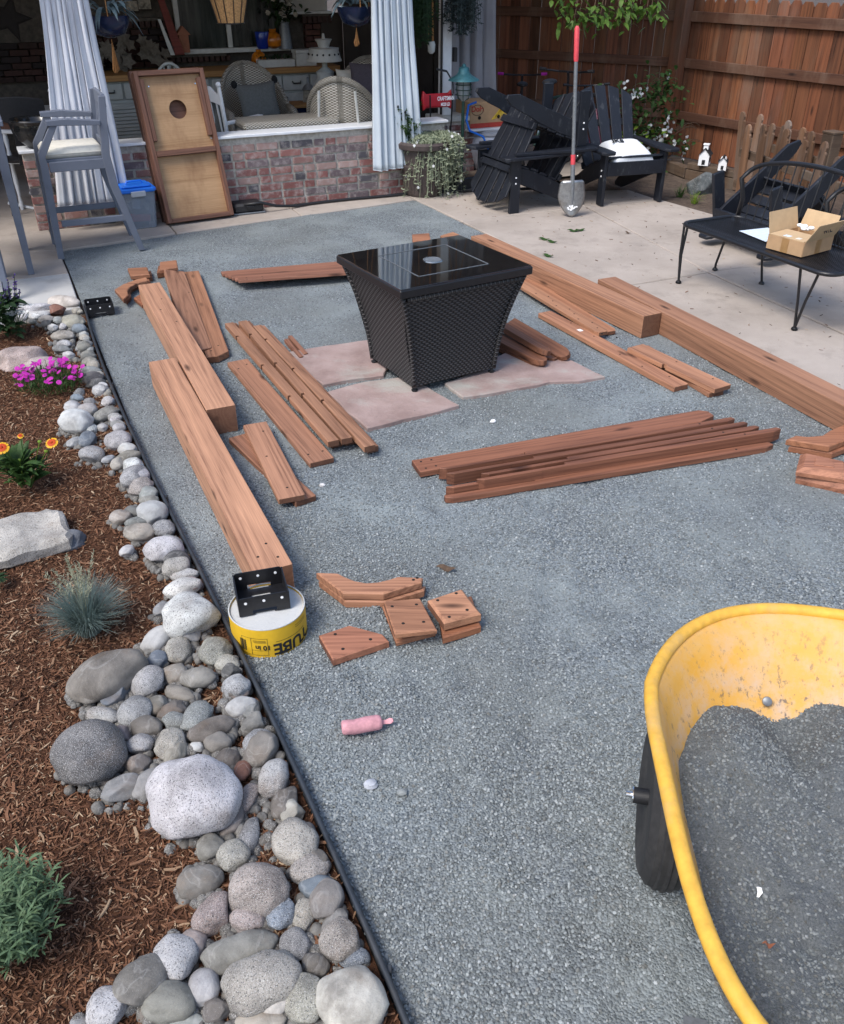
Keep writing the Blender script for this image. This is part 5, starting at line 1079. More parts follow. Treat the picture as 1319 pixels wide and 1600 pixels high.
# dark return wall at the end of the porch, low so that a slit of sky shows
rt = thing('porch_end_wall', 'dark panelled wall closing the far end of the porch', 'wall', UV(4.25, 11.4, 0), A)
for k in range(9): mb = MB(); mb.box((.10 + k * .205, .02 * (k % 2), 1.31), (.2, .04, 2.62), .004); mb.build('panel', M['dark_wall'], rt)
mb = MB(); mb.box((-.12, .1, .71), (.28, .05, 1.43)); mb.build('low_panel', M['dark_wall'], rt)
lw = thing('porch_side_wall', 'dark wall at the open end of the porch beyond the bar', 'wall', UV(-3.4, 8.4, 0), A)
for k in range(10): mb = MB(); mb.box((0, k * .32, 1.31), (.05, .31, 2.62), .004); mb.build('panel', M['dark_wall'], lw)
# pictures in the house wall
for (x0, x1, y0, y1, lb) in ((197, 213, 1, 17, 'small framed print with a pale mat on the house wall'), (216, 233, -4, 14, 'small framed print with a dark figure on the house wall')):
    u0, u1, z0, z1 = zone(x0, x1, y0, y1); pr = thing('framed_picture', lb, 'picture', UV((u0 + u1) / 2, 11.49, (z0 + z1) / 2), A); mb = MB(); mb.box((0, 0, 0), (u1 - u0 + .03, .02, z1 - z0 + .03), .003); mb.build('frame', M['dark_wall'], pr); mb = MB(); mb.box((0, -.012, 0), (u1 - u0, .006, z1 - z0)); mb.build('print', M['picture'], pr)
# ---------------------------------------------------------------- curtains
def curtain(label, top, bot, v, zt, zb, mat, folds, amp, seed, knot=None, tail=None, mid=0.0):
    (a0, a1), (b0, b1) = top, bot; root = thing('curtain', label, 'curtain', UV(0, v, 0), A, 'outdoor curtains of the porch'); r = random.Random(seed); nx, nz = folds * 10, 44; vs = []; fs = []
    ph = [r.uniform(-.5, .5) for _ in range(folds + 2)]; wd = [r.uniform(.7, 1.4) for _ in range(folds)]; tot = sum(wd); cum = [0]
    for x in wd: cum.append(cum[-1] + x / tot)
    for j in range(nz + 1):
        t = j / nz; z = zt + (zb - zt) * t; pinch = 1 - mid * math.exp(-((t - .45) / .18) ** 2)
        e0 = a0 + (b0 - a0) * t ** 1.3; e1 = a1 + (b1 - a1) * t ** 1.1; c = (e0 + e1) / 2; hw_ = (e1 - e0) / 2 * pinch
        for i in range(nx + 1):
            s = i / nx; k = next((q for q in range(folds) if s <= cum[q + 1] + 1e-9), folds - 1); f = (s - cum[k]) / (cum[k + 1] - cum[k])
            y = amp * (.55 + .45 * t) * (math.cos(f * math.tau) * .8 + .35 * math.sin(f * math.tau * 2 + ph[k] * 3 + t * 3)) + .010 * noise.noise(Vector((s * 9, t * 5, seed))); u = c - hw_ + 2 * hw_ * s + .010 * math.sin(f * math.tau + t * 4 + ph[k]) * wd[k]
            zz = z + (.05 * noise.noise(Vector((s * 3.1, seed, 0))) if j == nz else 0)
            vs.append((u, y, zz))
    for j in range(nz):
        for i in range(nx): q = j * (nx + 1) + i; fs.append((q, q + 1, q + nx + 2, q + nx + 1))
    mb = MB(); mb.add(vs, fs); o = mb.build('drape', mat, root, smooth=180); sd = o.modifiers.new('cloth', 'SOLIDIFY'); sd.thickness = .002
    hm = MB(); hm.tube([(vs[nz * (nx + 1) + i][0], vs[nz * (nx + 1) + i][1], vs[nz * (nx + 1) + i][2] + .003) for i in range(nx + 1)], .004, 5); hm.build('hem', mat, root, smooth=180)
    return root
uu = lambda x, y, v: TOUV(ATV(x, y, v))[0]
curtain('long white curtain hanging behind the grey bar stool', (.62, .90), (.40, .99), 8.02, 2.5, .22, M['curtain'], 9, .034, 3, mid=.05)
curtain('pale blue curtain hanging over the wall end above the flower pot', (3.27, 3.60), (3.26, 3.77), 8.05, 2.5, .275, M['curtain_blue'], 7, .034, 6)
curtain('grey curtain drawn back beside the brick pier', (4.50, 5.10), (4.55, 5.20), 9.15, 2.5, .45, M['curtain_grey'], 4, .07, 9)
# ---------------------------------------------------------------- counter with cabinets
ct = thing('counter_cabinet', 'long wood-topped counter with white drawers against the house wall', 'cabinet', UV(0, 10.92, 0), A)
mb = MB(); mb.box((2.45, .27, .875), (3.1, .60, .06), .004); mb.build('counter_top', M['counter'], ct)
mb = MB(); mb.box((2.45, .30, .43), (2.98, .50, .82)); mb.build('carcass', M['cabinet_grey'], ct)
for k, (u0, u1, z0, z1, louv) in enumerate([(1.18, 1.46, .66, .82, 0), (1.48, 1.92, .66, .82, 0), (1.20, 1.92, .24, .62, 1), (2.95, 3.28, .66, .82, 0), (3.30, 3.62, .66, .82, 0), (3.64, 3.90, .66, .82, 0), (2.95, 3.62, .52, .63, 0), (3.64, 3.90, .52, .63, 0), (1.98, 2.42, .24, .82, 0), (2.46, 2.90, .24, .82, 0)]):
    mb = MB(); mt = M['cabinet_grey'] if u1 < 2 else M['old_white']; mb.box(((u0 + u1) / 2, .035, (z0 + z1) / 2), (u1 - u0, .03, z1 - z0), .006); d = mb.build('door' if louv or z1 - z0 > .3 else 'drawer', mt, ct)
    if louv:
        for q in range(9): l = MB(); l.box(((u0 + u1) / 2, .012, z0 + .04 + q * .037), (u1 - u0 - .08, .012, .03), .002, rot=(R(-28), 0, 0)); l.build('slat', mt, d)
    else:
        h = MB(); c = (u0 + u1) / 2; h.tube([(c - .05, .018, (z0 + z1) / 2 + .015), (c - .045, -.005, (z0 + z1) / 2 - .005), (c + .045, -.005, (z0 + z1) / 2 - .005), (c + .05, .018, (z0 + z1) / 2 + .015)], .007, 6); h.build('handle', M['black_metal'], d, smooth=60)
# string of lit bulbs under the porch roof (seen mirrored in the fire pit top)
sl = thing('string_lights', 'string of small warm bulbs under the porch roof', 'string lights', UV(2.6, 9.6, 2.25), A); mb = MB(); mb.tube([(-1.5 + i * .15, 0, .06 * ((i - 10) / 10) ** 2) for i in range(21)], .004, 5); mb.build('cable', M['black_plastic'], sl)
for i in (1, 5, 9, 11, 15, 19): mb = MB(); mb.ball((-1.5 + i * .15, 0, .06 * ((i - 10) / 10) ** 2 - .03), .016, 8, 6); mb.build('bulb', M['bulb'], sl)
# ---------------------------------------------------------------- porch furniture and small things
def FL(px, v, py=200, z=.012): p = ATV(px, py, v); return Vector((p.x, p.y, z))
def shelf(px, py, v): return ATV(px, py, v)
def lathe_part(name, prof, mat, parent, n=18, loc=(0, 0, 0), M_=None, sm=45): mb = MB(); mb.lathe(prof, n, loc, M_); return mb.build(name, mat, parent, smooth=sm)
def fancy_chair(label, p, rz, mat, cush=None):
    t = thing('spindle_armchair', label, 'chair', p, rz, 'white spindle chairs on the porch')
    mb = MB(); mb.prism([(-.25, -.24), (.25, -.24), (.22, .22), (-.22, .22)], .40, .43, .006); mb.build('seat', mat, t)
    for s in (-1, 1):
        mb = MB(); mb.tube([(s * .21, .21, 0), (s * .215, .21, .42), (s * .235, .30, .98)], [.02, .022, .018], 8); mb.ball((s * .236, .305, 1.0), .024, 8, 6); mb.build('back_post', mat, t, smooth=60)
        mb = MB(); mb.lathe([(.016, 0), (.02, .06), (.013, .12), (.022, .25), (.016, .4), (.024, .46), (.014, .52), (.022, .60), (.016, .66)], 10, (s * .24, -.2, 0)); mb.build('front_post', mat, t, smooth=60)
        mb = MB(); mb.prism([(-.03, -.28), (.03, -.28), (.028, .0), (.02, .24), (-.02, .24), (-.028, 0)], .655, .685, .006, Matrix.Translation((s * .24, 0, 0))); mb.build('arm', mat, t)
    mb = MB(); n = 20; o = [(-.235 + .47 * i / n, .90 + .085 * math.sin(math.pi * i / n) ** .7 + .012 * math.cos(i * 1.25)) for i in range(n + 1)] + [(.235 - .47 * i / n, .82 + .03 * abs(math.sin(2 * math.pi * i / n))) for i in range(n + 1)]
    mb.prism(o, -.012, .012, .003, rotM(R(90), 0, 0, (0, .285, 0))); mb.build('crest_rail', mat, t)
    mb = MB(); mb.prism([(-.225, .50), (.225, .50), (.22, .57), (.1, .59), (-.1, .59), (-.22, .57)], -.01, .01, .002, rotM(R(90), 0, 0, (0, .235, 0))); mb.build('lower_rail', mat, t)
    for i in range(6): mb = MB(); x = -.17 + i * .068; mb.tube([(x, .235, .57), (x * 1.02, .285, .86)], .009, 6); mb.build('spindle', mat, t, smooth=60)
    for s in (-1, 1): mb = MB(); mb.tube([(s * .21, -.34, .05), (s * .21, -.1, .005), (s * .21, .2, .005), (s * .21, .46, .08)], .016, 6); mb.build('rocker', mat, t, smooth=60)
    if cush:
        mb = MB(); mb.ball((0, 0, .46), (.25, .23, .06), 14, 8); mb.build('seat_cushion', M[cush], t, smooth=180); mb = MB(); mb.ball((0, .20, .68), (.2, .07, .2), 14, 8); mb.build('back_cushion', M['pillow_grey'], t, smooth=180)
    return t
fancy_chair('white spindle rocking chair with dark cushions behind the cornhole board', FL(350, 9.0), A + R(128), M['white_paint'], 'dark_green_cloth')
fancy_chair('white carved chair standing by the dark bowl left of the white curtain', FL(60, 9.15), A + R(-120), M['white_paint'])
def windsor(label, p, rz, mat, h=1.05):
    t = thing('windsor_chair', label, 'chair', p, rz); mb = MB(); mb.lathe([(.21, .42), (.22, .44), (.2, .46)], 20); mb.build('seat', mat, t, smooth=50)
    pts = [(.21 * math.cos(a), .17 + .05 * math.sin(a), .46 + (h - .46) * math.sin(a) ** .8 if math.sin(a) > 0 else .46) for a in [math.pi * i / 18 for i in range(19)]]; mb = MB(); mb.tube(pts, .015, 8); mb.build('hoop', mat, t, smooth=60)
    for i in range(7): x = -.15 + i * .05; z = .46 + (h - .48) * (1 - (x / .21) ** 2) ** .4; mb = MB(); mb.tube([(x * .8, .17, .45), (x, .215, z)], .006 if i != 3 else .022, 6); mb.build('spindle', mat, t, smooth=60)
    for sx in (-1, 1):
        for sy in (-1, 1): mb = MB(); mb.tube([(sx * .14, sy * .13, .43), (sx * .2, sy * .19, 0)], [.018, .014], 8); mb.build('leg', mat, t, smooth=60)
    return t
windsor('hoop-back spindle chair behind the cornhole board', FL(266, 10.2, 120), A + R(170), M['cabinet_grey'], 1.07)
def weave_uv(o, su=1.0, sv=1.0):
    me = o.data; L = me.uv_layers.new(name='UVMap')
    for lp in me.loops: c = me.vertices[lp.vertex_index].co; L.data[lp.index].uv = ((math.atan2(c.x, -c.y + 1e-6) * .35 + c.x * .3) * su, c.z * sv)
def wicker_chair(label, p, rz, cushion=None, pillow=None):
    t = thing('wicker_armchair', label, 'chair', p, rz, 'cream wicker armchairs'); mat = M['white_wicker']; n = 26
    # wrap-around back: high at the rear, falling to the arms
    vs = []; fs = []; nz = 8
    for j in range(nz + 1):
        for i in range(n + 1):
            a = math.pi * (i / n) * 1.16 - math.pi * .08; f = max(0, math.sin(a)) ; htop = .60 + .42 * f ** 1.1; z = .12 + (htop - .12) * j / nz; rr = .33 + .05 * (z - .4); vs.append((rr * 1.03 * math.cos(a), (rr + .03 * f) * math.sin(a) + .05 * max(0, z - .5), z))
    for j in range(nz):
        for i in range(n): k = j * (n + 1) + i; fs.append((k, k + 1, k + n + 2, k + n + 1))
    mb = MB(); mb.add(vs, fs); o = mb.build('woven_back', mat, t, smooth=180); weave_uv(o, 1.2, 1); sd = o.modifiers.new('w', 'SOLIDIFY'); sd.thickness = .02
    mb = MB(); mb.tube([vs[nz * (n + 1) + i] for i in range(n + 1)], .026, 8); o = mb.build('rolled_edge', mat, t, smooth=180); weave_uv(o, 2, 2)
    mb = MB(); mb.prism([(-.3, -.3), (.3, -.3), (.3, .25), (-.3, .25)], .36, .42, .01); o = mb.build('seat', mat, t); weave_uv(o)
    mb = MB(); mb.box((0, -.30, .25), (.58, .02, .24)); o = mb.build('apron', mat, t); weave_uv(o)
    for s in (-1, 1):
        mb = MB(); mb.tube([(s * .33, -.28, .12), (s * .345, -.3, .5), (s * .34, -.22, .60), (s * .35, 0.02, .62)], .035, 8); o = mb.build('arm', mat, t, smooth=180); weave_uv(o, 2, 2)
        mb = MB(); mb.box((s * .33, -.14, .34), (.02, .3, .44)); o = mb.build('side_panel', mat, t); weave_uv(o, 1, 1)
        for y in (-.27, .24): mb = MB(); mb.tube([(s * .28, y, .3), (s * .28, y, 0)], .018, 6); mb.build('leg', M['old_white'], t, smooth=60)
        mb = MB(); mb.tube([(s * .22, .37, .02), (s * .20, .40, .5), (s * .17, .43, .92)], .014, 6); mb.build('back_cane', M['old_white'], t, smooth=60)
    if cushion: mb = MB(); mb.box((0, -.03, .46), (.54, .50, .09), .03); c = mb.build('seat_cushion', M['cream'], t); s_ = MB(); [s_.box((x, -.03, .4635), (.05, .504, .088), .002) for x in (-.2, -.06, .08, .22)]; s_.build('dark_stripes', M['black_cloth'], c)['kind'] = 'stuff'
    return t
def throw_pillow(label, p, rot, size, mat, tassel=False):
    t = thing('throw_pillow', label, 'pillow', p); t.rotation_euler = rot; n = 14; vs = []; fs = []
    for sgn in (1, -1):
        k0 = len(vs)
        for j in range(n + 1):
            for i in range(n + 1):
                x, y = i / n * 2 - 1, j / n * 2 - 1; h = (max(0, (1 - x ** 4)) * max(0, (1 - y ** 4))) ** .55; w_ = 1 - .10 * (1 - abs(x) ** 2) * abs(y) ** 3; w2 = 1 - .10 * (1 - abs(y) ** 2) * abs(x) ** 3; vs.append((x * size[0] / 2 * w2, sgn * h * size[1] / 2, y * size[2] / 2 * w_))
        for j in range(n):
            for i in range(n): k = k0 + j * (n + 1) + i; q = (k, k + 1, k + n + 2, k + n + 1); fs.append(q if sgn < 0 else q[::-1])
    mb = MB(); mb.add(vs, fs); mb.build('cover', mat, t, smooth=180)
    if tassel:
        for s in (-1, 1): mb = MB(); mb.ball((s * size[0] / 2, 0, size[2] / 2), (.035, .03, .04), 8, 5); mb.build('tassel', M['black_cloth'], t, smooth=180)
    return t
wc = FL(405, 9.85); wicker_chair('round-backed cream wicker chair facing out in the middle of the porch', wc, A, True)
throw_pillow('grey square pillow with dark tassels on the round wicker chair', wc + UV(.02, -.02) + Vector((0, 0, .68)), (R(-18), R(-4), A), (.44, .15, .40), M['pillow_grey'], True)
wicker_chair('cream wicker chair seen from behind right at the brick wall', FL(541, 8.78), A + R(150))
wb = FL(575, 9.9, 130); wicker_chair('cream wicker chair half hidden behind the pale blue curtain', wb, A + R(-25)); throw_pillow('mauve pillow on the half hidden wicker chair', wb + Vector((0, 0, .82)), (R(-15), 0, A - R(20)), (.40, .14, .38), M['purple_cloth'])
throw_pillow('green pillow propped between the wicker chairs', FL(522, 9.6, 150, .60), (R(-25), R(8), A + R(10)), (.42, .14, .40), M['green_cloth'])
throw_pillow('small cream pillow beside the mauve one', FL(541, 10.1, 120, .80), (R(-15), 0, A), (.22, .12, .30), M['cream'])
def ottoman():
    a, b = FL(372, 8.62), FL(520, 8.62); c = (a + b) / 2; L = (b - a).length; t = thing('wicker_bench', 'long cream wicker bench top just behind the brick wall', 'bench', c, A); mb = MB(); mb.box((0, 0, .66), (L, .44, .07), .02); o = mb.build('woven_top', M['white_wicker'], t); L_ = o.data.uv_layers.new(name='UVMap')
    for lp in o.data.loops: q = o.data.vertices[lp.vertex_index].co; L_.data[lp.index].uv = (q.x, q.y + q.z)
    mb = MB(); mb.box((0, 0, .56), (L - .04, .40, .13)); mb.build('apron', M['old_white'], t)
    for s in (-1, 1):
        for y in (-.17, .17): mb = MB(); mb.box((s * (L / 2 - .05), y, .25), (.05, .05, .5)); mb.build('leg', M['old_white'], t)
ottoman()
ft = thing('round_fire_bowl', 'dark round fire bowl table among the porch chairs', 'fire bowl', FL(432, 9.25), A); lathe_part('bowl', [(.20, 0), (.24, .05), (.28, .30), (.36, .40), (.38, .43), (.36, .45), (.20, .44), (.14, .40), (.0, .39)], M['black_plastic'], ft, 28); mb = MB(); [mb.ball((rnd.gauss(0, .06), rnd.gauss(0, .05), .43), .02, 6, 4) for _ in range(30)]; mb.build('lava_rock', M['black_plastic'], ft)['kind'] = 'stuff'
sd_ = thing('side_table', 'small orange wood side table behind the wicker chairs', 'table', FL(478, 10.35, 150), A); mb = MB(); mb.box((0, 0, .57), (.40, .34, .035), .005); mb.build('table_top', M['counter'], sd_); mb = MB(); mb.box((0, 0, .28), (.34, .28, .54)); mb.build('base_box', M['navy'], sd_)
ln = thing('lantern', 'little weathered lantern with a pointed top on the side table', 'lantern', FL(482, 10.35, 140, .588), A); lathe_part('body', [(.07, 0), (.075, .02), (.06, .13), (.075, .14)], M['picture'], ln, 4); lathe_part('roof', [(.08, .14), (.05, .18), (.02, .20), (.012, .24), (.018, .26), (.0, .27)], M['shaft'], ln, 8)
lamp = thing('enamel_lamp', 'tiered white enamel lamp with dark dots beside the counter end', 'lamp', FL(509, 10.45, 130, .0), A)
zz = lambda y: shelf(509, y, 10.45).z
lathe_part('base', [(.13, zz(132)), (.125, zz(128)), (.09, zz(120)), (.10, zz(112)), (.06, zz(108)), (.03, zz(104)), (.03, zz(96))], M['old_white'], lamp, 24); lathe_part('shade', [(.03, zz(96)), (.20, zz(95)), (.185, zz(90)), (.165, zz(78)), (.17, zz(75)), (.06, zz(74))], M['old_white'], lamp, 28); lathe_part('bowl', [(.06, zz(74)), (.07, zz(68)), (.095, zz(61)), (.02, zz(60)), (.012, zz(52))], M['old_white'], lamp, 24); lathe_part('stand', [(.12, 0), (.12, zz(132) + .001)], M['navy'], lamp, 20)
mb = MB()
for i in range(16): a = i * math.tau / 16; mb.ball((math.cos(a) * .176, math.sin(a) * .176, zz(84)), (.012, .012, .012), 6, 4)
mb.build('dots', M['black_plastic'], lamp)['kind'] = 'stuff'
CZ = .906
def on_counter(px, v=11.15): p = ATV(px, 95, v); return Vector((p.x, p.y, CZ))
vz = thing('amber_vase', 'amber glass pumpkin vase on the window sill', 'vase', shelf(428, 76, 11.42), A); lathe_part('body', [(.03, 0), (.09, .03), (.105, .09), (.085, .15), (.04, .18), (.045, .21)], M['amber'], vz, 12)
vz = thing('amber_vase', 'amber glass pumpkin vase standing lower on the counter', 'vase', on_counter(405), A); lathe_part('body', [(.03, 0), (.085, .03), (.095, .08), (.075, .13), (.03, .16), (.03, .18)], M['amber'], vz, 12)
vz = thing('cobalt_vase', 'cobalt blue vase between the amber vases', 'vase', shelf(411, 76, 11.42), A); lathe_part('body', [(.06, 0), (.07, .02), (.085, .17), (.08, .18)], M['cobalt'], vz, 18)
pt = thing('metal_pitcher', 'tall dull metal pitcher holding dark flowers', 'pitcher', shelf(447, 76, 11.40), A); lathe_part('body', [(.085, 0), (.08, .02), (.055, .25), (.06, .28)], M['shaft'], pt, 18); fb = MB(); fl_ = MB()
for i in range(150): e = Vector((rnd.gauss(0, .11), rnd.gauss(0, .09), .30 + abs(rnd.gauss(0, .15)))); leaf_fan(fb, e, (rnd.gauss(0, 1), rnd.gauss(0, 1), rnd.gauss(.3, .6)), .09, .045, rnd, .1, .3, 3)
fb.build('foliage', M['leaf_dark'], pt)
for i in range(12): bloom(fl_, (rnd.gauss(0, .10), -.10 + rnd.gauss(0, .03), .34 + rnd.uniform(0, .2)), (0, -1, .4), .03, 7, .022, rnd)
fl_.build('blooms', M['picture'], pt)
pb = thing('planter_box', 'low white planter box on the counter', 'planter', on_counter(430, 11.05), A); mb = MB(); mb.box((0, 0, .04), (.44, .14, .08), .005); mb.build('box', M['old_white'], pb); mb = MB(); [leaf_fan(mb, (rnd.uniform(-.2, .2), rnd.uniform(-.05, .05), .08), (rnd.gauss(0, 1), rnd.gauss(0, 1), 1), .07, .02, rnd) for _ in range(50)]; mb.build('foliage', M['leaf_dark'], pb)
wbx = thing('storage_box', 'lidded white box on the counter beside the enamel lamp', 'box', on_counter(476, 11.05), A); mb = MB(); mb.box((0, 0, .065), (.25, .16, .13), .006); mb.build('box', M['old_white'], wbx); mb = MB(); mb.box((0, 0, .15), (.26, .17, .04), .006); mb.build('lid', M['old_white'], wbx)
gl = thing('leaf_garland', 'garland of big dry pale leaves along the counter', 'garland', on_counter(200, 11.3), A)
for i in range(46):
    mb = MB(); x = rnd.uniform(-.62, .45); z = .10 + rnd.uniform(0, .30) * math.exp(-(x / .45) ** 2); a = rnd.uniform(0, math.tau); L_ = rnd.uniform(.13, .2); n_ = 5; o = []
    for k in range(10): rr = L_ / 2 * (1 if k % 2 == 0 else .55); o.append((rr * math.cos(k * math.tau / 10), rr * math.sin(k * math.tau / 10)))
    mb.prism(o, -.002, .002, 0, rotM(R(70 + rnd.uniform(-25, 25)), a * .15, 0, (x, rnd.uniform(-.1, .02), z - .04))); mb.build('leaf', M['garland'], gl)
bd = thing('leaning_board', 'dark red board leaning on the window sill', 'board', shelf(274, 86, 11.3), A); mb = MB(); mb.prism([(0, 0), (.11, 0), (-.09, .78), (-.16, .86)], -.012, .012, .003, rotM(R(84), 0, 0)); mb.build('plank', M['board_frame'], bd, color=(.9, .35, .35)); mb = MB(); mb.prism([(-.05, .0), (.0, 0), (-.10, .36), (-.13, .36)], -.02, -.013, 0, rotM(R(84), 0, 0)); mb.build('pale_strip', M['old_white'], bd)
bh_ = thing('birdhouse', 'little rust red birdhouse on the window sill', 'birdhouse', shelf(289, 82, 11.38), A); mb = MB(); mb.box((0, 0, .09), (.11, .09, .18), .003); mb.build('box', M['terracotta'], bh_, color=(1, 1, 1)); mb = MB(); mb.prism([(-.08, .18), (.08, .18), (0, .27)], -.06, .06, 0, rotM(R(90), 0, 0)); mb.build('roof', M['terracotta'], bh_)
# ---- things hanging from the porch roof
def hanging(label, px, py, v, pot_prof, pot_mat, name='hanging_pot', cord=True):
    p = shelf(px, py, v); t = thing(name, label, 'hanging pot', p, A); lathe_part('pot', pot_prof, pot_mat, t, 22); h = 2.64 - p.z; top = pot_prof[-1]
    for k in range(3): a = k * math.tau / 3 + .4; mb = MB(); mb.tube([(top[0] * math.cos(a), top[0] * math.sin(a), top[1]), (0, 0, h)], .004, 5); mb.build('cord', M['straw'], t)
    return t
def succulent(t, z, r, n=34, L=.26):
    mb = MB()
    for i in range(n): a = r.uniform(0, math.tau); leaf_fan(mb, (.06 * math.cos(a), .06 * math.sin(a), z), (math.cos(a), math.sin(a), r.uniform(-.1, .9)), L * r.uniform(.6, 1.1), .035, r, .35, r.uniform(.5, 1.1), 6)
    mb.build('foliage', M['blue_leaf'], t)
def tassel(t, z0, z1, mat):
    mb = MB(); r = random.Random(1)
    for i in range(60): a = r.uniform(0, math.tau); s = r.uniform(.005, .03); mb.tube([(0, 0, z0), (s * .5 * math.cos(a), s * .5 * math.sin(a), (z0 + z1) / 2), (s * math.cos(a), s * math.sin(a), z1 + r.uniform(0, .04))], .0025, 3)
    mb.build('tassel', mat, t)
BOWL = [(.03, -.16), (.12, -.13), (.165, -.05), (.17, 0)]
h1 = hanging('navy hanging bowl with pale blue green leaves beside the white curtain', 168, 24, 8.4, BOWL, M['navy']); succulent(h1, .02, random.Random(5)); tassel(h1, -.17, -.42, M['straw'])
h2 = hanging('navy hanging bowl with pale leaves beside the pale blue curtain', 556, 10, 8.45, BOWL, M['navy']); succulent(h2, .02, random.Random(8), 26); tassel(h2, -.17, -.32, M['straw'])
bk = hanging('coconut fibre hanging basket in a dark wire frame', 361, 36, 8.6, [(.115, 0), (.12, .03), (.155, .16), (.19, .30), (.2, .34)], M['coir'], 'hanging_basket'); mb = MB()
for k in range(12): a = k * math.tau / 12; mb.tube([(.117 * math.cos(a), .117 * math.sin(a), 0), (.124 * math.cos(a), .124 * math.sin(a), .03), (.16 * math.cos(a), .16 * math.sin(a), .16), (.205 * math.cos(a), .205 * math.sin(a), .34)], .004, 5)
for z, rr in ((0, .118), (.33, .203)): mb.tube([(rr * math.cos(i * math.tau / 24), rr * math.sin(i * math.tau / 24), z) for i in range(24)], .005, 5, closed=True)
mb.build('wire_frame', M['black_metal'], bk)
def trailing(label, px, v, py0, py1, mat, wid, n, seed, potm=None):
    p = shelf(px, py0, v); t = thing('hanging_fern', label, 'hanging plant', p, A, None); r = random.Random(seed); drop = p.z - shelf(px, py1, v).z; mb = MB()
    for i in range(n):
        x = r.gauss(0, wid * .42); y = r.gauss(0, .09); l = drop * r.uniform(.45, 1.05) * math.exp(-(x / wid) ** 2 * .5); pts = bez((x * .5, y * .4, .15), (x, y, .1), (x * 1.1, y, -l), 7); mb.strip(pts, [.004] * 8, (1, 0, 0))
        for q in pts[2:]:
            for k in range(4): e = Vector((r.gauss(0, 1), r.gauss(0, .6), r.gauss(-.4, .6))).normalized(); mb.strip([q, q + e * .035], [.010, .003], e.orthogonal())
    mb.build('trailing_stems', mat, t); lathe_part('pot', [(.08, .05), (.12, .12), (.14, .25)], potm or M['old_white'], t)
    for k in range(3): a = k * 2.1; mb = MB(); mb.tube([(.13 * math.cos(a), .13 * math.sin(a), .25), (0, 0, 2.64 - p.z)], .003, 4); mb.build('cord', M['straw'], t)
trailing('dark green trailing fern hanging beside the pale blue curtain', 655, 8.6, 5, 70, M['fern'], .16, 110, 2); trailing('grey green trailing plant hanging in front of the white post', 722, 8.7, 0, 52, M['grey_fern'], .2, 130, 6)
hp = hanging('tiny white pot dangling on a cord under the fern', 674, 84, 8.7, [(.015, 0), (.035, .02), (.04, .08), (.03, .11)], M['old_white'])
star = thing('metal_star', 'large dark star ornament hanging by the house wall', 'ornament', shelf(14, 28, 10.6), A); mb = MB(); o = []
for k in range(10): rr = .22 if k % 2 == 0 else .095; o.append((rr * math.sin(k * math.pi / 5), rr * math.cos(k * math.pi / 5)))
mb.prism(o, -.03, .03, .02, rotM(R(90), R(20), 0)); mb.build('star', M['hole'], star); mb = MB(); mb.tube([(0, 0, .28), (0, 0, 2.64 - star.location.z)], .003, 4); mb.build('cord', M['black_metal'], star)
# ---- left end: black stool, dark bowl, table
def black_stool(label, p, rz):
    t = thing('bistro_chair', label, 'chair', p, rz); m = M['black_plastic']; lathe_part('seat', [(.19, .44), (.2, .46), (.18, .475)], m, t, 20); mb = MB(); n = 14
    o = [(-.25 + .5 * i / n, .98 + .03 * math.sin(math.pi * i / n)) for i in range(n + 1)] + [(.25 - .5 * i / n, .84 - .05 * math.sin(math.pi * i / n) ** 6) for i in range(n + 1)]; mb.prism(o, -.012, .012, .003, rotM(R(82), 0, 0, (0, .34, 0))); mb.build('crest', m, t); mb = MB(); mb.prism([(-.04, .44), (.04, .44), (.03, .66), (.07, .84), (-.07, .84), (-.03, .66)], -.01, .01, .002, rotM(R(86), 0, 0, (0, .26, 0))); mb.build('splat', m, t)
    for sx in (-1, 1):
        mb = MB(); mb.tube([(sx * .16, .17, .44), (sx * .23, .2, .9)], .012, 6); mb.build('back_post', m, t)
        for sy in (-1, 1): mb = MB(); mb.tube([(sx * .14, sy * .13, .44), (sx * .19, sy * .18, 0)], .014, 6); mb.build('leg', m, t)
black_stool('black chair with a wide curved back at the far edge of the porch', FL(24, 9.0), A + R(180))
lt = thing('sideboard_table', 'pale topped table behind the black chair', 'table', FL(20, 9.9, 165), A); mb = MB(); mb.box((0, 0, .70), (1.5, .6, .05), .005); mb.build('table_top', M['old_white'], lt); mb = MB(); mb.box((0, 0, .62), (1.4, .5, .1)); mb.build('apron', M['board_frame'], lt)
for sx in (-.65, .65):
    for sy in (-.22, .22): mb = MB(); mb.box((sx, sy, .29), (.06, .06, .57)); mb.build('leg', M['board_frame'], lt)
db = thing('glazed_bowl', 'dark glazed bowl standing on the end of the brick wall', 'bowl', UV(.37, 8.28, .655), A); lathe_part('bowl', [(.09, 0), (.10, .015), (.15, .06), (.175, .14), (.17, .18), (.195, .21), (.19, .22), (.165, .2), (.14, .08), (.0, .05)], M['dark_glaze'], db, 28)
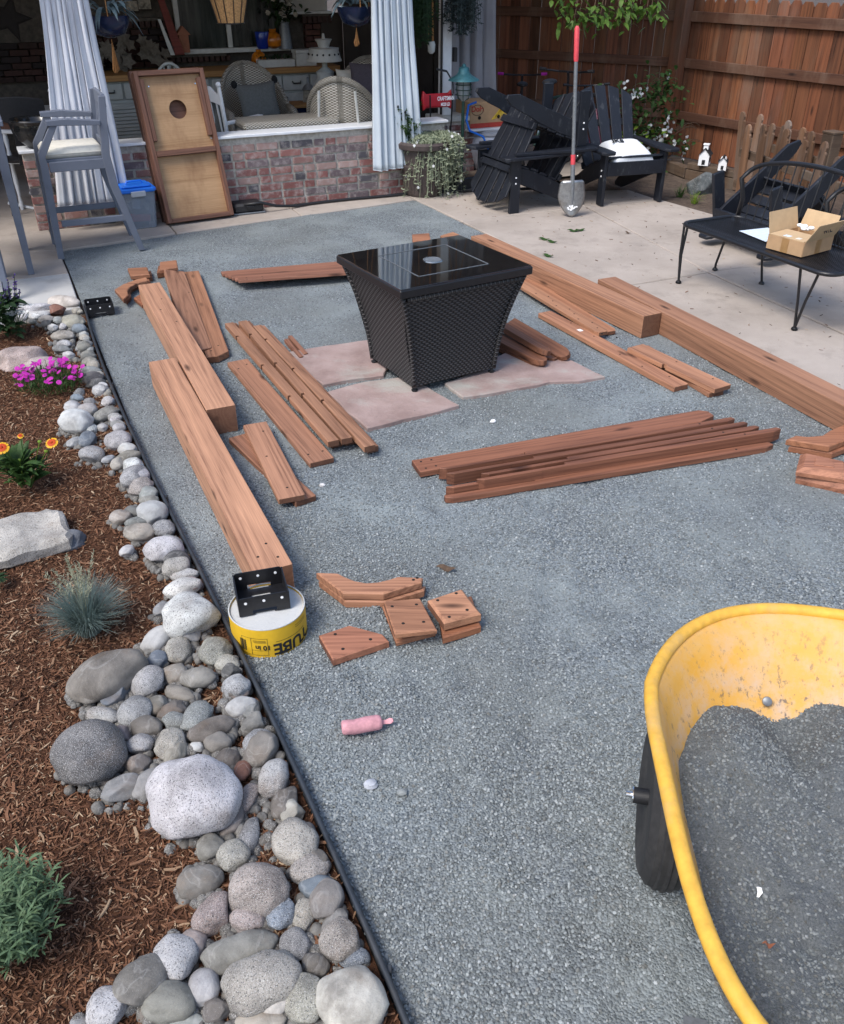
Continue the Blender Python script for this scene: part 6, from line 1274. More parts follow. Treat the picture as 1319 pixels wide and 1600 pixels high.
# ---- grey bar stool and bar table
GP = M['grey_paint']
def bar_stool(label, p, rz):
    t = thing('bar_stool', label, 'bar stool', p, rz); hw_, sz = .235, .70
    for s in (-1, 1):
        mb = MB(); mb.prism([(-.27, 0), (-.225, 0), (-.195, .66), (-.20, .74), (-.08, .94), (-.12, .96), (-.245, .77), (-.25, .70)], s * hw_ - .02, s * hw_ + .02, .003, rotM(R(90), 0, R(90))); mb.build('front_leg', GP, t)
        mb = MB(); mb.prism([(.34, 0), (.385, 0), (.27, .50), (.25, .72), (.29, 1.12), (.24, 1.12), (.19, .72), (.21, .50)], s * hw_ - .02, s * hw_ + .02, .003, rotM(R(90), 0, R(90))); mb.build('rear_leg', GP, t)
        mb = MB(); mb.prism([(-.15, .945), (.22, .93), (.22, .96), (.0, .985), (-.15, .98)], s * hw_ - .035, s * hw_ + .03, .003, rotM(R(90), 0, R(90))); mb.build('arm', GP, t)
        mb = MB(); mb.box((s * hw_, .06, .26), (.025, .5, .045), .003); mb.build('side_stretcher', GP, t); mb = MB(); mb.box((s * hw_, .02, .665), (.03, .42, .07), .003); mb.build('seat_rail', GP, t)
    mb = MB(); mb.box((0, -.22, .665), (.44, .03, .07), .003); mb.build('seat_rail', GP, t); mb = MB(); mb.box((0, -.235, .20), (.44, .03, .045), .003); mb.build('foot_rest', GP, t); mb = MB(); mb.box((0, .02, .705), (.45, .46, .02), .003); mb.build('seat', GP, t)
    mb = MB(); mb.box((0, .275, 1.085), (.44, .028, .09), .004); mb.build('crest_rail', GP, t); mb = MB(); mb.box((0, .235, .78), (.44, .024, .05), .004); mb.build('lower_rail', GP, t)
    for i in range(5): mb = MB(); mb.box((-.16 + i * .08, .254, .93), (.035, .014, .27), .002, rot=(R(-6), 0, 0)); mb.build('back_slat', GP, t)
    mb = MB(); mb.box((0, .0, .745), (.42, .44, .075), .028); c = mb.build('seat_cushion', M['cream'], t, smooth=60); mb = MB(); mb.tube([(s_ * .212, y, .748) for s_, y in ((-1, -.20), (1, -.20), (1, .2), (-1, .2))], .005, 5, closed=True); mb.build('piping', M['cream'], c)
    return t
sc_ = UV(.545, 7.47, .010); bar_stool('grey wooden bar stool with arms and a cream cushion', sc_, A + R(-90))
def bar_table():
    t = thing('bar_table', 'tall grey bar table cut off by the picture edge', 'table', UV(-.29, 7.25, .018), A); mb = MB(); mb.box((0, 0, 1.02), (.80, .80, .035), .004); mb.build('table_top', GP, t); mb = MB()
    for s in (-1, 1):
        m2 = MB(); m2.box((0, s * .34, .95), (.68, .025, .10)); m2.build('apron', GP, t); m2 = MB(); m2.box((s * .34, 0, .95), (.025, .68, .10)); m2.build('apron', GP, t)
        for q in (-1, 1): m2 = MB(); m2.prism([(-.035, 1.0), (.04, 1.0), (.035, .85), (.03, 0), (-.012, 0), (-.03, .85)], -.03, .03, .003, rotM(R(90), 0, 0, (s * .34, q * .34, 0))); m2.build('leg', GP, t)
        m2 = MB(); m2.box((s * .34, 0, .25), (.025, .64, .05)); m2.build('stretcher', GP, t)
    rb = thing('red_ball', 'small glossy red ball on the bar table corner', 'ball', UV(-.02, 6.93, 1.058), 0); m2 = MB(); m2.ball((0, 0, .026), .026, 14, 9); m2.build('ball', M['red_plastic'], rb, smooth=180); m2 = MB(); m2.lathe([(.010, 0), (.012, .004), (.006, .008)], 10); m2.build('base_ring', M['black_plastic'], rb)
bar_table()
sh2 = bar_stool('second grey bar stool mostly outside the picture under the bar table', UV(-.36, 6.66, .018), A + R(180))
# ---- cornhole board leaning on the wall
def cornhole():
    a, b = G(262, 352, .016), G(362, 338, .016); c = (a + b) / 2; W_, L_ = .60, 1.20; root = thing('cornhole_board', 'cornhole board of stained plywood leaning on the brick wall', 'board game', c + Vector((0, 0, .008)), math.atan2(b.y - a.y, b.x - a.x)); lean = R(-17)
    T = rotM(lean, 0, 0); hy = .05; n = 40; cx, cz, rr = 0.02, .90, .075
    # plywood face with a round hole: bridge quads between hole ring and frame rectangle
    vs = []; fs = []; W2 = W_ / 2 - .036; ring = []; outer = []
    for i in range(n):
        a_ = math.tau * i / n; ring.append((cx + rr * math.cos(a_), cz + rr * math.sin(a_))); k = max(abs(math.cos(a_)) , abs(math.sin(a_))); outer.append((cx + .17 * math.cos(a_) / k, cz + .17 * math.sin(a_) / k))
    for q, y in ((ring, -.012), (outer, -.012), (ring, .0), (outer, .0)): vs += [(x, y, z) for x, z in q]
    for i in range(n): j = (i + 1) % n; fs += [(i, n + i, n + j, j), (2 * n + j, 3 * n + j, 3 * n + i, 2 * n + i), (i, j, 2 * n + j, 2 * n + i)]
    mb = MB(); mb.add(vs, fs, T)
    for x0, x1, z0, z1 in ((-W2, cx - .17, .02, L_ - .02), (cx + .17, W2, .02, L_ - .02), (cx - .17, cx + .17, .02, cz - .17), (cx - .17, cx + .17, cz + .17, L_ - .02)): mb.box(((x0 + x1) / 2, -.006, (z0 + z1) / 2), (x1 - x0, .012, z1 - z0), 0, T)
    o = mb.build('plywood_face', M['ply'], root)
    for nm, c_, d in (('frame_side', (-W_ / 2 + .018, -.02, L_ / 2), (.036, .085, L_)), ('frame_side', (W_ / 2 - .018, -.02, L_ / 2), (.036, .085, L_)), ('frame_end', (0, -.02, .018), (W_ - .074, .085, .036)), ('frame_end', (0, -.02, L_ - .018), (W_ - .074, .085, .036)), ('cross_brace', (0, -.035, .56), (W_ - .075, .05, .045)), ('folded_leg', (-W_ / 2 + .056, -.035, .90), (.036, .04, .48)), ('folded_leg', (W_ / 2 - .056, -.035, .90), (.036, .04, .46))):
        mb = MB(); Lx = max(d); 
        if d[2] > d[0]: mb.box((0, 0, 0), (d[2], d[1], d[0]), .003); Q = T @ rotM(0, R(90), 0, c_)
        else: mb.box((0, 0, 0), d, .003); Q = T @ Matrix.Translation(c_)
        ob = mb.build(nm, M['board_frame'], root); ob.matrix_local = Q
    for x in (-.2, .2): mb = MB(); mb.lathe([(.008, 0), (.006, .006)], 8, (0, 0, 0), T @ rotM(R(90), 0, 0, (x, -.06, 1.08))); mb.build('leg_bolt', M['chrome'], root)
    # its twin stacked behind
    tw = thing('cornhole_board', 'second cornhole board stacked behind the first, only its edge showing', 'board game', c + UV(-.012, .09) - UV(0, 0) + Vector((0, 0, .008)), root.rotation_euler[2]); mb = MB(); mb.box((0, 0, L_ / 2), (W_, .08, L_), .004, T); ob = mb.build('board_body', M['board_frame'], tw)
cornhole()
# ---- blue lidded bin
def bin_():
    p = (G(200, 362, .016) + G(248, 356, .016)) / 2; t = thing('storage_bin', 'clear storage bin with a bright blue lid beside the cornhole board', 'bin', p + UV(0, .13), A + R(4)); w_, d, h = .29, .24, .30
    def ring(f, z): return [(x * w_ / 2 * f, y * d / 2 * f, z) for x, y in ((-1, -.8), (-.85, -1), (.85, -1), (1, -.8), (1, .8), (.85, 1), (-.85, 1), (-1, .8))]
    mb = MB(); r1, r2 = ring(.84, .003), ring(1, h); fs = [tuple(range(8))[::-1]] + [(i, (i + 1) % 8, 8 + (i + 1) % 8, 8 + i) for i in range(8)]; mb.add(r1 + r2, fs); o = mb.build('tub', M['clear_plastic'], t, smooth=40); s = o.modifiers.new('w', 'SOLIDIFY'); s.thickness = .003
    mb = MB(); mb.prism([(x, y) for x, y, z in ring(1.08, 0)], h, h + .035, .008); l = mb.build('lid', M['blue_plastic'], t); mb = MB(); mb.prism([(x, y) for x, y, z in ring(.85, 0)], h + .036, h + .055, .008); mb.build('lid_top', M['blue_plastic'], l); mb = MB(); mb.tube([(-.07, -.02, h + .055), (-.06, -.02, h + .078), (.06, -.02, h + .078), (.07, -.02, h + .055)], .008, 6); mb.build('handle', M['blue_plastic'], l, smooth=60); mb = MB(); mb.box((0, -d * .545, h - .008), (.12, .014, .045), .005); mb.build('latch', M['silver'], t)
    r = random.Random(4)
    for k, (x, z, sx, sz, m, an) in enumerate(((-.02, .20, .07, .09, 'paper', 8), (-.08, .16, .04, .03, 'bright', 20), (.06, .15, .03, .10, 'cream', -35), (.0, .08, .16, .05, 'red_plastic', 5), (.05, .06, .10, .05, 'navy', -5), (.09, .2, .03, .03, 'bright', 0), (-.04, .04, .2, .04, 'black_plastic', 0))): mb = MB(); mb.box((x, -.07 + .03 * (k % 3), z), (sx, .03, sz), .004, rot=(0, R(an), 0)); mb.build('contents', M[m], t)
bin_()
# ---- cable box and black hose along the wall foot
eb = thing('cable_box', 'flat black cable box on the paving by the brick wall', 'cable box', (G(365, 340, .016) + G(415, 330, .016)) / 2 + UV(0, .1), A); mb = MB(); mb.box((0, 0, .05), (.28, .19, .085), .02); mb.build('housing', M['black_plastic'], eb, smooth=40); mb = MB(); mb.box((0, 0, .008), (.30, .21, .014), .005); mb.build('base_plate', M['shaft'], eb); mb = MB(); mb.box((.02, -.1, .055), (.08, .012, .035), .004); mb.build('latch', M['black_metal'], eb)
hs = MB(); pts = [UV(1.95, 7.98, .10), UV(2.1, 7.96, .11), UV(2.25, 7.99, .06), UV(2.45, 8.03, .03)] + [UV(2.6 + i * .2, 8.07 + .015 * math.sin(i), .03) for i in range(7)] + [UV(4.1, 7.95, .03), UV(4.5, 7.82, .03), UV(4.9, 7.75, .028)]; hs.tube(pts, .013, 8); tag(hs.build('black_hose', M['black_plastic'], smooth=180), 'black hose running along the foot of the brick wall', 'hose')
# ---------------------------------------------------------------- right side: chairs, shovel, fence, bench
BP = M['black_paint']
def adirondack(label, group='black wooden garden chairs'):
    t = thing('adirondack_chair', label, 'chair', (0, 0, 0), 0, group); az = .475
    for s in (-1, 1):
        mb = MB(); mb.box((s * .305, -.35, az / 2 - .012), (.032, .10, az - .026), .003); lg = mb.build('front_leg', BP, t)
        for z in (.26, .31): b = MB(); b.lathe([(.008, 0), (.007, .004)], 10, (0, 0, 0), rotM(0, s * R(90), 0, (s * .321, -.35, z))); b.build('bolt', M['bright'], lg)
        st = [(-.40, .385), (-.385, .29), (-.30, .25), (.0, .13), (.30, .0), (.42, .0), (.435, .03), (.38, .085), (.30, .13), (.19, .18), (.10, .235), (-.15, .345), (-.33, .395)]
        mb = MB(); mb.prism(st, s * .272 - .014, s * .272 + .014, .003, rotM(R(90), 0, R(90))); mb.build('rear_leg', BP, t)
        mb = MB(); ar = [(-.085, -.46), (-.05, -.50), (.05, -.50), (.085, -.46), (.08, -.2), (.045, .12), (.03, .34), (-.035, .34), (-.045, .12), (-.08, -.2)]
        mb.prism([(x * .85, y) for x, y in ar], az - .012, az + .014, .004, Matrix.Translation((s * .325, 0, 0))); mb.build('armrest', BP, t)
        mb = MB(); mb.prism([(-.05, 0), (.05, 0), (.05, .02), (0, .12), (-.05, .02)], -.012, .012, 0, rotM(R(-90), 0, 0, (s * .335, -.35, az - .014))) if False else None
    def line(y): return .395 - (y + .33) * .30 if y < -.15 else .345 - (y + .15) * .44
    for k in range(5):
        y = -.335 + k * .098; mb = MB(); curve = k == 4; w_ = .272 * 2 + .02
        mb.box((0, y, line(y) + .012), (w_, .086, .02), .003, rot=(R(-20), 0, 0)); mb.build('seat_slat', BP, t)
    mb = MB(); mb.box((0, -.395, .325), (.575, .02, .12), .003); mb.build('front_apron', BP, t)
    lean = R(-29)
    for k in range(5):
        x = (k - 2) * .104; fan = R(-2.6 * (k - 2)); w_ = .049; Ht = lambda q: .86 - 1.15 * (x * 1.18 + q) ** 2; w2 = w_ + .007; o = [(-w_, 0), (w_, 0), (w2, Ht(w2)), (w2 * .5, Ht(w2 * .5)), (0, Ht(0)), (-w2 * .5, Ht(-w2 * .5)), (-w2, Ht(-w2))]
        mb = MB(); mb.prism(o, -.009, .009, .003, rotM(0, 0, 0, (0, .06, .17)) @ rotM(lean, 0, 0) @ rotM(R(90), 0, 0, (x, 0, 0)) @ rotM(0, 0, fan)); mb.build('back_slat', BP, t)
    for z, w_, th in ((.12, .56, .03), (.52, .62, .03)):
        T = rotM(0, 0, 0, (0, .06, .17)) @ rotM(lean, 0, 0); mb = MB(); mb.box((0, .026, z), (w_, .03, .06), .003, T); mb.build('back_cleat', BP, t)
    return t
fv = R(-90)
c1 = adirondack('black garden chair standing under the upturned one beside the shovel'); c1.location = UV(4.53, 7.30, .014); c1.rotation_euler = (0, 0, A + fv)
c2 = adirondack('upturned black garden chair stacked on top of another beside the banana box'); c2.location = UV(4.50, 7.30, .014 + .475 * 2 + .03); c2.rotation_euler = (math.pi, 0, A + fv + math.pi + math.pi)
[bpy.data.objects.remove(ch) for ch in list(c1.children) if ch.name.startswith('front_apron')]
c3 = adirondack('upright black garden chair with a white pillow near the flowering shrub'); c3.location = UV(5.42, 7.22, .014); c3.rotation_euler = (0, 0, A + R(-8))
c4 = adirondack('upturned black garden chair lying behind the metal bench'); c4.location = UV(5.40, 5.12, .66); c4.rotation_euler = (math.pi + R(-14), 0, A + fv + math.pi)
pl = throw_pillow('white pillow with dark letters on the upright black chair', UV(5.38, 7.02, .43), (R(-74), 0, A - R(6)), (.44, .19, .38), M['pillow_white'])
me = text_mesh('JKS', .085, 'lettering', .003); me.materials.append(M['print']); o = link('lettering', me, pl, (-.08, -.101, .06), (R(90), R(12), 0))
# ---- shovel
def shovel():
    p = G(893, 339, .014); t = thing('shovel', 'round point shovel with a red grip leaning on the black chairs', 'shovel', p, R(3)); lean = Matrix.Rotation(R(-5), 4, 'X') @ Matrix.Rotation(R(-2.5), 4, 'Y')
    n, m = 12, 14; vs = []; fs = []
    for j in range(m + 1):
        v = j / m; w_ = .125 * math.sin(math.pi / 2 * min(1, v / .62)) ** .64 if v < .62 else .125 - .05 * (v - .62) - .25 * max(0, v - .93); w_ = max(w_, .004)
        for i in range(n + 1): s = i / n * 2 - 1; vs.append((s * w_, -.006 + .030 * (s * s) * (w_ / .125) - .03 * (v - .5) ** 2, v * .31))
    for j in range(m):
        for i in range(n): k = j * (n + 1) + i; fs.append((k, k + 1, k + n + 2, k + n + 1))
    mb = MB(); mb.add(vs, fs, lean); b = mb.build('blade', M['steel'], t, smooth=180); sd = b.modifiers.new('w', 'SOLIDIFY'); sd.thickness = .003
    mb = MB(); mb.tube([(0, .0, .10), (0, -.004, .20), (0, .0, .30), (0, .006, .46)], [.008, .017, .02, .019], 12, lean); mb.tube([(-.10, .01, .292), (-.03, .0, .297), (.03, 0, .297), (.10, .01, .292)], .006, 6, lean); mb.build('socket', M['shaft'], t, smooth=60)
    mb = MB(); mb.tube([(0, .006, .44), (0, .006, .52)], .021, 12, lean); mb.build('collar', M['red_grip'], t, smooth=40)
    mb = MB(); mb.tube([(0, .006, .50), (0, .006, 1.30)], .0165, 12, lean); mb.build('shaft', M['shaft'], t, smooth=60)
    mb = MB(); mb.tube([(0, .006, 1.24), (0, .006, 1.26), (0, .006, 1.48), (0, .006, 1.50)], [.018, .021, .022, .012], 12, lean); mb.build('grip', M['red_grip'], t, smooth=60)
    mb = MB(); r = random.Random(3)
    for k in range(16): x, z = r.gauss(0, .022), .085 + r.gauss(0, .010); mb.box((x, -.013 + .030 * (x / .105) ** 2 - .03 * (z / .29 - .5) ** 2 , z), (.016, .003, .012), 0, lean @ rotM(0, 0, 0))
    mb.build('worn_sticker', M['bright'], t)['kind'] = 'stuff'
shovel()
# ---- flower pot beside the wall
def flower_pot():
    p = (G(645, 309, .014) + G(698, 306, .014)) / 2 + UV(0, .14); t = thing('flower_pot', 'big ribbed brown barrel pot at the end of the brick wall', 'pot', p, A)
    lathe_part('barrel', [(.17, 0), (.18, .02), (.185, .05), (.21, .20), (.215, .24), (.225, .25), (.225, .28), (.205, .29), (.22, .42), (.27, .44), (.275, .48), (.25, .50), (.24, .46), (.0, .45)], M['brown_pot'], t, 36); mb = MB()
    for k in range(30): a = k * math.tau / 30; mb.tube([(.184 * math.cos(a), .184 * math.sin(a), .05), (.207 * math.cos(a), .207 * math.sin(a), .19)], .007, 4)
    mb.build('ribs', M['brown_pot'], t)['kind'] = 'stuff'
    r = random.Random(6); tp = thing('trailing_plant', 'silvery trailing plant with white flowers spilling over the pot', 'plant', p + UV(.09, -.04, .46), A); mb = MB(); fl = MB()
    for i in range(620):
        a = r.uniform(0, math.tau); s = r.uniform(.08, .30); out = Vector((math.cos(a) * 1.05, math.sin(a) * .9, 0)); drop = r.uniform(-.02, .30) if r.random() < .75 else r.uniform(.25, .48); 
        if out.y > .3: drop = min(drop, .12)
        pts = bez((out.x * .05, out.y * .05, .03), out * (.5 * s + .08) + Vector((0, 0, .16)), out * (s + .03) + Vector((0, 0, -drop)), 8)
        mb.strip(pts, [.0035] * 9, (-out.y, out.x, 0))
        for q in pts[1:]:
            for k in range(4): e = Vector((r.gauss(0, 1), r.gauss(0, 1), r.gauss(.1, .8))).normalized(); mb.strip([q, q + e * .026], [.0085, .003], e.orthogonal())
        if r.random() < .1: q = pts[r.randrange(4, 9)]; bloom(fl, q + Vector((0, -.01, .01)), (r.gauss(0, .4), -1, .5), .014, 5, .013, r)
    mb.build('foliage', M['silver_leaf'], tp); fl.build('blooms', M['white_petal'], tp)
    lp_ = thing('leafy_plant', 'upright dark green leafy plant in the brown pot', 'plant', p + UV(-.16, .02, .46), A); mb = MB(); bd_ = MB()
    for i in range(44):
        a = r.uniform(0, math.tau); s = r.uniform(0, .15); h = r.uniform(.14, .34); pts = bez((0, 0, 0), (s * .4 * math.cos(a), s * .4 * math.sin(a), h * .6), (s * math.cos(a), s * math.sin(a), h), 6); mb.tube(pts, .003, 4)
        for q in pts[1:]:
            for k in range(4): e = Vector((r.gauss(0, 1), r.gauss(0, 1), r.uniform(0, .9))); leaf_fan(mb, q, e, .045, .018, r, .3, .3, 3)
        if i % 4 == 0: bd_.ball(pts[-1] + Vector((0, 0, .03)), (.010, .010, .014), 6, 4)
    mb.build('foliage', M['leaf'], lp_); bd_.build('buds', M['black_cloth'], lp_)
flower_pot()
# ---- mower, lamp, banana box, urn
def mower():
    p = FL(688, 8.52, 225); t = thing('lawn_mower', 'red push mower with a folded black handle behind the flower pot', 'mower', p, A); t.scale = (.62, .62, .98)
    mb = MB(); mb.box((0, .1, .14), (.46, .56, .12), .03); mb.build('deck', M['black_plastic'], t); mb = MB(); mb.prism([(-.16, -.12), (.16, -.12), (.2, .05), (.14, .22), (-.14, .22), (-.2, .05)], .20, .33, .03); e = mb.build('engine_cover', M['red_plastic'], t, smooth=40); lathe_part('starter_cap', [(.09, .33), (.085, .35), (.05, .37), (.04, .39)], M['black_plastic'], e, 18, (0, .04, 0)); mb = MB(); mb.box((0, -.06, .34), (.24, .09, .02), .005); mb.build('silver_plate', M['silver'], e)
    for sx in (-1, 1):
        for y in (-.14, .36): mb = MB(); mb.lathe([(.06, -.02), (.085, -.022), (.09, 0), (.085, .022), (.06, .02)], 20, (0, 0, 0), rotM(0, R(90), 0, (sx * .25, y, .09))); mb.build('wheel', M['rubber'], t, smooth=40)
        mb = MB(); mb.tube([(sx * .17, .02, .30), (sx * .17, -.02, .48), (sx * .19, -.02, .60), (sx * .20, -.02, .84)], .013, 8); mb.build('handle_tube', M['black_metal'], t, smooth=60)
    mb = MB(); mb.prism([(-.27, .80), (-.25, .70), (-.2, .72), (.2, .72), (.25, .70), (.27, .80), (.25, .88), (.2, .85), (-.2, .85), (-.25, .88)], -.035, .035, .012, rotM(R(80), 0, 0)); h = mb.build('control_panel', M['red_plastic'], t)
    mb = MB(); mb.tube([(.2, -.06, .85), (.22, .02, .95), (.16, .12, 1.04), (0, .16, 1.06)], .011, 8); mb.build('bail_bar', M['black_metal'], t, smooth=60)
    q = MB(); q.box((0, -.036, .755), (.26, .012, .045), .005, rotM(R(-10), 0, 0, (0, .135, 0))); q.build('model_plate', M['black_plastic'], h)
    for tx, sz, y, z in (('CRAFTSMAN', .052, -.187, .815), ('M220 LD', .042, -.174, .76)):
        me = text_mesh(tx, sz, 'lettering', .0012); me.materials.append(M['bright']); link('lettering', me, h, (0, y, z), (R(80), 0, 0))
mower()
def yard_lamp():
    p = FL(722, 8.5, 240); zt = lambda y: shelf(722, y, 8.5).z; t = thing('yard_lamp', 'green pole lamp with a verdigris hood and caged globe', 'lamp', p, A); lathe_part('hood', [(.155, zt(128)), (.15, zt(126)), (.075, zt(119)), (.055, zt(114)), (.05, zt(108)), (.02, zt(106)), (.018, zt(103)), (.0, zt(101))], M['teal'], t, 24); lathe_part('globe', [(.02, zt(160)), (.055, zt(152)), (.065, zt(140)), (.06, zt(128))], M['lens'], t, 18)
    mb = MB()
    for k in range(6): a = k * math.tau / 6; mb.tube([(.075 * math.cos(a), .075 * math.sin(a), zt(128)), (.08 * math.cos(a), .08 * math.sin(a), zt(142)), (.06 * math.cos(a), .06 * math.sin(a), zt(156)), (0, 0, zt(161))], .004, 5)
    for z in (134, 142, 150): mb.tube([(.08 * math.cos(i * math.tau / 16), .08 * math.sin(i * math.tau / 16), zt(z)) for i in range(16)], .004, 5, closed=True)
    mb.build('cage', M['green_metal'], t); mb = MB(); mb.tube([(0, 0, zt(160)), (0, 0, .1), (0, 0, 0)], .017, 8); mb.build('pole', M['green_metal'], t, smooth=60); lathe_part('foot', [(.12, 0), (.11, .02), (.03, .04)], M['green_metal'], t)
yard_lamp()
def banana():
    a, b = ATV(737, 201, 8.75), ATV(793, 199, 8.75); u0, u1 = TOUV(a)[0], TOUV(b)[0]; W_ = u1 - u0 + .04; z0 = a.z; H_ = .25; c = UV((u0 + u1) / 2, 8.92, z0); t = thing('banana_box', 'cardboard banana box with a yellow bunch printed on it', 'box', c, A); mb = MB(); mb.box((0, 0, H_ / 2), (W_, .34, H_), .004); mb.build('carton', M['cardboard'], t); mb = MB(); mb.box((0, -.1715, .024), (W_ - .004, .002, .045)); mb.build('red_band', M['print_red'], t)
    bm_ = MB()
    for k in range(6):
        pts = bez((.02 + k * .032, -.1725, .075 + .004 * k), (.06 + k * .024, -.1725, .09 + .02 * k), (.16 + k * .004, -.1725, .22 - .012 * k), 8); bm_.strip(pts, [.008, .018, .024, .026, .026, .024, .02, .014, .006], (.75, 0, -.65))
    bm_.build('banana_print', M['print_yellow'], t)['kind'] = 'stuff'; mb = MB()
    for x, z in ((-.13, .10), (.10, .10)): mb.lathe([(.018, -.001), (.018, .001)], 14, (0, 0, 0), rotM(R(90), 0, 0, (x, -.1735, z)))
    mb.build('hand_holes', M['hole'], t)['kind'] = 'stuff'; me = text_mesh('Dole', .075, 'lettering', .002); me.materials.append(M['print_red']); link('lettering', me, t, (-.155, -.1735, .185), (R(90), 0, 0)); mb = MB(); mb.tube([(-.155 + .07 * math.cos(i * math.tau / 24), -.173, .175 + .05 * math.sin(i * math.tau / 24)) for i in range(24)], .0022, 4, closed=True); mb.build('printed_ring', M['print'], t)
    ut = thing('urn_table', 'white board laid on the silver urn under the banana box', 'board', UV(TOUV(c)[0], 8.92, z0 - .022), A); mb = MB(); mb.box((.06, 0, .01), (W_ + .2, .46, .02), .003); mb.build('board', M['white_paint'], ut); mb = MB(); mb.box((.06, 0, -.006), (W_ + .1, .4, .012)); mb.build('batten', M['old_white'], ut)
    ur = thing('silver_urn', 'rounded silver painted urn under the banana box', 'urn', UV(TOUV(c)[0] + .03, 8.86, .012), A); hz = z0 - .036; lathe_part('urn', [(.12, 0), (.15, .02), (.22, .12), (.25, hz * .55), (.23, hz * .78), (.19, hz * .9), (.20, hz)], M['silver'], ur, 32); mb = MB(); mb.lathe([(.17, hz * .9), (.22, hz * .88), (.22, hz * .93), (.18, hz * .95)], 32); mb.build('collar_band', M['silver'], ur, smooth=50)
    hs_ = MB(); s0 = TOUV(c)[0]; hs_.tube([UV(s0 - .2, 8.70, z0 + .26), UV(s0 - .30, 8.68, z0 + .24), UV(s0 - .33, 8.66, z0 + .1), UV(s0 - .30, 8.64, z0 - .0), UV(s0 - .16, 8.60, z0 - .06), UV(s0 - .08, 8.55, z0 - .25), UV(s0 + .0, 8.50, .12), UV(s0 + .2, 8.45, .03)], .012, 7); tag(hs_.build('blue_hose', M['blue_plastic'], smooth=180), 'thin blue hose looping over the banana box and urn', 'hose')
    blk = thing('paving_stone', 'dark block lying at the foot of the urn', 'block', G(735, 285, .06) + UV(0, .05, 0), A + R(10)); mb = MB(); mb.box((0, 0, 0), (.42, .22, .13), .012); mb.build('block', M['edging'], blk); mb = MB(); mb.box((0, 0, .068), (.40, .2, .008), .003); mb.build('top_face', M['timber_edge'], blk)
banana()
# ---- bicycles in the dark beyond the chairs
def bicycle(label, p, rz, mat, s=1.0):
    t = thing('bicycle', label, 'bicycle', p, rz, 'bicycles parked beyond the black chairs')
    for x in (-.48, .48):
        mb = MB(); mb.tube([(x + .31 * math.cos(a), 0, .33 + .31 * math.sin(a)) for a in [i * math.tau / 28 for i in range(28)]], .02, 7, closed=True); w_ = mb.build('wheel', M['rubber'], t, smooth=180); mb = MB(); [mb.tube([(x, 0, .33), (x + .29 * math.cos(k * .52), 0, .33 + .29 * math.sin(k * .52))], .002, 3) for k in range(12)]; mb.build('spokes', M['chrome'], w_)
    fr = MB(); bb, st, hd, ra, fa = (-.05, 0, .30), (-.17, 0, .74), (.33, 0, .72), (-.48, 0, .33), (.48, 0, .33)
    for a, b in ((bb, st), (st, hd), (bb, (.35, 0, .64)), (bb, ra), (st, ra), (hd, fa)): fr.tube([a, b], .017, 7)
    fr.build('frame', mat, t, smooth=60); mb = MB(); mb.tube([st, (-.19, 0, .88)], .012, 6); mb.ball((-.19, 0, .90), (.13, .07, .03), 10, 6); mb.build('saddle', M['black_plastic'], t); mb = MB(); mb.tube([hd, (.32, 0, .90), (.30, 0, .95)], .014, 6); mb.tube([(.26, -.3, .97), (.34, -.12, .95), (.34, .12, .95), (.26, .3, .97)], .012, 6); mb.build('handlebar', M['black_metal'], t)
    for y in (-.28, .28): mb = MB(); mb.tube([(.26, y * .85, .97), (.25, y * 1.1, .975)], .018, 6); mb.build('grip', M['magenta'] if mat is M['blue_plastic'] else M['black_plastic'], t)
    for q in ('scale',): t.scale = (s, s, s)
    return t
bicycle('olive framed bicycle parked behind the stacked chairs', UV(5.55, 8.55, .0), A + R(35), M['green_metal']); bicycle('bright blue bicycle deep in the shade behind the chairs', UV(5.55, 9.25, .0), A + R(60), M['blue_plastic'], .9); bicycle('dark pink bicycle leaning near the fence', UV(5.95, 8.45, .0), A + R(75), M['dark_pink'], .85)
# ---- board fence
P0 = Vector((2.95, 11.1, 0)); D1 = Vector((.545, -.838, 0)).normalized(); D2 = Vector((-.86, .51, 0)).normalized()
def fence(label, p, d, L, H_, rails, seed, side, cw):
    t = thing('board_fence', label, 'fence', p, math.atan2(d.y, d.x), 'tall brown board fence'); r = random.Random(seed); x = .09; ny = side
    while x < L:
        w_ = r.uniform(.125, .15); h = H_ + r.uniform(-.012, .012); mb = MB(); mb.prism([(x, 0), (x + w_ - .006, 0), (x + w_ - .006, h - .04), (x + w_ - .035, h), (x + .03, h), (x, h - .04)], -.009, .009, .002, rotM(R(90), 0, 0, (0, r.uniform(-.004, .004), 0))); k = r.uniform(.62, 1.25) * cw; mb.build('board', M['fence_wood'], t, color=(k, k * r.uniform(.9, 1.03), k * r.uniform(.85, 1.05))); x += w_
    for z, hh in rails: mb = MB(); mb.box((L / 2, ny * .035, z), (L, .04, hh), .004); mb.build('rail', M['fence_rail'], t)
    return t
RL = [(.44, .095), (.98, .095), (1.44, .10)]
fence('tall brown board fence running along the side toward the viewer', P0, D1, 3.7, 1.62, RL, 2, -1, 1.0)
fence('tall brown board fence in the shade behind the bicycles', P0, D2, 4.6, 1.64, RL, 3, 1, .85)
fp = thing('fence_post', 'thick square brown fence post at the bend of the fence', 'post', P0 + Vector((-.06, -.09, 0)), math.atan2(D1.y, D1.x)); mb = MB(); mb.box((0, 0, .87), (.15, .13, 1.74), .008); mb.build('post_shaft', M['fence_wood'], fp, color=(.8, .8, .8)); mb = MB(); mb.box((0, 0, 1.755), (.17, .15, .03), .006); mb.build('post_top', M['fence_wood'], fp)
